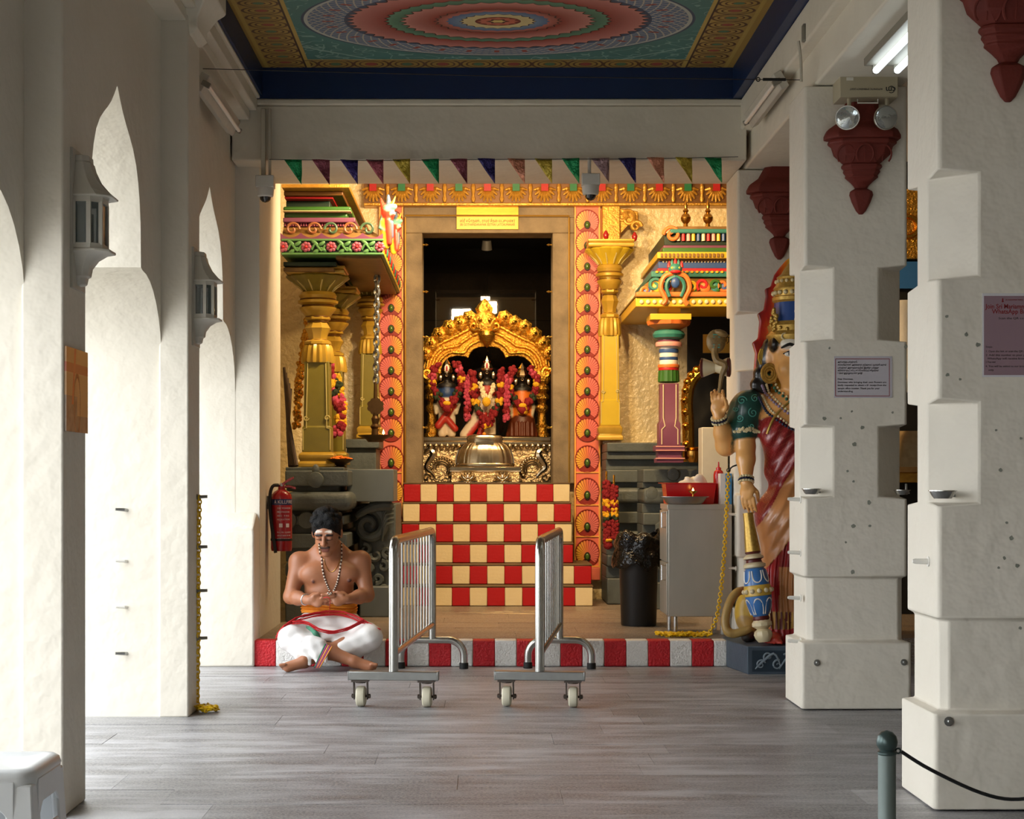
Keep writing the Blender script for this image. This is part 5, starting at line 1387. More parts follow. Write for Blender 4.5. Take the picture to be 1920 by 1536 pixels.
# barrel vault with painted posts and rolled end
kt('barrel', 'p_dkgreen', 428, 452, .26, 1252); kt('ledge', 'p_teal', 422, 430, .2, 1262, .01); kt('ledge', 'p_brown', 415, 422, .26, 1275, .01)
for k in range(10): MB().tube([P(1272+k*9.4, 452, dk+.24), P(1272+k*9.4, 430, dk+.24)], .015, 8).build('roof_post', ('s_cream', 'p_red', 'p_pink', 'p_yellow', 'p_blue')[k % 5], ks)
MB().tube(spiral(P(1260, 440, dk+.22), .07, 1.4, PI, -1, 24), .016, 7).build('rolled_end', 'p_orange', ks)
mat('brass', (190,140,64), .25, 1.0)
for px_ in (1300, 1343):
    MB().lathe([(r*dk/FPX, Z(y_, dk)) for r, y_ in ((11, 415), (10, 412), (5, 408), (4, 402), (9, 396), (10, 390), (7, 384), (3, 381), (6, 377), (3, 372), (4, 366), (1.5, 358), (0, 352))], (X(px_, dk), dk+.5, 0), 18).build('finial', 'brass', ks)
for k in range(20): MB().ell(P(1244+k*6, 490, dk+.215), (.009, .008, .012), 6, 5).build('ledge_bead', 's_cream', ks)
for k in range(16): MB().box(X(1242+k*7.6, dk), X(1246+k*7.6, dk), dk+.125, dk+.15, Z(478, dk), Z(471, dk)).build('ledge_dentil', 'p_brown', ks)
for k in range(14): MB().ell(P(1232+k*9.4, 510, dk+.115), (.014, .010, .010), 6, 5).build('ledge_bead', 'p_yellow', ks)
# face ornament wreath
kc = P(1266, 540, dk-.03)
for s_ in (-1, 1):
    MB().tube(dense([kc+V_((0, 0, .12)), kc+V_((s_*.085, 0, .09)), kc+V_((s_*.115, 0, .0)), kc+V_((s_*.075, 0, -.09)), kc+V_((s_*.10, 0, -.13))], 16), .02, 7).build('wreath', 'p_orange', ks)
    MB().tube(dense([kc+V_((0, -.01, .09)), kc+V_((s_*.055, -.01, .06)), kc+V_((s_*.07, -.01, .0)), kc+V_((s_*.045, -.01, -.07))], 14), .015, 7).build('wreath_inner', 'p_teal', ks)
    MB().ell(kc+V_((s_*.028, -.035, .155)), (.010, .008, .010), 8, 6).build('face_eye', 'p_yellow', ks)
MB().ell(kc+V_((0, -.01, .15)), (.055, .035, .045), 12, 8).build('face', 'p_teal', ks)
MB().ell(kc+V_((0, -.03, .125)), (.045, .02, .016), 10, 7).build('face_jaw', 'p_red', ks)
for k in range(5): MB().lathe([(.016, 0), (.012, .03), (0, .055)], kc+V_((-.05+.025*k, -.01, .185-.006*abs(k-2)*2)), 8).build('face_crest', ('p_red', 'p_teal')[k % 2], ks)
MB().ell(kc+V_((0, -.02, .04)), (.035, .02, .045), 10, 7).build('jewel', 'p_blue', ks)
# purple painted pillar with bands
pc = X(1259, dk); yk = dk+.20
kp_ = subthing('kiosk_pillar', ks)
f = lambda py_: Z(py_, yk)
hwk = sp(18, yk)
MB().sqstack([(sp(25, yk), f(868)), (sp(25, yk), f(860)), (sp(22, yk), f(858)), (sp(22, yk), f(848)), (sp(27, yk), f(846)), (sp(27, yk), f(836))], (pc, yk, 0)).build('pillar_base', 'p_purple', kp_, bevel=.003)
MB().sqstack([(sp(20, yk), f(836)), (sp(20, yk), f(795)), (sp(17, yk), f(790)), (sp(17, yk), f(720))], (pc, yk, 0)).build('pillar_shaft', 'p_purple', kp_, bevel=.003)
for s_ in (-1, 1):
    MB().tube([(pc+s_*sp(12, yk), yk-hwk*1.0, f(722)), (pc+s_*sp(12, yk), yk-hwk*1.0, f(785)), (pc+s_*sp(9, yk), yk-hwk*1.12, f(800)), (pc+s_*sp(15, yk), yk-hwk*1.12, f(806)), (pc+s_*sp(15, yk), yk-hwk*1.12, f(834))], .005, 5).build('white_line', 's_cream', kp_)
for y_ in (838, 845, 860): MB().box(pc-sp(27, yk), pc+sp(27, yk), yk-sp(28, yk), yk-sp(26, yk), f(y_)-.004, f(y_)+.004).build('white_line', 'p_pink', kp_)
fr2 = MB().lathe([(sp(15, yk), f(718)), (sp(19, yk), f(716)), (sp(18, yk), f(695))], (pc, yk, 0), 32, flute=fl(16, .08)).build('green_fringe', 'p_green', kp_)
for (ya, yb, r_, m_) in ((695, 690, 19, 'p_red'), (690, 684, 20, 'p_orange'), (684, 676, 17, 's_white'), (676, 670, 17, 'p_blue'), (670, 662, 17, 's_white'), (662, 655, 18, 'p_blue'), (655, 650, 17, 's_white'), (650, 642, 24, 'p_pink'), (642, 637, 20, 'p_purple')):
    MB().lathe([(sp(r_, yk), f(ya)), (sp(r_, yk)*1.04, (f(ya)+f(yb))/2), (sp(r_, yk), f(yb))], (pc, yk, 0), 24).build('neck_band', m_, kp_)
MB().lathe([(sp(19, yk), f(638)), (sp(27, yk), f(634)), (sp(29, yk), f(628)), (sp(26, yk), f(622)), (sp(20, yk), f(619))], (pc, yk, 0), 32, flute=fl(12, .06)).build('green_torus', 'p_teal', kp_)
MB().lathe([(sp(20, yk), f(619)), (sp(36, yk), f(610)), (sp(38, yk), f(603)), (sp(30, yk), f(602))], (pc, yk, 0), 36, flute=fl(14, .10)).build('scalloped_capital', 'p_orange', kp_)
MB().sqstack([(sp(38, yk), f(603)), (sp(38, yk), f(592)), (sp(20, yk), f(590)), (sp(20, yk), f(572))], (pc, yk, 0)).build('abacus', 'p_yellow', kp_, bevel=.003)
# dark cell, gilt arch and pot inside
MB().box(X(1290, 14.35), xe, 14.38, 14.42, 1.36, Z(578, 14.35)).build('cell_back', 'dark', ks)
ga = thing('gilt_arch', 'gilded carved arch inside the painted kiosk', 'arch', P(1318, 866, 13.9))
pts = dense([P(1291, 866, 13.9), P(1290, 800, 13.9), P(1288, 750, 13.9), P(1296, 715, 13.9), P(1318, 694, 13.9), P(1345, 690, 13.9), P(1378, 700, 13.9), P(1395, 740, 13.9), P(1398, 800, 13.9), P(1398, 866, 13.9)], 40)
MB().tube(pts, .05, 10).build('band', 'gold', ga)
for k, q in enumerate(pts[2:-2]):
    if k % 2 == 0: MB().ell(q+V_((-.02 if q.x < X(1340, 13.9) else .02, -.03, .02)), .035, 8, 6).build('boss', 'gold', ga)
pt = thing('brass_pot', 'small round brass pot inside the painted kiosk', 'pot', P(1300, 867, 13.70))
MB().lathe([(.0, 0), (.04, 0), (.065, .03), (.07, .06), (.07, .09), (.05, .1), (.065, .115), (.06, .12), (.045, .1)], P(1300, 867, 13.70), 20).build('bowl', 'brass', pt)
yb = thing('brass_name_plate', 'small brass plate with Tamil lettering inside the painted kiosk', 'sign', P(1345, 660, 14.36))
MB().box(X(1318, 14.36), X(1420, 14.36), 14.36, 14.379, Z(662, 14.36), Z(627, 14.36)).build('plate', 'brass_trim', yb)
mat('ink', (24,20,18), .7)
text('ஸ்ரீ கிருஷ்ணர்', .075, 'lettering', 'ink', yb, (X(1338, 14.36), 14.358, Z(636, 14.36)))

# ------------------------------------------------------------------ sign over the doorway
mat('sign_yellow', (250,196,30), .35, var=.1)
mat('sign_brass', (196,140,30), .35, .5, var=.4, vscale=10, col2=(150,100,20), stretch=(1,1,8))
sg = thing('door_sign', 'yellow sign with Tamil and English lettering over the doorway', 'sign', P(914, 430, FD-.03))
ds = FD-.03
MB().box(X(856, ds), X(972, ds), ds, FD+.001, Z(430, ds), Z(406, ds)).build('board', 'sign_yellow', sg, bevel=.002)
text('ஸ்ரீ கோதண்ட ராமர் சீதை லட்சுமணர்', .036, 'tamil_line', 'ink', sg, (X(914, ds), ds-.001, Z(414.5, ds)), align='CENTER', width=.485)
text('SRI GOTHANDARAMAR SEETHAI LATCHUMANAR', .03, 'english_line', 'ink', sg, (X(914, ds), ds-.001, Z(421.5, ds)), align='CENTER', width=.485)
bp = MB().box(X(856, ds), X(972, ds), FD-.02, FD+.001, Z(404, ds), Z(386, ds)).build('brass_plate', 'sign_brass', None, origin=P(914, 404, ds)); tag(bp, 'plain brass plate directly above the yellow door sign', 'plate')
# ------------------------------------------------------------------ inside the shrine: pedestal, gilt throne arch, three deities
mat('silver_relief', (214,190,150), .28, .95, var=.5, vscale=18, col2=(120,92,58), bump=1.0, bscale=34, bdist=.02)
mat('silver_smooth', (210,192,160), .2, 1.0, var=.3, vscale=20, col2=(140,116,84))
mat('gold_relief', (250,192,76), .24, .9, var=.45, vscale=45, col2=(170,100,28), bump=1.0, bscale=55, bdist=.015)
dq = 15.62
pd = thing('silver_pedestal', 'embossed silver pedestal below the three deities', 'pedestal', P(913, 907, dq))
MB().box(X(791, dq), X(1033, dq), dq, 16.5, 1.2, Z(835, dq)).build('block', 'silver_relief', pd, bevel=.006)
MB().box(X(789, dq), X(1035, dq), dq-.04, 16.5, Z(835, dq), Z(828, dq)).build('cornice', 'silver_smooth', pd, bevel=.006)
MB().box(X(791, dq), X(1033, dq), dq-.02, 16.5, Z(828, dq), Z(819, dq)).build('top_slab', 'silver_smooth', pd, bevel=.008)
for k in range(23): MB().ell(P(796+k*10.7, 837, dq-.03), (.024, .02, .028), 8, 6).build('petal', 'silver_smooth', pd)
for s_, px_ in ((1, 828), (-1, 998)):
    b_ = P(px_, 880, dq-.01)
    arc_ = [b_+V_((.10*math.cos(a)*-s_, 0, .10*math.sin(a))) for a in [PI*(.55+k/14*1.15)-PI*.5 for k in range(15)]]
    for q in arc_: MB().ell(q, (.022, .018, .022), 8, 6).build('arc_bead', 'silver_smooth', pd)
    for r_ in (.075, .055): MB().tube([b_+V_((r_*math.cos(a)*-s_, -.005, r_*math.sin(a))) for a in [PI*(.05+k/14*1.15) for k in range(15)]], .009, 6).build('arc_rib', 'silver_smooth', pd)
for s_, px_ in ((1, 806), (-1, 1016)):                     # peacock reliefs
    c = P(px_, 870, dq-.01); g = lambda a, b: c+V_((s_*a, -.005, b))
    MB().tube(dense([g(-.05, .10), g(.0, .13), g(.035, .09), g(.0, .03), g(-.03, -.03), g(.02, -.08), g(.05, -.12)], 20), [.010, .014, .018, .02, .024, .03, .032, .034, .034, .032, .03, .028, .026, .024, .02, .018, .016, .014, .012, .01], 7).build('peacock_relief', 'silver_smooth', pd)
    MB().tube(spiral(g(-.03, -.12), .04, 1.2, 0, s_, 16), .009, 6).build('scroll_relief', 'silver_smooth', pd)
ft = thing('silver_footblock', 'embossed silver block with two flower medallions carrying the dome', 'block', P(910, 907, 15.45))
MB().box(X(846, 15.45), X(974, 15.45), 15.45, 15.56, 1.2, Z(882, 15.45)).build('body', 'silver_relief', ft, bevel=.005)
MB().box(X(843, 15.43), X(977, 15.43), 15.43, 15.56, Z(884, 15.45), Z(875, 15.45)).build('lip', 'silver_smooth', ft, bevel=.006)
for px_ in (877, 942):
    c = P(px_, 902, 15.435)
    m_ = MB().ell(c, (.025, .018, .025), 10, 8).build('medallion', 'silver_smooth', ft)
    for k in range(16):
        a = 2*PI*k/16; q = V_((math.cos(a), 0, math.sin(a)))
        if c.z+q.z*.09 < 1.2: continue
        MB().tube([c+q*.03, c+q*.058+V_((0, -.012, 0)), c+q*.085], [.006, .012, .006], 6).build('petal', 'silver_smooth', m_)
dm = thing('silver_dome', 'ribbed silver dome cover standing on the embossed block', 'dome', P(909, 875, 15.5))
cd = V_((X(909, 15.5), 15.485, 0)); zd = lambda y_: Z(y_, 15.5)
MB().lathe([(sp(55, 15.5), zd(875)), (sp(57, 15.5), zd(872)), (sp(54, 15.5), zd(869))], cd, 48, sy=.26).build('rim', 'silver_smooth', dm)
MB().lathe([(sp(53, 15.5), zd(869)), (sp(52, 15.5), zd(858)), (sp(48, 15.5), zd(845)), (sp(41, 15.5), zd(835)), (sp(34, 15.5), zd(831))], cd, 80, sy=.26, flute=fl(32, .05)).build('ribbed_bowl', 'silver_smooth', dm)
MB().lathe([(sp(34, 15.5), zd(832)), (sp(33, 15.5), zd(826)), (sp(35, 15.5), zd(822)), (sp(30, 15.5), zd(817)), (sp(20, 15.5), zd(815)), (0, zd(814))], cd, 48, sy=.26, flute=fl(40, .03)).build('cap', 'silver_smooth', dm)
MB().box(X(892, 15.3), X(926, 15.3), 15.43, 15.44, zd(834), zd(829)).build('band', 'silver_smooth', dm)

dt = 16.05
th_ = thing('gilt_throne_arch', 'gilded carved throne arch with leafy crest behind the three deities', 'throne', P(913, 820, dt))
def mirrored(lst): return [(a, b) for a, b in lst]+[(1826-a, b) for a, b in reversed(lst)]
outer = [(793, 712), (793, 690), (797, 668), (806, 650), (820, 636), (838, 624), (858, 616), (878, 606), (892, 598)]
inner = [(828, 700), (828, 690), (832, 680), (842, 671), (856, 667), (870, 668), (878, 672), (882, 662), (890, 654), (902, 650)]
ring = [(a, b) for a, b in outer]+[(1826-a, b) for a, b in reversed(outer)]+[(1826-a, b) for a, b in inner]+[(a, b) for a, b in reversed(inner)]
MB().prism([(X(a, dt), Z(b, dt)) for a, b in ring], lambda u, v, t: (u, t, v), dt, dt+.07).build('arch', 'gold_relief', th_, bevel=.008)
for off in (.22, .5, .78):
    for side in (1, -1):
        pts = []
        for k in range(8):
            a, b = outer[k+1 if k < 8 else 8], inner[min(int(k*9/7)+1, 9)]
            qx, qy = a[0]+(b[0]-a[0])*off, a[1]+(b[1]-a[1])*off
            pts.append(P(qx if side > 0 else 1826-qx, qy, dt-.012))
        MB().tube(dense(pts, 20), .017, 7).build('rib', 'gold_relief', th_)
boss = MB().lathe([(0, 0), (.062, .0), (.068, .018), (.05, .035), (.03, .05), (0, .056)], (0, 0, 0), 14, rot=Matrix.Rotation(PI/2, 3, 'X'), flute=fl(7, .18)).mesh('leaf_boss', 'gold_relief')
core_b = MB().ell((0, -.05, 0), .024, 8, 6).mesh('boss_bud', 'gold')
for px_, py_ in ((797, 662), (808, 645), (824, 628), (843, 614), (862, 606), (880, 597)):
    for s_ in (0, 1):
        o = place(boss, 'leaf_boss', P(1826-px_ if s_ else px_, py_, dt-.01), th_); child(core_b, 'boss_bud', o)
# crest
cc = P(909, 605, dt-.03)
MB().ell(cc, (.12, .06, .12), 14, 10).build('crest_face', 'gold_relief', th_)
MB().lathe([(.06, 0), (.075, .05), (.05, .09), (.03, .12), (0, .15)], cc+V_((0, .0, .08)), 14, flute=fl(7, .2), sy=.6).build('crest_top', 'gold_relief', th_)
for s_ in (-1, 1):
    MB().tube(spiral(cc+V_((s_*.10, -.02, -.03)), .06, 1.2, PI/2, s_, 18), .018, 7).build('crest_scroll', 'gold', th_)
    MB().ell(cc+V_((s_*.045, -.06, .02)), .022, 8, 6).build('crest_eye', 'gold', th_)
MB().lathe([(0, -.14), (.05, -.07), (.075, -.02), (.05, .02)], cc+V_((.02, -.03, -.10)), 14, flute=fl(6, .2), sy=.5).build('crest_drop', 'gold', th_)
for s_ in (0, 1):                                            # makara side pieces and turned posts
    f2 = lambda a: 1826-a if s_ else a
    MB().ell(P(f2(808), 706, dt-.02), (.085, .06, .085), 14, 10).build('makara', 'gold_relief', th_)
    MB().tube(spiral(P(f2(802), 700, dt-.06), .06, 1.3, 0, 1 if s_ else -1, 18), .02, 7).build('makara_scroll', 'gold', th_)
    MB().lathe([(sp(r, dt), Z(y_, dt)) for r, y_ in ((15, 821), (15, 814), (12, 812), (12, 803), (14, 800), (9, 795), (8, 775), (12, 770), (13, 764), (8, 758), (9, 752), (14, 748), (14, 742), (10, 738), (15, 730), (12, 722))], (X(f2(810), dt), dt+.02, 0), 18).build('turned_post', 'gold_relief', th_)

mat('idol_black', (20,18,18), .3, coat=.3)
mat('fl_red', (136,14,26), .8, bump=.8, bscale=90); mat('fl_yellow', (238,178,30), .8, bump=.8, bscale=90); mat('fl_pink', (196,70,96), .8, bump=.8, bscale=90); mat('fl_white', (236,220,180), .8, bump=.6, bscale=90); mat('fl_green', (40,52,26), .8); mat('fl_orange', (232,120,20), .8, bump=.8, bscale=90)
vcmat('idol_paint', .45, bump=.3, bscale=50)
def garland(parent, pts, r_, seq, n=40, seed=1, name='garland'):
    r3 = random.Random(seed); b = MB(); names = sorted(set(seq)); D_ = dense(pts, n)
    b.tube(D_, r_*.75, 6, m=names.index(seq[0]))
    for i, q in enumerate(D_):
        for j in range(4):
            o = V_((r3.uniform(-1, 1), r3.uniform(-1, .4), r3.uniform(-1, 1)))*r_*.75
            b.ell(q+o, r_*.62, 6, 5, m=names.index(seq[int(i/n*len(seq))]))
    o = b.build(name, names, parent); o['kind'] = 'stuff'; return o
IP = dict(blk=(20, 18, 18), w=(216, 200, 176), r=(176, 44, 34), o=(214, 110, 30), bl=(40, 70, 120), br=(90, 40, 20), s=(190, 176, 150))
def idol(px_, top, base, label, kind):
    di = 15.86 if kind != 1 else 15.74
    t = thing('deity_idol', label, 'idol', P(px_, base, di), 'black deity idols on the silver pedestal')
    h_ = (base-top); q = lambda dx, py_, dd=0: P(px_+dx, py_, di)+V_((0, dd, 0))
    y_ = lambda fr: base-h_*fr
    s_ = sp(1, di)
    pr = [ellp(q(0, y_(.80)), (9*s_, .05, 12*s_), 'blk', .02), cap(q(0, y_(.70)), q(0, y_(.62)), 5*s_, 8*s_, 'blk', .02), ellp(q(0, y_(.56)), (16*s_, .065, 14*s_), 'bl' if kind == 0 else 'r' if kind == 1 else 'o', .03), ellp(q(0, y_(.66)), (18*s_, .055, 8*s_), 'blk', .03),
          cap(q(-18, y_(.62)), q(-22, y_(.42)), 5*s_, 4*s_, 'blk', .015), cap(q(18, y_(.62)), q(22, y_(.42)), 5*s_, 4*s_, 'blk', .015), cap(q(-22, y_(.42)), q(-20, y_(.30), -.05), 4*s_, 3.4*s_, 's', .01), cap(q(22, y_(.42)), q(18, y_(.30), -.05), 4*s_, 3.4*s_, 's', .01),
          cap(q(0, y_(.84), -.045), q(0, y_(.78), -.055), 2*s_, 2.4*s_, 'blk', .006)]
    if kind == 2: pr += [cap(q(0, y_(.48)), q(0, y_(.08)), 15*s_, 27*s_, 'o', .03), cap(q(0, y_(.20)), q(0, y_(.02)), 24*s_, 31*s_, 'br', .01)]
    else:
        pr += [ellp(q(0, y_(.40)), (18*s_, .07, 20*s_), 'w', .03), cap(q(-7, y_(.40)), q(-9, y_(.04)), 9*s_, 8*s_, 'w', .03), cap(q(7, y_(.40)), q(9, y_(.04)), 9*s_, 8*s_, 'w', .03)]
        if kind == 1: pr += [cap(q(-8, y_(.36), -.03), q(-40, y_(.02), -.03), 9*s_, 11*s_, 'w', .03), cap(q(-4, y_(.28), -.05), q(-34, y_(.02), -.06), 5*s_, 6*s_, 'r', .01), cap(q(-2, y_(.22), -.05), q(-14, y_(.02), -.06), 5*s_, 6*s_, 'r', .01)]
        else: pr += [cap(q(12, y_(.40), -.04), q(-16, y_(.14), -.06), 6*s_, 7*s_, 'r', .015), cap(q(-2, y_(.24), -.05), q(16, y_(.10), -.05), 6*s_, 6*s_, 'r', .01)]
    def gl(V, col):
        V = V.copy(); V[:, 2] = np.maximum(V[:, 2], P(px_, base, di).z)
        if kind == 2:
            m = V[:, 2] < q(0, y_(.2)).z; V[m, 1] += .008*np.sin(V[m, 0]*150)
        return V, col
    surf_obj('figure', pr, .008, IP, 'idol_paint', t, fn=gl)
    MB().lathe([(9*s_, 0), (11*s_, 4*s_), (9.5*s_, 9*s_), (6*s_, 15*s_), (7*s_, 17*s_), (3*s_, 23*s_), (0, 28*s_)], q(0, y_(.82), -.01), 16, flute=fl(8, .1)).build('crown', 'silver_smooth', t)
    for e in (-1, 1): MB().ell(q(e*12, y_(.76), -.02), (4*s_, .015, 7*s_), 8, 6).build('ear_ornament', 'silver_smooth', t)
    if kind != 2:
        MB().ell(q(0, y_(.875), -.055), (5*s_, .012, 8*s_), 10, 8).build('forehead_mark', 's_white', t); MB().ell(q(0, y_(.875), -.063), (1.8*s_, .01, 6*s_), 8, 6).build('red_mark', 'p_red', t)
    MB().torus(q(0, y_(.79), -.075), 2.4*s_, .003, 10, 5, Matrix.Rotation(PI/2, 3, 'X')).build('nose_jewel', 'silver_smooth', t)
    dg = -.10
    if kind == 1:
        garland(t, [q(-27, y_(.80), dg), q(-26, y_(.60), dg), q(-20, y_(.40), dg), q(-8, y_(.22), dg-.03), q(0, y_(.14), dg-.04), q(8, y_(.22), dg-.03), q(20, y_(.40), dg), q(26, y_(.60), dg), q(26, y_(.80), dg)], .036, ['fl_red', 'fl_red', 'fl_yellow', 'fl_red', 'fl_yellow', 'fl_green', 'fl_red', 'fl_red', 'fl_red', 'fl_yellow', 'fl_red', 'fl_red', 'fl_red', 'fl_green', 'fl_yellow', 'fl_red', 'fl_yellow', 'fl_red', 'fl_red'], 44, 3)
        garland(t, [q(-12, y_(.64), dg-.02), q(-6, y_(.52), dg-.05), q(0, y_(.43), dg-.06), q(7, y_(.52), dg-.05), q(13, y_(.64), dg-.02)], .022, ['fl_white'], 18, 5)
        MB().ell(q(-1, y_(.42), dg-.08), (8*s_, .03, 9*s_), 10, 8).build('flower_knot', 'fl_yellow', t)
        for e in (-1, 1): garland(t, [q(e*32, y_(.74), dg+.03), q(e*37, y_(.55), dg+.02), q(e*36, y_(.35), dg+.02), q(e*36, y_(.22), dg)], .030, ['fl_pink', 'fl_pink', 'fl_pink', 'fl_red', 'fl_pink'], 24, 7+e)
    else:
        sc = 1 if kind == 0 else .92
        garland(t, [q(-17*sc, y_(.93), dg+.05), q(-27*sc, y_(.80), dg), q(-26*sc, y_(.66), dg), q(-15*sc, y_(.50), dg-.01), q(-2, y_(.38), dg-.03), q(2, y_(.38), dg-.03), q(15*sc, y_(.50), dg-.01), q(26*sc, y_(.66), dg), q(28*sc, y_(.80), dg), q(17*sc, y_(.93), dg+.05)], .034, ['fl_red', 'fl_red', 'fl_pink', 'fl_yellow', 'fl_red', 'fl_green', 'fl_red', 'fl_red', 'fl_red', 'fl_yellow', 'fl_red', 'fl_red', 'fl_green', 'fl_red', 'fl_yellow', 'fl_red', 'fl_pink', 'fl_red'], 40, 9+kind)
        MB().ell(q(0, y_(.36), dg-.05), (8*s_, .035, 8*s_), 10, 8).build('flower_knot', 'fl_red', t); MB().ell(q(0, y_(.42), dg-.05), (8*s_, .03, 5*s_), 10, 8).build('flower_knot', 'fl_yellow', t)
idol(913, 668, 819, 'tallest black deity in a red and yellow garland with trailing white and red cloth', 1)
idol(838, 674, 819, 'black deity with a blue chest cloth and rose garland', 0)
idol(979, 684, 819, 'black deity in a flared orange skirt', 2)
mat('oil', (240,150,40), .4)
# unseen warm fill lamp, added behind the lintel to brighten throne and deities
sl = thing('shrine_fill_light', 'added warm fill lamp hidden behind the door lintel', 'lamp', (X(913, DW), 15.50, 3.38))
MB().tube([(X(913, DW), 15.50, 3.40), (X(913, DW), 15.53, 3.32)], [.04, .05], 14).build('housing', 'lamp_body', sl)
area('shrine_fill', (X(913, DW), 15.54, 3.30), (X(913, DW), 15.95, 2.0), .1, .1, 9, (1, .72, .38))
MB().ell(P(908, 814, 15.46), (.018, .018, .016), 10, 8).build('marigold', 'oil', dm)
# ------------------------------------------------------------------ terracotta corbels on the pillars
def corbel(cx, yf, ztop, sc, label):
    """stepped lotus corbel that hangs on the pillar face and ends in a bud"""
    t = thing('lotus_corbel', label, 'corbel', (cx, yf, ztop), 'terracotta lotus corbels')
    k = sc
    def ring(hw, dp, z):     # half octagon standing off the wall
        dp = dp*.5
        c = min(hw, dp)*.45
        return [(cx-hw, yf, z), (cx-hw, yf-dp+c, z), (cx-hw+c, yf-dp, z), (cx+hw-c, yf-dp, z), (cx+hw, yf-dp+c, z), (cx+hw, yf, z)]
    def tiers(lst): return MB().loft([ring(hw*k, dp*k, ztop+z*k) for hw, dp, z in lst])
    tiers([(.09, .16, .0), (.09, .16, -.03), (.135, .20, -.11), (.19, .25, -.15), (.205, .26, -.18), (.205, .26, -.20), (.185, .25, -.205)][::-1]).build('head', 'terracotta', t, bevel=.006)
    tiers([(.18, .245, -.205), (.185, .25, -.225), (.165, .23, -.24), (.15, .21, -.285), (.10, .15, -.33), (.095, .145, -.335)][::-1]).build('lotus_tier', 'terracotta', t, bevel=.006)
    for q in (-1, 0, 1):     # petals in relief
        c = V_((cx+q*.10*k, yf-(.105 if q == 0 else .09)*k, ztop-.272*k))
        lean = .32
        arc_ = [c+V_((.047*k*math.cos(a), -.004-lean*.06*k*math.sin(a), .052*k*math.sin(a)-.02*k)) for a in [-.75+(PI+1.5)*i/14 for i in range(15)]]
        MB().tube(arc_, .0055*k, 6).build('petal_edge', 'terracotta', t)
        MB().tube([c+V_((0, -.008, .028*k)), c+V_((0, .006*k, -.055*k))], .0035*k, 5).build('petal_rib', 'terracotta', t)
    tiers([(.105, .155, -.335), (.11, .16, -.35), (.095, .145, -.365), (.10, .15, -.375), (.085, .13, -.395), (.09, .135, -.405), (.06, .10, -.43), (.04, .07, -.45), (.032, .06, -.465)][::-1]).build('stepped_neck', 'terracotta', t, bevel=.004)
    tiers([(.035, .06, -.465), (.060, .09, -.48), (.064, .095, -.50), (.05, .08, -.54), (.028, .05, -.585), (.010, .02, -.605)][::-1]).build('bud', 'terracotta', t, bevel=.006)
corbel(X(1616, 8.98), PR2, Z(194, 8.98), .96, 'terracotta corbel below the emergency light')
corbel(X(1892, 6.22), PR1, Z(190, 6.22)+.605*1.0, 1.0, 'terracotta corbel above the purple notice')
corbel(X(1462, 11.4), PR3, Z(303, 11.4), 1.08, 'terracotta corbel above the flame crown of the statue')

# ------------------------------------------------------------------ wall lanterns
mat('lantern_grey', (196,192,180), .55, var=.2, vscale=10)
mat('lantern_glass', (92,104,104), .12, alpha=.55, spec=.5)
def lantern(y0, label):
    t = thing('wall_lantern', label, 'lantern', (XPIL, y0, 1.92), 'half-round wall lanterns')
    xw = XPIL
    def ring(s, e, z): return [(xw, y0-.085*s, z), (xw+.065*e, y0-.085*s, z), (xw+.10*e, y0-.05*s, z), (xw+.10*e, y0+.05*s, z), (xw+.065*e, y0+.085*s, z), (xw, y0+.085*s, z)]
    MB().loft([ring(*q) for q in ((1.12, 1.42, 2.245), (1.14, 1.45, 2.25), (1.02, 1.15, 2.275), (.86, .85, 2.31), (.78, .66, 2.35), (.74, .60, 2.375), (.70, .56, 2.378), (.70, .54, 2.40))]).build('ogee_roof', 'lantern_grey', t, bevel=.003)
    MB().loft([ring(*q) for q in ((1.04, 1.08, 2.225), (1.04, 1.08, 2.25))]).build('top_rail', 'lantern_grey', t)
    MB().loft([ring(*q) for q in ((1.04, 1.08, 2.05), (1.04, 1.08, 2.075))]).build('bottom_rail', 'lantern_grey', t)
    R_ = ring(1, 1, 0)
    for i in range(6):
        x_, y_ = R_[i][0], R_[i][1]
        MB().box(x_-.008 if i not in (0, 5) else x_, x_+.008 if i not in (0, 5) else x_+.018, y_-.008, y_+.008, 2.07, 2.23).build('glazing_bar', 'lantern_grey', t)
    for i in range(5):
        a, b = V_((R_[i][0], R_[i][1], 0)), V_((R_[i+1][0], R_[i+1][1], 0)); n = (b-a).cross(V_((0, 0, 1))).normalized()*.002
        MB().add([a+n+V_((0, 0, 2.07)), b+n+V_((0, 0, 2.07)), b+n+V_((0, 0, 2.23)), a+n+V_((0, 0, 2.23)), a-n+V_((0, 0, 2.07)), b-n+V_((0, 0, 2.07)), b-n+V_((0, 0, 2.23)), a-n+V_((0, 0, 2.23))], [(0,1,2,3),(7,6,5,4),(0,4,5,1),(1,5,6,2),(2,6,7,3),(3,7,4,0)]).build('glass_pane', 'lantern_glass', t)
    MB().loft([ring(*q) for q in ((.35, .28, 1.925), (.42, .36, 1.93), (.50, .40, 1.955), (.56, .50, 1.96), (.62, .55, 1.99), (.80, .75, 2.02), (1.0, 1.05, 2.04), (1.10, 1.35, 2.045), (1.10, 1.35, 2.055))]).build('tapered_base', 'lantern_grey', t, bevel=.003)
    MB().box(xw, xw+.01, y0-.10, y0+.10, 1.91, 2.42).build('back_plate', 'lantern_grey', t)
    MB().tube([(xw+.05, y0, 2.09), (xw+.05, y0, 2.19)], .014, 10).build('bulb', 's_white', t)
lantern(6.30, 'grey wall lantern on the pier that carries the orange picture board')
lantern(8.92, 'grey wall lantern on the pier above the yellow chain')

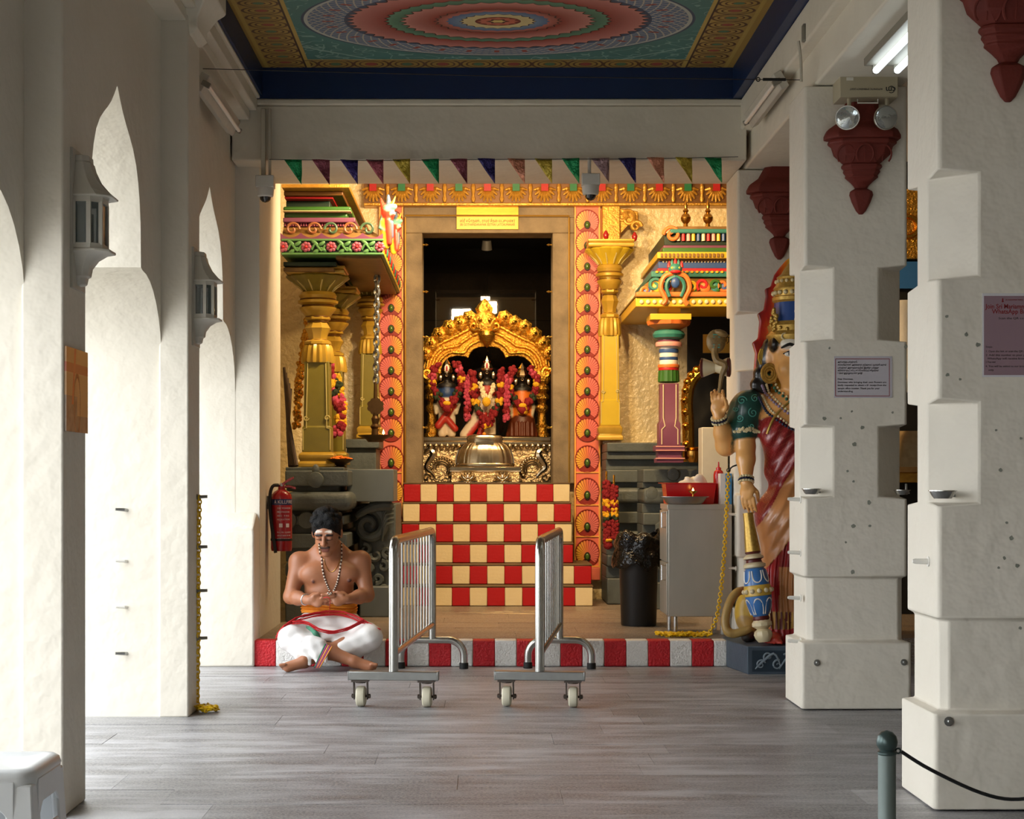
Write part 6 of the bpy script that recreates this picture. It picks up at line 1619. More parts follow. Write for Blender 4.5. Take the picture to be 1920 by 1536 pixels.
# ------------------------------------------------------------------ picture board on the nearest pier
def board_material():
    m = bpy.data.materials.new('board_print'); m.use_nodes = True; t = NT(m.node_tree); b = m.node_tree.nodes['Principled BSDF']
    x, y, z = t.xyz(t.coord('Object')); n = t.noise(t.coord(), 14, 3)
    c = t.mix(z.gt(.13), t.ramp(n, [(.35, lin((120,98,82))), (.6, lin((150,128,106)))]), lin((196,150,100)))
    c = t.mix(y.gt(.0)*z.gt(.06), c, lin((206,160,104)))
    c = t.mix(((y*y*26+(z-.10)*(z-.10)*5-.06).abs()).lt(.012), c, lin((132,44,30)))
    c = t.mix(z.gt(.215)*(z.lt(.25)), c, lin((184,92,60)))
    c = t.mix((y+.09-z*.2).abs().lt(.014)*z.gt(.1), c, lin((196,96,60)))
    t.put(b.inputs['Base Color'], c); b.inputs['Roughness'].default_value = .25; M['board_print'] = m
board_material()
pbd = MB().box(XPIL+.001, XPIL+.008, 6.115, 6.45, 1.385, 1.69).build('picture_board', 'board_print', None, origin=(XPIL+.001, 6.28, 1.385)); tag(pbd, 'glossy orange and brown picture board on the arcade pier by the stool', 'board')

# ------------------------------------------------------------------ plastic stool
mat('plastic_white', (222,226,228), .28, spec=.6)
stl = thing('plastic_stool', 'white moulded plastic stool beside the arcade pier', 'stool', (-1.34, 4.62, 0))
def rr4(cx, cy, hx, hy, z, c): return [(cx+sx*(hx-c*(1-math.cos(a)) if True else 0), 0, 0) for sx in () for a in ()]
def rrect(cx, cy, h, c, z, n=5):
    out = []
    for (sx, sy, a0) in ((1, 1, 0), (-1, 1, PI/2), (-1, -1, PI), (1, -1, 1.5*PI)):
        for k in range(n):
            a = a0+PI/2*k/(n-1); out.append((cx+sx*(h-c)+c*math.cos(a), cy+sy*(h-c)+c*math.sin(a), z))
    return out
scx, scy = -1.335, 4.62
MB().loft([rrect(scx, scy, h, c, z) for h, c, z in ((.165, .04, .395), (.170, .045, .425), (.166, .045, .44), (.155, .04, .448), (.135, .035, .448), (.128, .03, .444), (.04, .02, .444))]).build('seat', 'plastic_white', stl, smooth=50)
for sx in (-1, 1):
    for sy in (-1, 1):
        def lg(z, e): return [(scx+sx*(e+a), scy+sy*(e+b), z) for a, b in ((0, 0), (-.02, .0), (-.075, 0), (-.075, -.02), (-.03, -.025), (-.025, -.03), (-.02, -.075), (0, -.075), (0, -.02))]
        MB().loft([lg(0, .19), lg(.30, .172), lg(.41, .166)]).build('leg', 'plastic_white', stl, bevel=.006)
for s_ in (-1, 1):
    def apron(f, nm):
        po = [(-.12, .42), (.12, .42), (.12, .30)]+[(.10-.0*k, .30) for k in ()]+[(.09, .335), (.07, .352), (-.07, .352), (-.09, .335), (-.12, .30)]
        MB().prism(po, f, .163, .171).build(nm, 'plastic_white', stl, bevel=.003)
        MB().prism([(-.105, .12), (.105, .12), (.105, .25), (.09, .275), (.07, .285), (-.07, .285), (-.09, .275), (-.105, .25)], f, .168, .176).build('stretcher', 'plastic_white', stl, bevel=.004)
    apron(lambda u, v, t: (scx+u, scy+s_*t, v), 'apron'); apron(lambda u, v, t: (scx+s_*t, scy+u, v), 'apron')

# ------------------------------------------------------------------ rope bollards
mat('bollard_paint', (120,132,128), .4, .3, var=.3, vscale=10, col2=(92,106,102)); mat('bollard_ball', (70,86,84), .3, .5); mat('cable', (24,26,28), .5)
def bollard(x, y, label):
    t = thing('rope_bollard', label, 'bollard', (x, y, 0))
    MB().lathe([(.06, 0), (.06, .008), (.03, .012), (.0285, .02), (.0285, .325)], (x, y, 0), 24).build('post', 'bollard_paint', t)
    MB().lathe([(.028, .322), (.031, .326), (.031, .332), (.024, .338), (.033, .352), (.0345, .366), (.030, .384), (.018, .397), (0, .402)], (x, y, 0), 24).build('ball_cap', 'bollard_ball', t)
    MB().torus((x+.036, y, .335), .008, .003, 12, 6, Matrix.Rotation(PI/2, 3, 'X')).build('eyelet', 'bollard_ball', t)
bx1, by1 = X(1663, 5.5), 5.5; bx2, by2 = bx1+.80, 5.55
bollard(bx1, by1, 'short grey bollard with a ball cap tethering the black cable'); bollard(bx2, by2, 'short grey bollard at the other end of the black cable')
cb_ = MB().tube(dense([V_((bx1+.046, by1, .333)), V_((bx1+.14, by1, .275)), V_((bx1+.30, by1+.01, .20)), V_((bx1+.42, by1+.02, .175)), V_((bx1+.55, by1+.03, .20)), V_((bx1+.68, by2, .27)), V_((bx2-.036, by2, .333))], 30), .006, 8).build('barrier_cable', 'cable', None, origin=(bx1+.04, by1, .335)); tag(cb_, 'black cable sagging from the grey ball-capped bollard', 'cable')

# ------------------------------------------------------------------ foil bunting
for nm, c in (('green', (30,150,90)), ('mauve', (150,80,96)), ('violet', (70,56,130)), ('rose', (170,84,98)), ('gold', (206,182,70)), ('indigo', (50,42,104)), ('copper', (222,150,120)), ('silver', (170,140,146))):
    mat('foil_'+nm, c, .3, .35, bump=.9, bscale=26, bdist=.03)
db_ = 11.06
stg = MB().tube(dense([P(505, 299, db_), P(700, 301, db_), P(950, 299, db_), P(1200, 298, db_), P(1384, 294, db_)], 30), .0022, 5).build('bunting_string', 'cable', None, origin=P(505, 299, db_)); tag(stg, 'thin string carrying foil pennants across the beam', 'string')
flags = [(533, 'green'), (585, 'mauve'), (638, 'violet'), (686, 'rose'), (736, 'gold'), (790, 'green'), (843, 'mauve'), (895, 'indigo'), (951, 'copper'), (1002, 'gold'), (1053, 'green'), (1109, 'silver'), (1159, 'indigo'), (1212, 'copper'), (1265, 'gold'), (1320, 'green')]
rf_ = random.Random(2); nb = {'green': 'shiny green', 'mauve': 'mauve', 'violet': 'violet', 'rose': 'rose pink', 'gold': 'yellow gold', 'indigo': 'dark indigo', 'copper': 'pale copper', 'silver': 'silvery pink'}
near_ = ['beside the camera by the arcade', 'over the painted porch roof', 'third along from the arcade corner', 'before the dragon corner', 'over the pilaster by the hanging lamp', 'between that pilaster and the door sign', 'just short of the yellow door sign', 'above the yellow door sign', 'above the end of the yellow door sign', 'between the door sign and the beam camera', 'touching the stem of the beam camera', 'just past the beam camera', 'over the golden column', 'over the glittering wall', 'over the brass finials', 'at the pillar end of the string']
for i, (px_, nm) in enumerate(flags):
    wv = rf_.uniform(-.02, .02); cur = rf_.uniform(.3, 1.0)
    yt = 300-(px_-533)*.006
    def fl_(u, v):
        # right-angled pennant: vertical right edge, slanted left edge
        q = P(px_+33-33*(1-u)*(1-v), yt+47*v, db_)
        return q+V_((0, -.012*math.sin(3*u+6*v*cur+i)-.006*math.sin(9*v+i*2)-.004, 0))
    o = MB().grid(fl_, 5, 8).build('foil_pennant', 'foil_'+nm, None, origin=P(px_+16, yt, db_), solid=.0012)
    tag(o, '%s foil pennant on the string, %s' % (nb[nm], near_[i]), 'pennant', 'foil pennants on the string')

# ------------------------------------------------------------------ dome cameras
mat('cam_white', (206,204,196), .4); mat('cam_dark', (16,16,18), .1, coat=.8)
def dome_camera(c, label):
    t = thing('dome_camera', label, 'camera', c)
    MB().obox(c+V_((0, 0, .045)), (.118, .10, .075)).build('junction_box', 'cam_white', t, bevel=.004)
    MB().lathe([(.0, -.055), (.045, -.052), (.052, -.045), (.056, -.01), (.056, .008), (0, .008)], c, 24).build('housing', 'cam_white', t)
    MB().lathe([(0, -.088), (.02, -.083), (.034, -.068), (.038, -.05), (.0, -.05)], c, 20).build('dome', 'cam_dark', t)
dome_camera(P(503, 362, 11.2)+V_((0, -.15, 0)), 'white dome camera on the arcade pier beside the beam')
dome_camera(P(1105, 357, 11.2)+V_((0, -.12, 0)), 'white dome camera hanging under the beam by a green pennant')
cs = MB().tube([P(1105, 345, 11.08)+V_((0, 0, .0)), P(1105, 296, 11.08)], .012, 8).build('camera_stem', 'cam_white', None, origin=P(1105, 345, 11.08)); tag(cs, 'thin white conduit from the beam down to the dome camera', 'conduit')

# ------------------------------------------------------------------ conduits, battens and fittings near the ceiling
mat('conduit', (190,184,168), .55); mat('fitting_grey', (128,124,112), .5)
for (px_, nm) in ((494, 'wide white conduit running down to the dome camera by the arcade'), (506, 'slim white conduit beside the wide one on the arcade pier')):
    x_ = X(px_, 11.08)
    o = MB().box(x_-(.014 if px_ == 494 else .008), x_+(.014 if px_ == 494 else .008), 11.06, 11.10, Z(330, 11.08), Z(204, 11.08)).build('conduit', 'conduit', None, origin=(x_, 11.08, Z(330, 11.08)), bevel=.003); tag(o, nm, 'conduit')
def batten(a, b, face, label):
    t = thing('batten_light', label, 'lamp', a)
    d = (b-a).normalized(); n = V_((face, 0, -.55)).normalized(); s_ = d.cross(n)
    R = Matrix((d, s_, n)).transposed(); c = (a+b)/2+n*.03
    MB().obox(c, ((b-a).length, .10, .05), R).build('body', 'lantern_grey', t, bevel=.004)
    MB().tube([a+n*.07, b+n*.07], .013, 10).build('tube', 's_white', t)
    for e in (a, b): MB().obox(e+n*.06, (.02, .03, .05), R).build('tube_holder', 'fitting_grey', t, bevel=.003)
batten(V_((-1.545, 9.3, 3.40)), V_((-1.545, 10.5, 3.40)), 1, 'unlit batten light along the arcade cornice')
batten(V_((1.712, 9.55, 3.47)), V_((1.712, 10.6, 3.47)), -1, 'unlit batten light on the beam above the pillars')
mat('wire', (40,38,36), .5, .5)
tw = thing('tie_wire', 'thin tie wire with turnbuckle stretched below the frieze', 'wire', (-1.47, 9.35, 3.49))
wa, wb_ = P(372, 127, 8.95), P(1498, 150, 8.95)
wa, wb_ = V_((-1.46, 8.99, Z(129, 8.99))), V_((1.70, 8.99, Z(150, 8.99)))
MB().tube([wa, (wa+wb_)/2+V_((0, 0, -.01)), wb_], .0022, 5).build('strand', 'wire', tw)
MB().tube([wb_+V_((-.21, 0, .003)), wb_+V_((-.09, 0, .002))], .008, 8).build('turnbuckle', 'wire', tw); MB().torus(wb_+V_((-.235, 0, .003)), .010, .003, 12, 6, Matrix.Rotation(PI/2, 3, 'X')).build('eye_ring', 'wire', tw)
jb = MB().obox((X(1496, 9.2), 8.93, Z(62, 8.93)), (.055, .05, .09)).build('speaker_box', 'fitting_grey', None, origin=(X(1496, 9.2), 8.93, Z(77, 8.93)), bevel=.006); tag(jb, 'small grey box at the top corner of the emergency light pillar', 'box')
o = MB().tube(dense([V_((X(1498, 8.95), 8.96, Z(76, 8.95))), V_((X(1503, 8.95), 8.97, Z(110, 8.95))), V_((X(1505, 8.95), 8.99, Z(150, 8.95)))], 8), .008, 6).build('conduit', 'conduit', None, origin=V_((X(1505, 8.95), 8.99, Z(150, 8.95)))); tag(o, 'white conduit dropping from the small grey box', 'conduit')
sk_ = thing('wall_socket', 'white double socket on the pillar beside the emergency light', 'socket', P(1562, 95, 8.99))
MB().box(X(1552, 8.99), X(1571, 8.99), 8.975, PR2+.001, Z(112, 8.99), Z(78, 8.99)).build('plate', 'conduit', sk_, bevel=.004)
for y_ in (88, 102): MB().lathe([(0, 0), (.009, 0), (.010, .004), (0, .006)], P(1564, y_, 8.975), 12, rot=Matrix.Rotation(PI/2, 3, 'X')).build('socket_face', 'fitting_grey', sk_)
o = MB().tube([P(1562, 78, 8.99), P(1562, 30, 8.99), P(1560, -5, 8.99)], .007, 6).tube(dense([P(1560, 112, 8.99), P(1545, 132, 8.99), P(1548, 136, 8.985), P(1577, 131, 8.985)], 10), .007, 6).build('conduit', 'conduit', None, origin=P(1562, 112, 8.99)); tag(o, 'white cable run linking the double socket to the emergency light', 'conduit')

# ------------------------------------------------------------------ emergency light
mat('em_body', (176,166,140), .5, var=.15, vscale=8); mat('em_led', (120,255,140), .4, emit=(60,255,90), estr=12); mat('em_lens', (190,196,196), .12, .75, bump=.3, bscale=20); mat('em_ink', (36,36,34), .6); mat('label_white', (222,220,210), .5)
el_ = thing('emergency_light', 'twin-lamp emergency light box with a green indicator on the pillar', 'emergency light', P(1630, 181, 8.9))
de = 8.83
MB().box(X(1575, de), X(1684, de), de, PR2+.001, Z(182, de), Z(124, de)).build('case', 'em_body', el_, bevel=.004)
MB().box(X(1577, de), X(1685, de), de+.03, PR2+.001, Z(125, de), Z(120, de)).build('top_flange', 'em_body', el_, bevel=.002)
MB().ell((X(1595, de), de-.001, Z(138, de)), (.006, .004, .006), 10, 8).build('led', 'em_led', el_)
MB().box(X(1587, de), X(1600, de), de-.001, de+.001, Z(151, de), Z(145, de)).build('sticker', 'label_white', el_)
for (a, b, c, d_) in ((1580, 1602, 126, 126.6), (1580, 1602, 143, 143.6), (1580, 1580.6, 126, 143.6), (1601.4, 1602, 126, 143.6)): MB().box(X(a, de), X(b, de), de-.0008, de+.001, Z(d_, de), Z(c, de)).build('panel_line', 'fitting_grey', el_)
# lettering is upside down because the box hangs inverted
text('cm', .044, 'logo_lettering', 'em_ink', el_, (X(1670, de), de-.001, Z(168, de)), (PI/2, PI, 0), 'CENTER', bold=.0006)
MB().tube([(X(1671, de)+.017*math.cos(a), de-.001, Z(168, de)+.017*math.sin(a)) for a in [-2.2+k/18*4.4 for k in range(19)]], .0022, 5).build('logo_arc', 'em_ink', el_)
text('AUTOMATIC EMERGENCY LIGHT', .014, 'case_lettering', 'em_ink', el_, (X(1655, de), de-.001, Z(167, de)), (PI/2, PI, 0), 'LEFT', width=.17)
MB().tube([P(1608, 182, de+.05), P(1608, 193, de+.04), P(1646, 193, de+.04), P(1646, 182, de+.05)], .004, 6).build('guard_loop', 's_white', el_)
for px_, rx, rz in ((1589, .28, -.25), (1660, .2, .15)):
    hd = subthing('lamp_head', el_); c = P(px_, 221, de)
    MB().tube([P(px_+3, 182, de+.04), P(px_+3, 200, de+.03)], [.012, .010], 10).build('swivel', 'em_body', hd)
    R = Matrix.Rotation(PI/2+rx*.5, 3, 'X')@Matrix.Rotation(rz, 3, 'Y')
    MB().lathe([(0, -.05), (.03, -.048), (.052, -.03), (.060, -.005), (.063, .0), (.063, .010), (.058, .012)], c, 28, rot=R).build('reflector_shell', 'em_body', hd)
    MB().lathe([(.058, .010), (.055, .014), (.04, .018), (.02, .021), (0, .022)], c, 28, rot=R).build('lens', 'em_lens', hd)
    MB().torus(c+R@V_((0, 0, .011)), .0595, .004, 28, 6, R).build('rim', 'silver', hd)

# ------------------------------------------------------------------ lit fluorescent twin under the side beam
mat('tube_lit', (255,255,255), .5, emit=(235,248,255), estr=3)
fl_t = thing('fluorescent_light', 'lit twin-tube fluorescent light under the beam between the pillars', 'lamp', (2.02, 7.8, 3.28))
MB().box(1.90, 2.12, 7.3, 8.45, 3.262, 3.30).build('tray', 'fitting_grey', fl_t, bevel=.004)
for x_ in (1.955, 2.06):
    MB().tube([(x_, 7.32, 3.235), (x_, 8.42, 3.235)], .017, 12).build('tube', 'tube_lit', fl_t)
    MB().obox((x_, 8.435, 3.243), (.03, .02, .04)).build('tube_holder', 'fitting_grey', fl_t)

# ------------------------------------------------------------------ paper notices
mat('paper_grey', (196,192,200), .25, coat=.5); mat('paper_film', (214,212,216), .2, coat=.6); mat('paper_red', (140,60,66), .6); mat('paper_mauve', (150,124,134), .25, coat=.5); mat('ink_red', (130,26,32), .7)
nt = thing('paper_notice', 'laminated grey notice in Tamil and English on the pillar', 'notice', P(1619, 744, PR2))
dn = PR2-.003
MB().box(X(1564, dn), X(1673, dn), dn, PR2+.0005, Z(746, dn), Z(668, dn)).build('sheet', 'paper_grey', nt)
for (a, b, c, d_) in ((1566.5, 1668, 672.5, 673.8), (1567, 1668, 742, 743.3), (1566, 1567.3, 673, 743), (1667, 1668.2, 673, 743)): MB().box(X(a, dn), X(b, dn), dn-.0006, dn+.0002, Z(d_, dn), Z(c, dn)).build('red_border', 'paper_red', nt)
lines = [('அன்பார்ந்த பக்தர்களே,', 679, 37), ('கோயிலுக்கு அர்ச்சனை தேங்காய் வாங்கி வரும்', 684.5, 91), ('பக்தர்கள் அலுவலகத்தில் இரசீது பெற்று', 690, 77), ('கொள்ளும்படி கேட்டுக் கொள்ளப்படுகிறார்கள்', 695, 77), ('உங்கள் ஒத்துழைப்புக்கு நன்றி', 700, 46), ('Dear Devotees,', 711, 29), ('Devotees who bringing their own Flowers are', 717, 91), ('kindly requested to obtain a $1 receipt from the', 722.5, 91), ('temple office counter. Thank you for your', 728.5, 79), ('understanding.', 734, 29)]
for s_, y_, wpx in lines: text(s_, .0125, 'text_line', 'ink', nt, (X(1570.5, dn), dn-.0004, Z(y_, dn)), width=sp(wpx, dn), bold=.00025, thick=.0002)
np_ = thing('paper_notice', 'laminated mauve notice with dark red heading on the pillar by the bollard', 'notice', P(1900, 705, PR1))
d1 = PR1-.003
MB().box(X(1842, d1), X(1975, d1), d1+.001, PR1+.0005, Z(707, d1), Z(550, d1)).build('film_edge', 'paper_film', np_)
MB().box(X(1845, d1), X(1972, d1), d1, PR1, Z(703.5, d1), Z(555, d1)).build('sheet', 'paper_mauve', np_)
text('SRI MARIAMMAN TEMPLE', .0075, 'text_line', 'ink_red', np_, (X(1885, d1), d1-.0004, Z(562.5, d1)), width=sp(33, d1), thick=.0002)
MB().lathe([(0, 0), (.004, .002), (.002, .008), (.003, .011), (0, .016)], (X(1880, d1), d1-.0005, Z(567, d1)), 8, sy=.1).build('emblem', 'ink_red', np_)
text('Join Sri Mariamman Temple', .0235, 'heading', 'ink_red', np_, (X(1848, d1), d1-.0004, Z(575, d1)), width=sp(122, d1), bold=.0003, thick=.0002)
text('WhatsApp Broadcast', .0235, 'heading', 'ink_red', np_, (X(1860, d1), d1-.0004, Z(584.5, d1)), width=sp(98, d1), bold=.0003, thick=.0002)
text('Scan the QR code below', .011, 'text_line', 'ink', np_, (X(1872, d1), d1-.0004, Z(597, d1)), width=sp(75, d1), thick=.0002)
for s_, y_, x0_, wpx in (('Steps:', 650.5, 1848, 13), ('1. Open the link or scan the QR code using the camera', 659, 1848, 118), ('2. Add this number to your phone contacts list', 666, 1848, 118), ('WhatsApp will receive broadcast of the events', 672.5, 1851, 116), ('3. Press send', 679, 1848, 18), ('4. You will be added to our broadcast list for updates', 687, 1848, 120), ('only', 694, 1853, 10)):
    text(s_, .010, 'text_line', 'ink', np_, (X(x0_, d1), d1-.0004, Z(y_, d1)), width=sp(wpx, d1), thick=.0002)

# ------------------------------------------------------------------ small steel bowls and pegs on the pillars
def bowl(c, rad, label):
    t = thing('steel_bowl', label, 'bowl', c, 'small steel bowls on pillar brackets')
    MB().lathe([(.0, 0), (rad*.62, 0), (rad*.78, rad*.22), (rad*.92, rad*.5), (rad, rad*.52), (rad*1.0, rad*.58), (rad*.88, rad*.55), (rad*.7, rad*.2), (0, rad*.1)], c, 24).build('dish', 'steel', t)
    MB().box(c.x+rad*.75, c.x+rad*1.0, c.y+rad*.3, c.y+rad*1.6, c.z+rad*.1, c.z+rad*.3).box(c.x+rad*.75, c.x+rad*1.0, c.y+rad*1.45, c.y+rad*1.65, c.z, c.z+rad*1.3).build('bracket', 'steel_dull', t, bevel=.002)
# bowls stand in the chamfered corners of the pillars
bowl(V_((X(1523, 9.0), PR2+.012, Z(927, 9.0))), .052, 'steel bowl in the lit chamfer of the emergency light pillar')
bowl(V_((X(1692, 9.0), PR2+.0, Z(928, 9.0))), .045, 'steel bowl in the shaded chamfer of the emergency light pillar')
bowl(V_((X(1769, 6.25), PR1+.02, Z(935, 6.25))), .052, 'steel bowl on the pillar by the bollard')
mat('peg_white', (232,230,222), .5)
def peg(p, u, l, r_, label, grp, m_='peg_white'):
    o = MB().tube([p, p+u*l*.85, p+u*l], [r_, r_*.9, r_*.6], 8).lathe([(0, 0), (r_*1.8, 0), (r_*1.8, .004), (0, .005)], p, 10, rot=u.to_track_quat('Z', 'Y').to_matrix()).build('peg', m_, None, origin=p)
    return tag(o, label, 'peg', grp)
for (py_, wh) in ((937, 'topmost'), (1037, 'second from top'), (1122, 'third from top'), (1203, 'lowest')):
    peg(V_((1.712, PR2+.10, Z(py_, 9.1))), V_((-1, -.05, .05)), .07, .011, 'white peg on the aisle side of the emergency light pillar, '+wh, 'white pegs on the emergency light pillar')
peg(V_((1.672, PR1+.12, Z(1053, 6.36))), V_((-1, 0, .02)), .06, .011, 'white peg on the aisle side of the pillar by the bollard', 'white pegs on the bollard pillar')
for py_, wh in ((965, 'upper'), (1066, 'lower')): peg(V_((1.722, PR3+.06, Z(py_, 11.48))), V_((-1, -.1, .05)), .05, .009, wh+' white peg on the pillar behind the goddess statue', 'white pegs on the statue pillar')
for (px_, y_, py_, nm) in ((1532, PR2-.018, 1243, 'lit edge of the emergency light'), (1695, PR2-.018, 1242, 'shaded edge of the emergency light'), (1779, PR1-.018, 1353, 'bollard')):
    peg(P(px_, py_, y_), V_((0, -1, .1)), .02, .010, 'steel bolt stub low on the %s pillar' % nm, 'steel bolt stubs on the pillars', 'steel_dull')
# pegs in the arch reveal of the second pier
for py_, wh in ((957, 'topmost'), (1053, 'second from top'), (1139, 'third from top'), (1226, 'lowest')):
    p = V_((X(238, 8.74), 8.742, Z(py_, 8.74)))
    o = MB().tube([p, p+V_((-.01, -.025, .003)), p+V_((-.05, -.045, .006))], [.009, .009, .007], 8).build('hook', 'steel_dull' if py_ in (957, 1226) else 'peg_white', None, origin=p); tag(o, 'small hook in the bright arch reveal of the chain pier, '+wh, 'hook', 'hooks in the arch reveal')
# spots of worn paint on pillar faces
mat('chip', (142,144,132), .8, var=.5, vscale=60, col2=(100,104,94))
rc = random.Random(8)
for k, (a, b, c_, d_, yy) in enumerate(((1540, 1700, 640, 790, PR2), (1575, 1640, 800, 1085, PR2), (1765, 1900, 560, 740, PR1), (1845, 1915, 760, 1200, PR1))):
    for j in range(9):
        px_, py_ = rc.uniform(a, b), rc.uniform(c_, d_)
        if yy == PR2 and 1558 < px_ < 1680 and 660 < py_ < 752: continue
        if yy == PR1 and px_ > 1836 and 545 < py_ < 712: continue
        p = P(px_, py_, yy-.0005); r_ = rc.uniform(.006, .014)*(.7 if yy == PR1 else 1)
        po = [(p.x+r_*rc.uniform(.6, 1.1)*math.cos(2*PI*i/9), p.z+r_*rc.uniform(.6, 1.1)*math.sin(2*PI*i/9)) for i in range(9)]
        o = MB().prism(po, lambda u, v, t: (u, t, v), yy-.0012, yy+.001).build('paint_chip', 'chip'); o.parent = [q for q in scene.objects if q.name.startswith('pillar') and abs(q.location.y-yy-.225) < .03][0]
        o.matrix_parent_inverse = Matrix.Translation(-o.parent.location)

# ------------------------------------------------------------------ yellow chains
mat('chain_yellow', (240,196,20), .4)
c1 = thing('plastic_chain', 'yellow plastic chain hanging down the arcade pier and heaped on the floor', 'chain', P(372, 1340, 8.9))
yc = 8.98
mb_ = MB(); chain(mb_, dense([P(374, 930, yc), P(372, 1050, yc), P(372, 1180, yc), P(370, 1290, yc), P(371, 1332, yc)], 20), .021, .0115, .0042); mb_.build('hanging_run', 'chain_yellow', c1)
mb_ = MB(); rj = random.Random(6)
pile = [V_((X(371, 8.95), 8.95, .014))]
for k in range(26): pile.append(V_((X(368, 8.9)+rj.uniform(0, .13), 8.9+rj.uniform(-.06, .06), .012+rj.random()*.025)))
chain(mb_, pile, .021, .0115, .0042); mb_.build('heap', 'chain_yellow', c1)
for py_, wh in ((932, 'topmost'), (1026, 'second from top'), (1108, 'third from top'), (1197, 'lowest')):
    p = V_((XPIL, 8.98, Z(py_, 8.98)))
    o = MB().tube([p, p+V_((.055, 0, .002))], [.009, .008], 10).lathe([(0, 0), (.015, 0), (.015, .004), (0, .005)], p, 12, rot=Matrix.Rotation(PI/2, 3, 'Y')).build('hook', 'fitting_grey', None, origin=p); tag(o, 'grey hook on the pier behind the yellow chain, '+wh, 'hook', 'grey hooks on the pier')
c2 = thing('plastic_chain', 'yellow plastic chain draped down the steel cabinet front', 'chain', P(1330, 1190, 11.42))
mb_ = MB(); chain(mb_, dense([P(1366, 885, 11.47), P(1362, 960, 11.465), P(1357, 1050, 11.46), P(1350, 1120, 11.455), P(1343, 1160, 11.45), P(1330, 1188, 11.44)], 24), .022, .012, .0045); mb_.build('hanging_run', 'chain_yellow', c2)
mb_ = MB(); pile = []
for k in range(44): pile.append(V_((1.18+.36*((k*7) % 44)/44, 11.40+rj.uniform(-.05, .05), ZP+.012+rj.random()*.012)))
pile.sort(key=lambda q: q.x+rj.uniform(-.06, .06)); chain(mb_, pile, .022, .012, .0045); mb_.build('heap', 'chain_yellow', c2)
o = MB().tube(dense([P(1366, 884, 11.45), P(1372, 876, 11.43), P(1382, 872, 11.42)], 6), .006, 6).torus(P(1366, 882, 11.46), .012, .003, 12, 6, Matrix.Rotation(PI/2, 3, 'X')).build('chain_hook', 'wire', None, origin=P(1382, 872, 11.42)); tag(o, 'dark hook on the pillar holding the cabinet chain', 'hook')

# ------------------------------------------------------------------ fire extinguisher
mat('ext_red', (170,16,26), .25, coat=.5, var=.1); mat('ext_blue', (28,40,90), .35); mat('ext_text', (232,214,214), .5); mat('black_hose', (16,16,17), .5)
xe_, ye_ = -1.468+.098, 11.78
fe = thing('fire_extinguisher', 'red fire extinguisher hung on the wall beside the priest', 'extinguisher', (xe_, ye_, Z(1033, ye_)))
zf = lambda y_: Z(y_, ye_); rx_ = sp(20, ye_)
MB().lathe([(0, zf(1033)), (rx_*.95, zf(1033)), (rx_, zf(1028)), (rx_, zf(935)), (rx_*.95, zf(928)), (rx_*.7, zf(922)), (rx_*.35, zf(918)), (rx_*.32, zf(912))], (xe_, ye_, 0), 32).build('cylinder', 'ext_red', fe)
MB().lathe([(rx_*1.006, zf(947)), (rx_*1.006, zf(936))], (xe_, ye_, 0), 32).build('label_band', 'ext_blue', fe)
def wrap_text(s, size, ang0, z_, m_, nm, width):
    o = text(s, size, nm, m_, fe, (0, 0, 0), (PI/2, 0, 0), width=width, thick=.0003)
    for v in o.data.vertices:
        q = v.co+rootloc(fe); a = ang0+q.x/rx_; r_ = rx_*1.012-q.y*.5
        v.co = V_((xe_+r_*math.sin(a), ye_-r_*math.cos(a), z_+q.z))-rootloc(fe)
wrap_text('KILLFIRE', .034, -.25, zf(941.5), 'ext_text', 'brand_lettering', .115)
wrap_text('A', .036, -.62, zf(941.5), 'ext_text', 'brand_mark', .018)
for k, (z_, wd, s_) in enumerate(((953, .10, 'DRY POWDER'), (960, .09, 'FIRE EXTINGUISHER'), (967, .085, 'ABC  9 KG'), (974, .09, 'INSTRUCTIONS'), (998, .10, 'PULL PIN  SQUEEZE'), (1004, .10, 'AIM AT BASE OF FIRE'), (1010, .10, 'INSPECT REGULARLY'))): wrap_text(s_, .014, -.3, zf(z_), 'ext_text', 'small_lettering', wd)
for k in range(2):
    a = .05+k*.65; c = V_((xe_+rx_*1.01*math.sin(a), ye_-rx_*1.01*math.cos(a), zf(985)))
    MB().obox(c, (.024, .002, .026), (0, 0, a)).build('pictogram', 'ext_text', fe)
MB().lathe([(rx_*1.02, zf(1014)), (rx_*1.03, zf(1012)), (rx_*1.02, zf(1010))], (xe_, ye_, 0), 32).build('strap', 'black_hose', fe)
MB().tube([(xe_, ye_, zf(914)), (xe_, ye_, zf(906))], [.018, .014], 12).build('valve', 'silver', fe)
MB().prism([(xe_-.03, zf(912)), (xe_+.0, zf(907)), (xe_+.055, zf(897)), (xe_+.085, zf(894)), (xe_+.085, zf(898)), (xe_+.03, zf(906)), (xe_+.005, zf(916))], lambda u, v, t: (u, t, v), ye_-.014, ye_+.014).build('lever', 'ext_red', fe, bevel=.003)
MB().prism([(xe_+.0, zf(912)), (xe_+.05, zf(910)), (xe_+.10, zf(914)), (xe_+.098, zf(918)), (xe_+.05, zf(914)), (xe_, zf(917))], lambda u, v, t: (u, t, v), ye_-.012, ye_+.012).build('carry_handle', 'ext_red', fe, bevel=.003)
MB().tube(dense([V_((xe_-.02, ye_-.02, zf(910))), V_((xe_-.055, ye_-.05, zf(912))), V_((xe_-.072, ye_-.065, zf(930))), V_((xe_-.068, ye_-.07, zf(965))), V_((xe_-.05, ye_-.085, zf(1000))), V_((xe_-.03, ye_-.09, zf(1036)))], 20), .012, 8).build('hose', 'black_hose', fe)
MB().box(-1.467, xe_-rx_+.005, ye_-.02, ye_+.02, zf(955), zf(930)).build('wall_bracket', 'fitting_grey', fe)

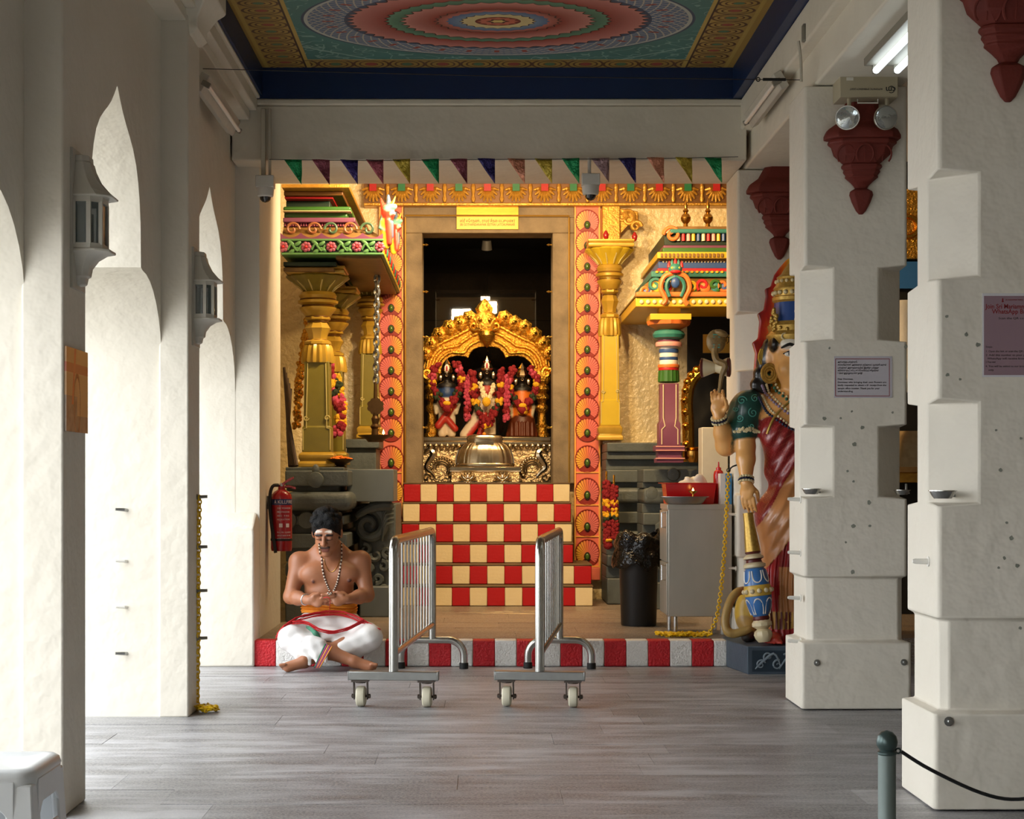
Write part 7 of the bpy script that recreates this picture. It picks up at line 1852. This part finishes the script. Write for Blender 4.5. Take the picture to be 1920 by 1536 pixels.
# ------------------------------------------------------------------ steel cabinet with offerings
mat('brushed', (186,184,174), .4, .55, var=.35, vscale=5, col2=(150,148,138), stretch=(1,1,.4)); mat('copper_refl', (190,150,120), .3, .9)
cx0, cx1, cy0, cy1 = 1.272, 1.700, 11.52, 11.97
cz0, cz1 = Z(1157, 11.5), Z(946, 11.5)
cab = thing('steel_cabinet', 'stainless steel cabinet on short legs beside the black bin', 'cabinet', ((cx0+cx1)/2, cy0, ZP))
MB().box(cx0, cx1, cy0, cy1, cz0, cz1-.03).build('body', 'brushed', cab, bevel=.004)
MB().box(cx0-.008, cx1, cy0-.008, cy1, cz1-.035, cz1).build('worktop', 'brushed', cab, bevel=.003)
for zz0, zz1 in ((cz0+.01, cz0+.36), (cz0+.37, cz1-.045)):
    dd_ = MB().box(cx0-.012, cx0, cy0+.012, cy1-.012, zz0, zz1).build('door', 'brushed', cab, bevel=.003)
    zh = (zz0+zz1)/2+.06
    MB().tube([(cx0-.012, cy0+.06, zh), (cx0-.04, cy0+.06, zh), (cx0-.04, cy0+.06, zh+.10), (cx0-.012, cy0+.06, zh+.10)], .006, 8).build('handle', 'silver', dd_)
for x_ in (cx0+.05, cx1-.06):
    for y_ in (cy0+.04, cy1-.04): MB().tube([(x_, y_, ZP), (x_, y_, cz0+.01)], .016, 10).build('leg', 'silver', cab)
mat('tray_red', (190,12,22), .25, coat=.4); mat('tissue', (232,224,210), .8); mat('box_blue', (70,140,190), .5); mat('box_white', (226,224,220), .5)
tr = thing('red_tray', 'deep red plastic tray on the steel cabinet', 'tray', (1.46, 11.72, cz1))
tx0, tx1, ty0, ty1 = X(1249, 11.62), X(1344, 11.62), 11.65, 11.92
zt = Z(907, 11.62)
MB().loft([[(tx0+.015, ty0+.015, cz1), (tx1-.015, ty0+.015, cz1), (tx1-.015, ty1-.015, cz1), (tx0+.015, ty1-.015, cz1)], [(tx0, ty0, zt), (tx1, ty0, zt), (tx1, ty1, zt), (tx0, ty1, zt)], [(tx0-.02, ty0-.02, zt), (tx1+.005, ty0-.02, zt), (tx1+.005, ty1+.02, zt), (tx0-.02, ty1+.02, zt)], [(tx0-.02, ty0-.02, zt+.006), (tx1+.005, ty0-.02, zt+.006), (tx1+.005, ty1+.02, zt+.006), (tx0-.02, ty1+.02, zt+.006)], [(tx0+.004, ty0+.004, zt+.006), (tx1-.004, ty0+.004, zt+.006), (tx1-.004, ty1-.004, zt+.006), (tx0+.004, ty1-.004, zt+.006)], [(tx0+.018, ty0+.018, cz1+.006), (tx1-.018, ty0+.018, cz1+.006), (tx1-.018, ty1-.018, cz1+.006), (tx0+.018, ty1-.018, cz1+.006)]]).build('shell', 'tray_red', tr, bevel=.003)
tp = [ellp((1.42+.03*k, 11.76+.02*(k % 3), zt+.005+.012*(k % 2)), (.055, .04, .02), 'w', .01, (.3*k, .5*k, .9*k)) for k in range(5)]
for k in range(5): tp.append(cap((1.38+.03*k, 11.74, zt-.02), (1.38+.03*k+.02, 11.76, zt-.05), .03, .03, 'w', .01))
tsu = surf_obj('tissue_heap', tp, .009, dict(w=(230, 222, 208)), 'tissue'); tag(tsu, 'crumpled white tissue heaped in the red tray', 'tissue')
pl_ = thing('steel_plate', 'round steel plate on the cabinet edge before the red tray', 'plate', (1.36, 11.55, cz1))
px0 = X(1283, 11.56)
MB().lathe([(0, .001), (.11, .001), (.125, .01), (.150, .046), (.165, .050), (.165, .053), (.148, .05), (.12, .012), (0, .008)], (px0, 11.545, cz1), 36, sy=.45).build('dish', 'steel_dull', pl_)
lmp = thing('oil_lamp', 'tiny lit brass oil lamp standing on the steel plate', 'lamp', (X(1298, 11.6), 11.56, cz1+.013))
MB().lathe([(.0, 0), (.02, 0), (.006, .012), (.006, .055), (.028, .07), (.032, .078), (.02, .075), (0, .072)], (X(1298, 11.6), 11.56, cz1+.013), 16).build('cup', 'brass', lmp)
mat('flame', (255,200,110), .5, emit=(255,190,90), estr=14)
MB().lathe([(0, 0), (.007, .006), (.006, .014), (0, .028)], (X(1298, 11.6), 11.56, cz1+.085), 10).build('flame', 'flame', lmp)
bxo = thing('carton', 'blue and white carton beside the red tray', 'carton', (1.66, 11.62, cz1))
MB().box(X(1351, 11.6), X(1360, 11.6), 11.60, 11.72, cz1, Z(888, 11.6)).build('white_side', 'box_white', bxo); MB().box(X(1360, 11.6), X(1372, 11.6), 11.60, 11.72, cz1, Z(888, 11.6)).build('blue_side', 'box_blue', bxo)
sb2 = thing('sauce_bottle', 'red squeeze bottle behind the blue and white carton', 'bottle', (1.655, 11.84, cz1))
MB().lathe([(0, 0), (.034, 0), (.036, .02), (.036, .20), (.030, .225), (.018, .235), (.018, .25), (.007, .255), (.004, .29), (0, .292)], (1.655, 11.84, cz1), 18).build('body', 'tray_red', sb2)

# ------------------------------------------------------------------ black bin with liner
mat('bin_black', (20,21,23), .42, var=.2, vscale=6); mat('liner', (12,12,13), .22, bump=.9, bscale=18, bdist=.03)
bc = V_((1.145, 12.32, ZP)); br = .142
bn = thing('waste_bin', 'black round waste bin with a black liner next to the steel cabinet', 'bin', bc)
MB().lathe([(0, 0), (br*.88, 0), (br*.9, .01), (br, .50), (br*1.02, .51)], bc, 36).build('drum', 'bin_black', bn)
def lin_(u, v):
    a = 2*PI*u; n_ = noise.noise(V_((math.cos(a)*2.2, math.sin(a)*2.2, v*2.5)))
    if v < .5:      # skirt hanging outside the rim, flared
        t = v/.5; r_ = br*(1.36-.10*t+.16*n_*(1-t)-.12*t*t); z_ = .425+.05*n_+t*.125
    else:           # gathered ruff above the rim
        t = (v-.5)/.5; r_ = br*(1.14+.20*math.sin(PI*t)+.16*n_-.22*t); z_ = .55+.105*t+.05*n_*t
    return bc+V_((r_*math.cos(a), r_*math.sin(a), z_))
MB().grid(lin_, 44, 12, cu=True).build('liner', 'liner', bn, solid=.002)

# ------------------------------------------------------------------ garlands and lamps in the porch
g1 = thing('flower_garland', 'red rose garland with yellow bands hung on the grey plinth by the bin', 'garland', P(1145, 1025, 14.3))
dg_ = 14.30
for k, (a, ya, yb) in enumerate(((1137, 908, 1015), (1151, 915, 1008))):
    garland(g1, [P(a, ya, dg_), P(a+1, (ya+yb)/2, dg_), P(a+2, yb, dg_)], .030, ['fl_red', 'fl_red', 'fl_red', 'fl_yellow', 'fl_red', 'fl_yellow', 'fl_green', 'fl_red', 'fl_red', 'fl_red', 'fl_red'], 60, 30+k, 'strand')
    MB().tube([P(a, ya, dg_), P(a, ya-24, dg_+.02)], .009, 6).build('ribbon', 'gold', g1)
MB().ell(P(1140, 1022, dg_), (.04, .035, .04), 10, 8).build('tassel', 'fl_red', g1); MB().ell(P(1140, 1013, dg_-.01), (.04, .035, .02), 10, 8).build('tassel_band', 'fl_yellow', g1)
g2 = thing('flower_garland', 'pink, red and yellow garland hanging on the olive column', 'garland', P(640, 815, 13.7))
garland(g2, [P(614, 672, 13.72), P(620, 710, 13.70), P(628, 745, 13.68), P(638, 775, 13.66), P(636, 800, 13.66), P(630, 815, 13.66)], .042, ['fl_pink', 'fl_red', 'fl_pink', 'fl_yellow', 'fl_green', 'fl_pink', 'fl_red', 'fl_red', 'fl_yellow', 'fl_red', 'fl_red', 'fl_pink', 'fl_red'], 34, 41, 'strand')
garland(g2, [P(632, 705, 13.70), P(638, 735, 13.68), P(644, 765, 13.66)], .028, ['fl_yellow', 'fl_green', 'fl_yellow', 'fl_pink', 'fl_yellow'], 18, 42, 'strand')
g3 = thing('tinsel_garland', 'glittering gold tinsel hung behind the olive column', 'garland', P(560, 800, 13.4))
garland(g3, [P(579, 600, 13.4), P(572, 640, 13.4), P(562, 700, 13.4), P(560, 740, 13.4), P(556, 800, 13.4)], .03, ['gold'], 40, 43, 'strand')
mat('old_brass', (96,72,44), .4, .8, var=.4, vscale=30)
hl = thing('hanging_lamp', 'dark brass oil lamp hanging on a chain beside the lotus pilaster', 'lamp', P(704, 826, 13.6))
dh = 13.6
mb_ = MB(); chain(mb_, [P(706, 482, dh), P(705, 600, dh), P(704, 718, dh)], .05, .02, .006); chain(mb_, [P(709, 482, dh), P(707, 600, dh), P(706, 718, dh)], .05, .02, .006); mb_.build('chain_run', 'steel_dull', hl)
zh_ = lambda y_: Z(y_, dh)
MB().lathe([(sp(14, dh), zh_(829)), (sp(18, dh), zh_(824)), (sp(30, dh), zh_(819)), (sp(33, dh), zh_(816)), (sp(28, dh), zh_(817)), (sp(8, dh), zh_(818)), (sp(7, dh), zh_(805)), (sp(10, dh), zh_(800)), (sp(6, dh), zh_(795)), (sp(8, dh), zh_(785)), (sp(5, dh), zh_(780)), (sp(6, dh), zh_(774))], (X(704, dh), dh, 0), 28).build('oil_dish', 'old_brass', hl)
MB().lathe([(0, -.02), (sp(14, dh), -.02), (sp(14, dh), .02), (0, .02)], P(704, 762, dh), 24, rot=Matrix.Rotation(PI/2, 3, 'X'), flute=fl(8, .16)).build('medallion', 'old_brass', hl)
MB().tube([P(704, 775, dh), P(704, 716, dh)], [.02, .012], 8).build('stem', 'old_brass', hl)
MB().lathe([(0, 0), (.010, .008), (.008, .02), (0, .042)], P(719, 815, dh), 10).build('flame', 'flame', hl)
ob = thing('brass_bowl', 'brass bowl heaped with orange petals on the porch plinth', 'bowl', P(638, 872, 12.85))
MB().lathe([(0, 0), (.05, 0), (.03, .012), (.06, .03), (.10, .055), (.105, .06), (.09, .056), (0, .04)], P(638, 876, 12.85), 24).build('dish', 'old_brass', ob)
rp = random.Random(12); pm = MB()
for k in range(40): a = rp.uniform(0, 2*PI); r_ = .08*math.sqrt(rp.random()); pm.ell(P(638, 876, 12.85)+V_((r_*math.cos(a), r_*math.sin(a), .06+.02*(1-r_/.08))), (.018, .018, .010), 6, 4)
pm.build('petals', 'fl_orange', ob)['kind'] = 'stuff'
mat('stick', (74,56,42), .7, var=.4, vscale=20)
bs_ = thing('stick_bundle', 'bundle of dark sticks leaning on the wall by the olive column', 'sticks', P(552, 875, 12.82))
for k in range(5):
    a, b = P(533+k*3, 690+k*10, 13.3+.03*k), P(556-k*3, 874, 12.78+.03*k)
    MB().tube([a, (a+b)/2+V_((-.02, 0, -.01*k)), b], [.012, .014, .016], 7).build('stick', 'stick', bs_)
gbx = MB().box(X(1313, 13.4), X(1362, 13.4), 13.3, 13.52, ZP, Z(802, 13.4)).build('metal_box', 'lantern_grey', None, origin=(X(1336, 13.4), 13.4, ZP), bevel=.006); tag(gbx, 'tall pale grey metal box standing before the painted kiosk', 'box')

# ------------------------------------------------------------------ glimpse of a side shrine between the two near pillars
sv = thing('side_shrine', 'gilded side shrine glimpsed between the two pillars', 'shrine', (3.3, 13.4, ZP))
MB().box(2.9, 4.2, 13.4, 14.4, ZP, 3.9).build('dark_body', 'dark', sv)
MB().box(2.9, 4.2, 13.34, 13.4, 2.95, 3.5).build('gilt_frieze', 'gold_relief', sv, bevel=.01)
MB().box(2.9, 4.2, 13.36, 13.4, 2.72, 2.93).build('glass_band', 's_bluewash', sv)
for k in range(5): MB().torus((3.1+.24*k, 13.33, 3.2), .08, .02, 16, 6, Matrix.Rotation(PI/2, 3, 'X')).build('gilt_scroll', 'gold', sv)
MB().lathe([(.10, 1.9), (.13, 2.0), (.10, 2.05), (.10, 2.5), (.13, 2.55), (.13, 2.6)], (3.28, 13.2, 0), 16).build('stone_post', 'plaster', sv)
MB().box(3.0, 4.0, 13.2, 13.38, 1.2, 1.28).build('base_band', 'gold_paint', sv, bevel=.01)
MB().lathe([(.26, 1.28), (.30, 1.32), (.24, 1.40), (.20, 1.5), (.10, 1.6)], (3.35, 13.25, 0), 24, sy=.5, flute=fl(16, .1)).build('silver_skirt', 'silver_smooth', sv)
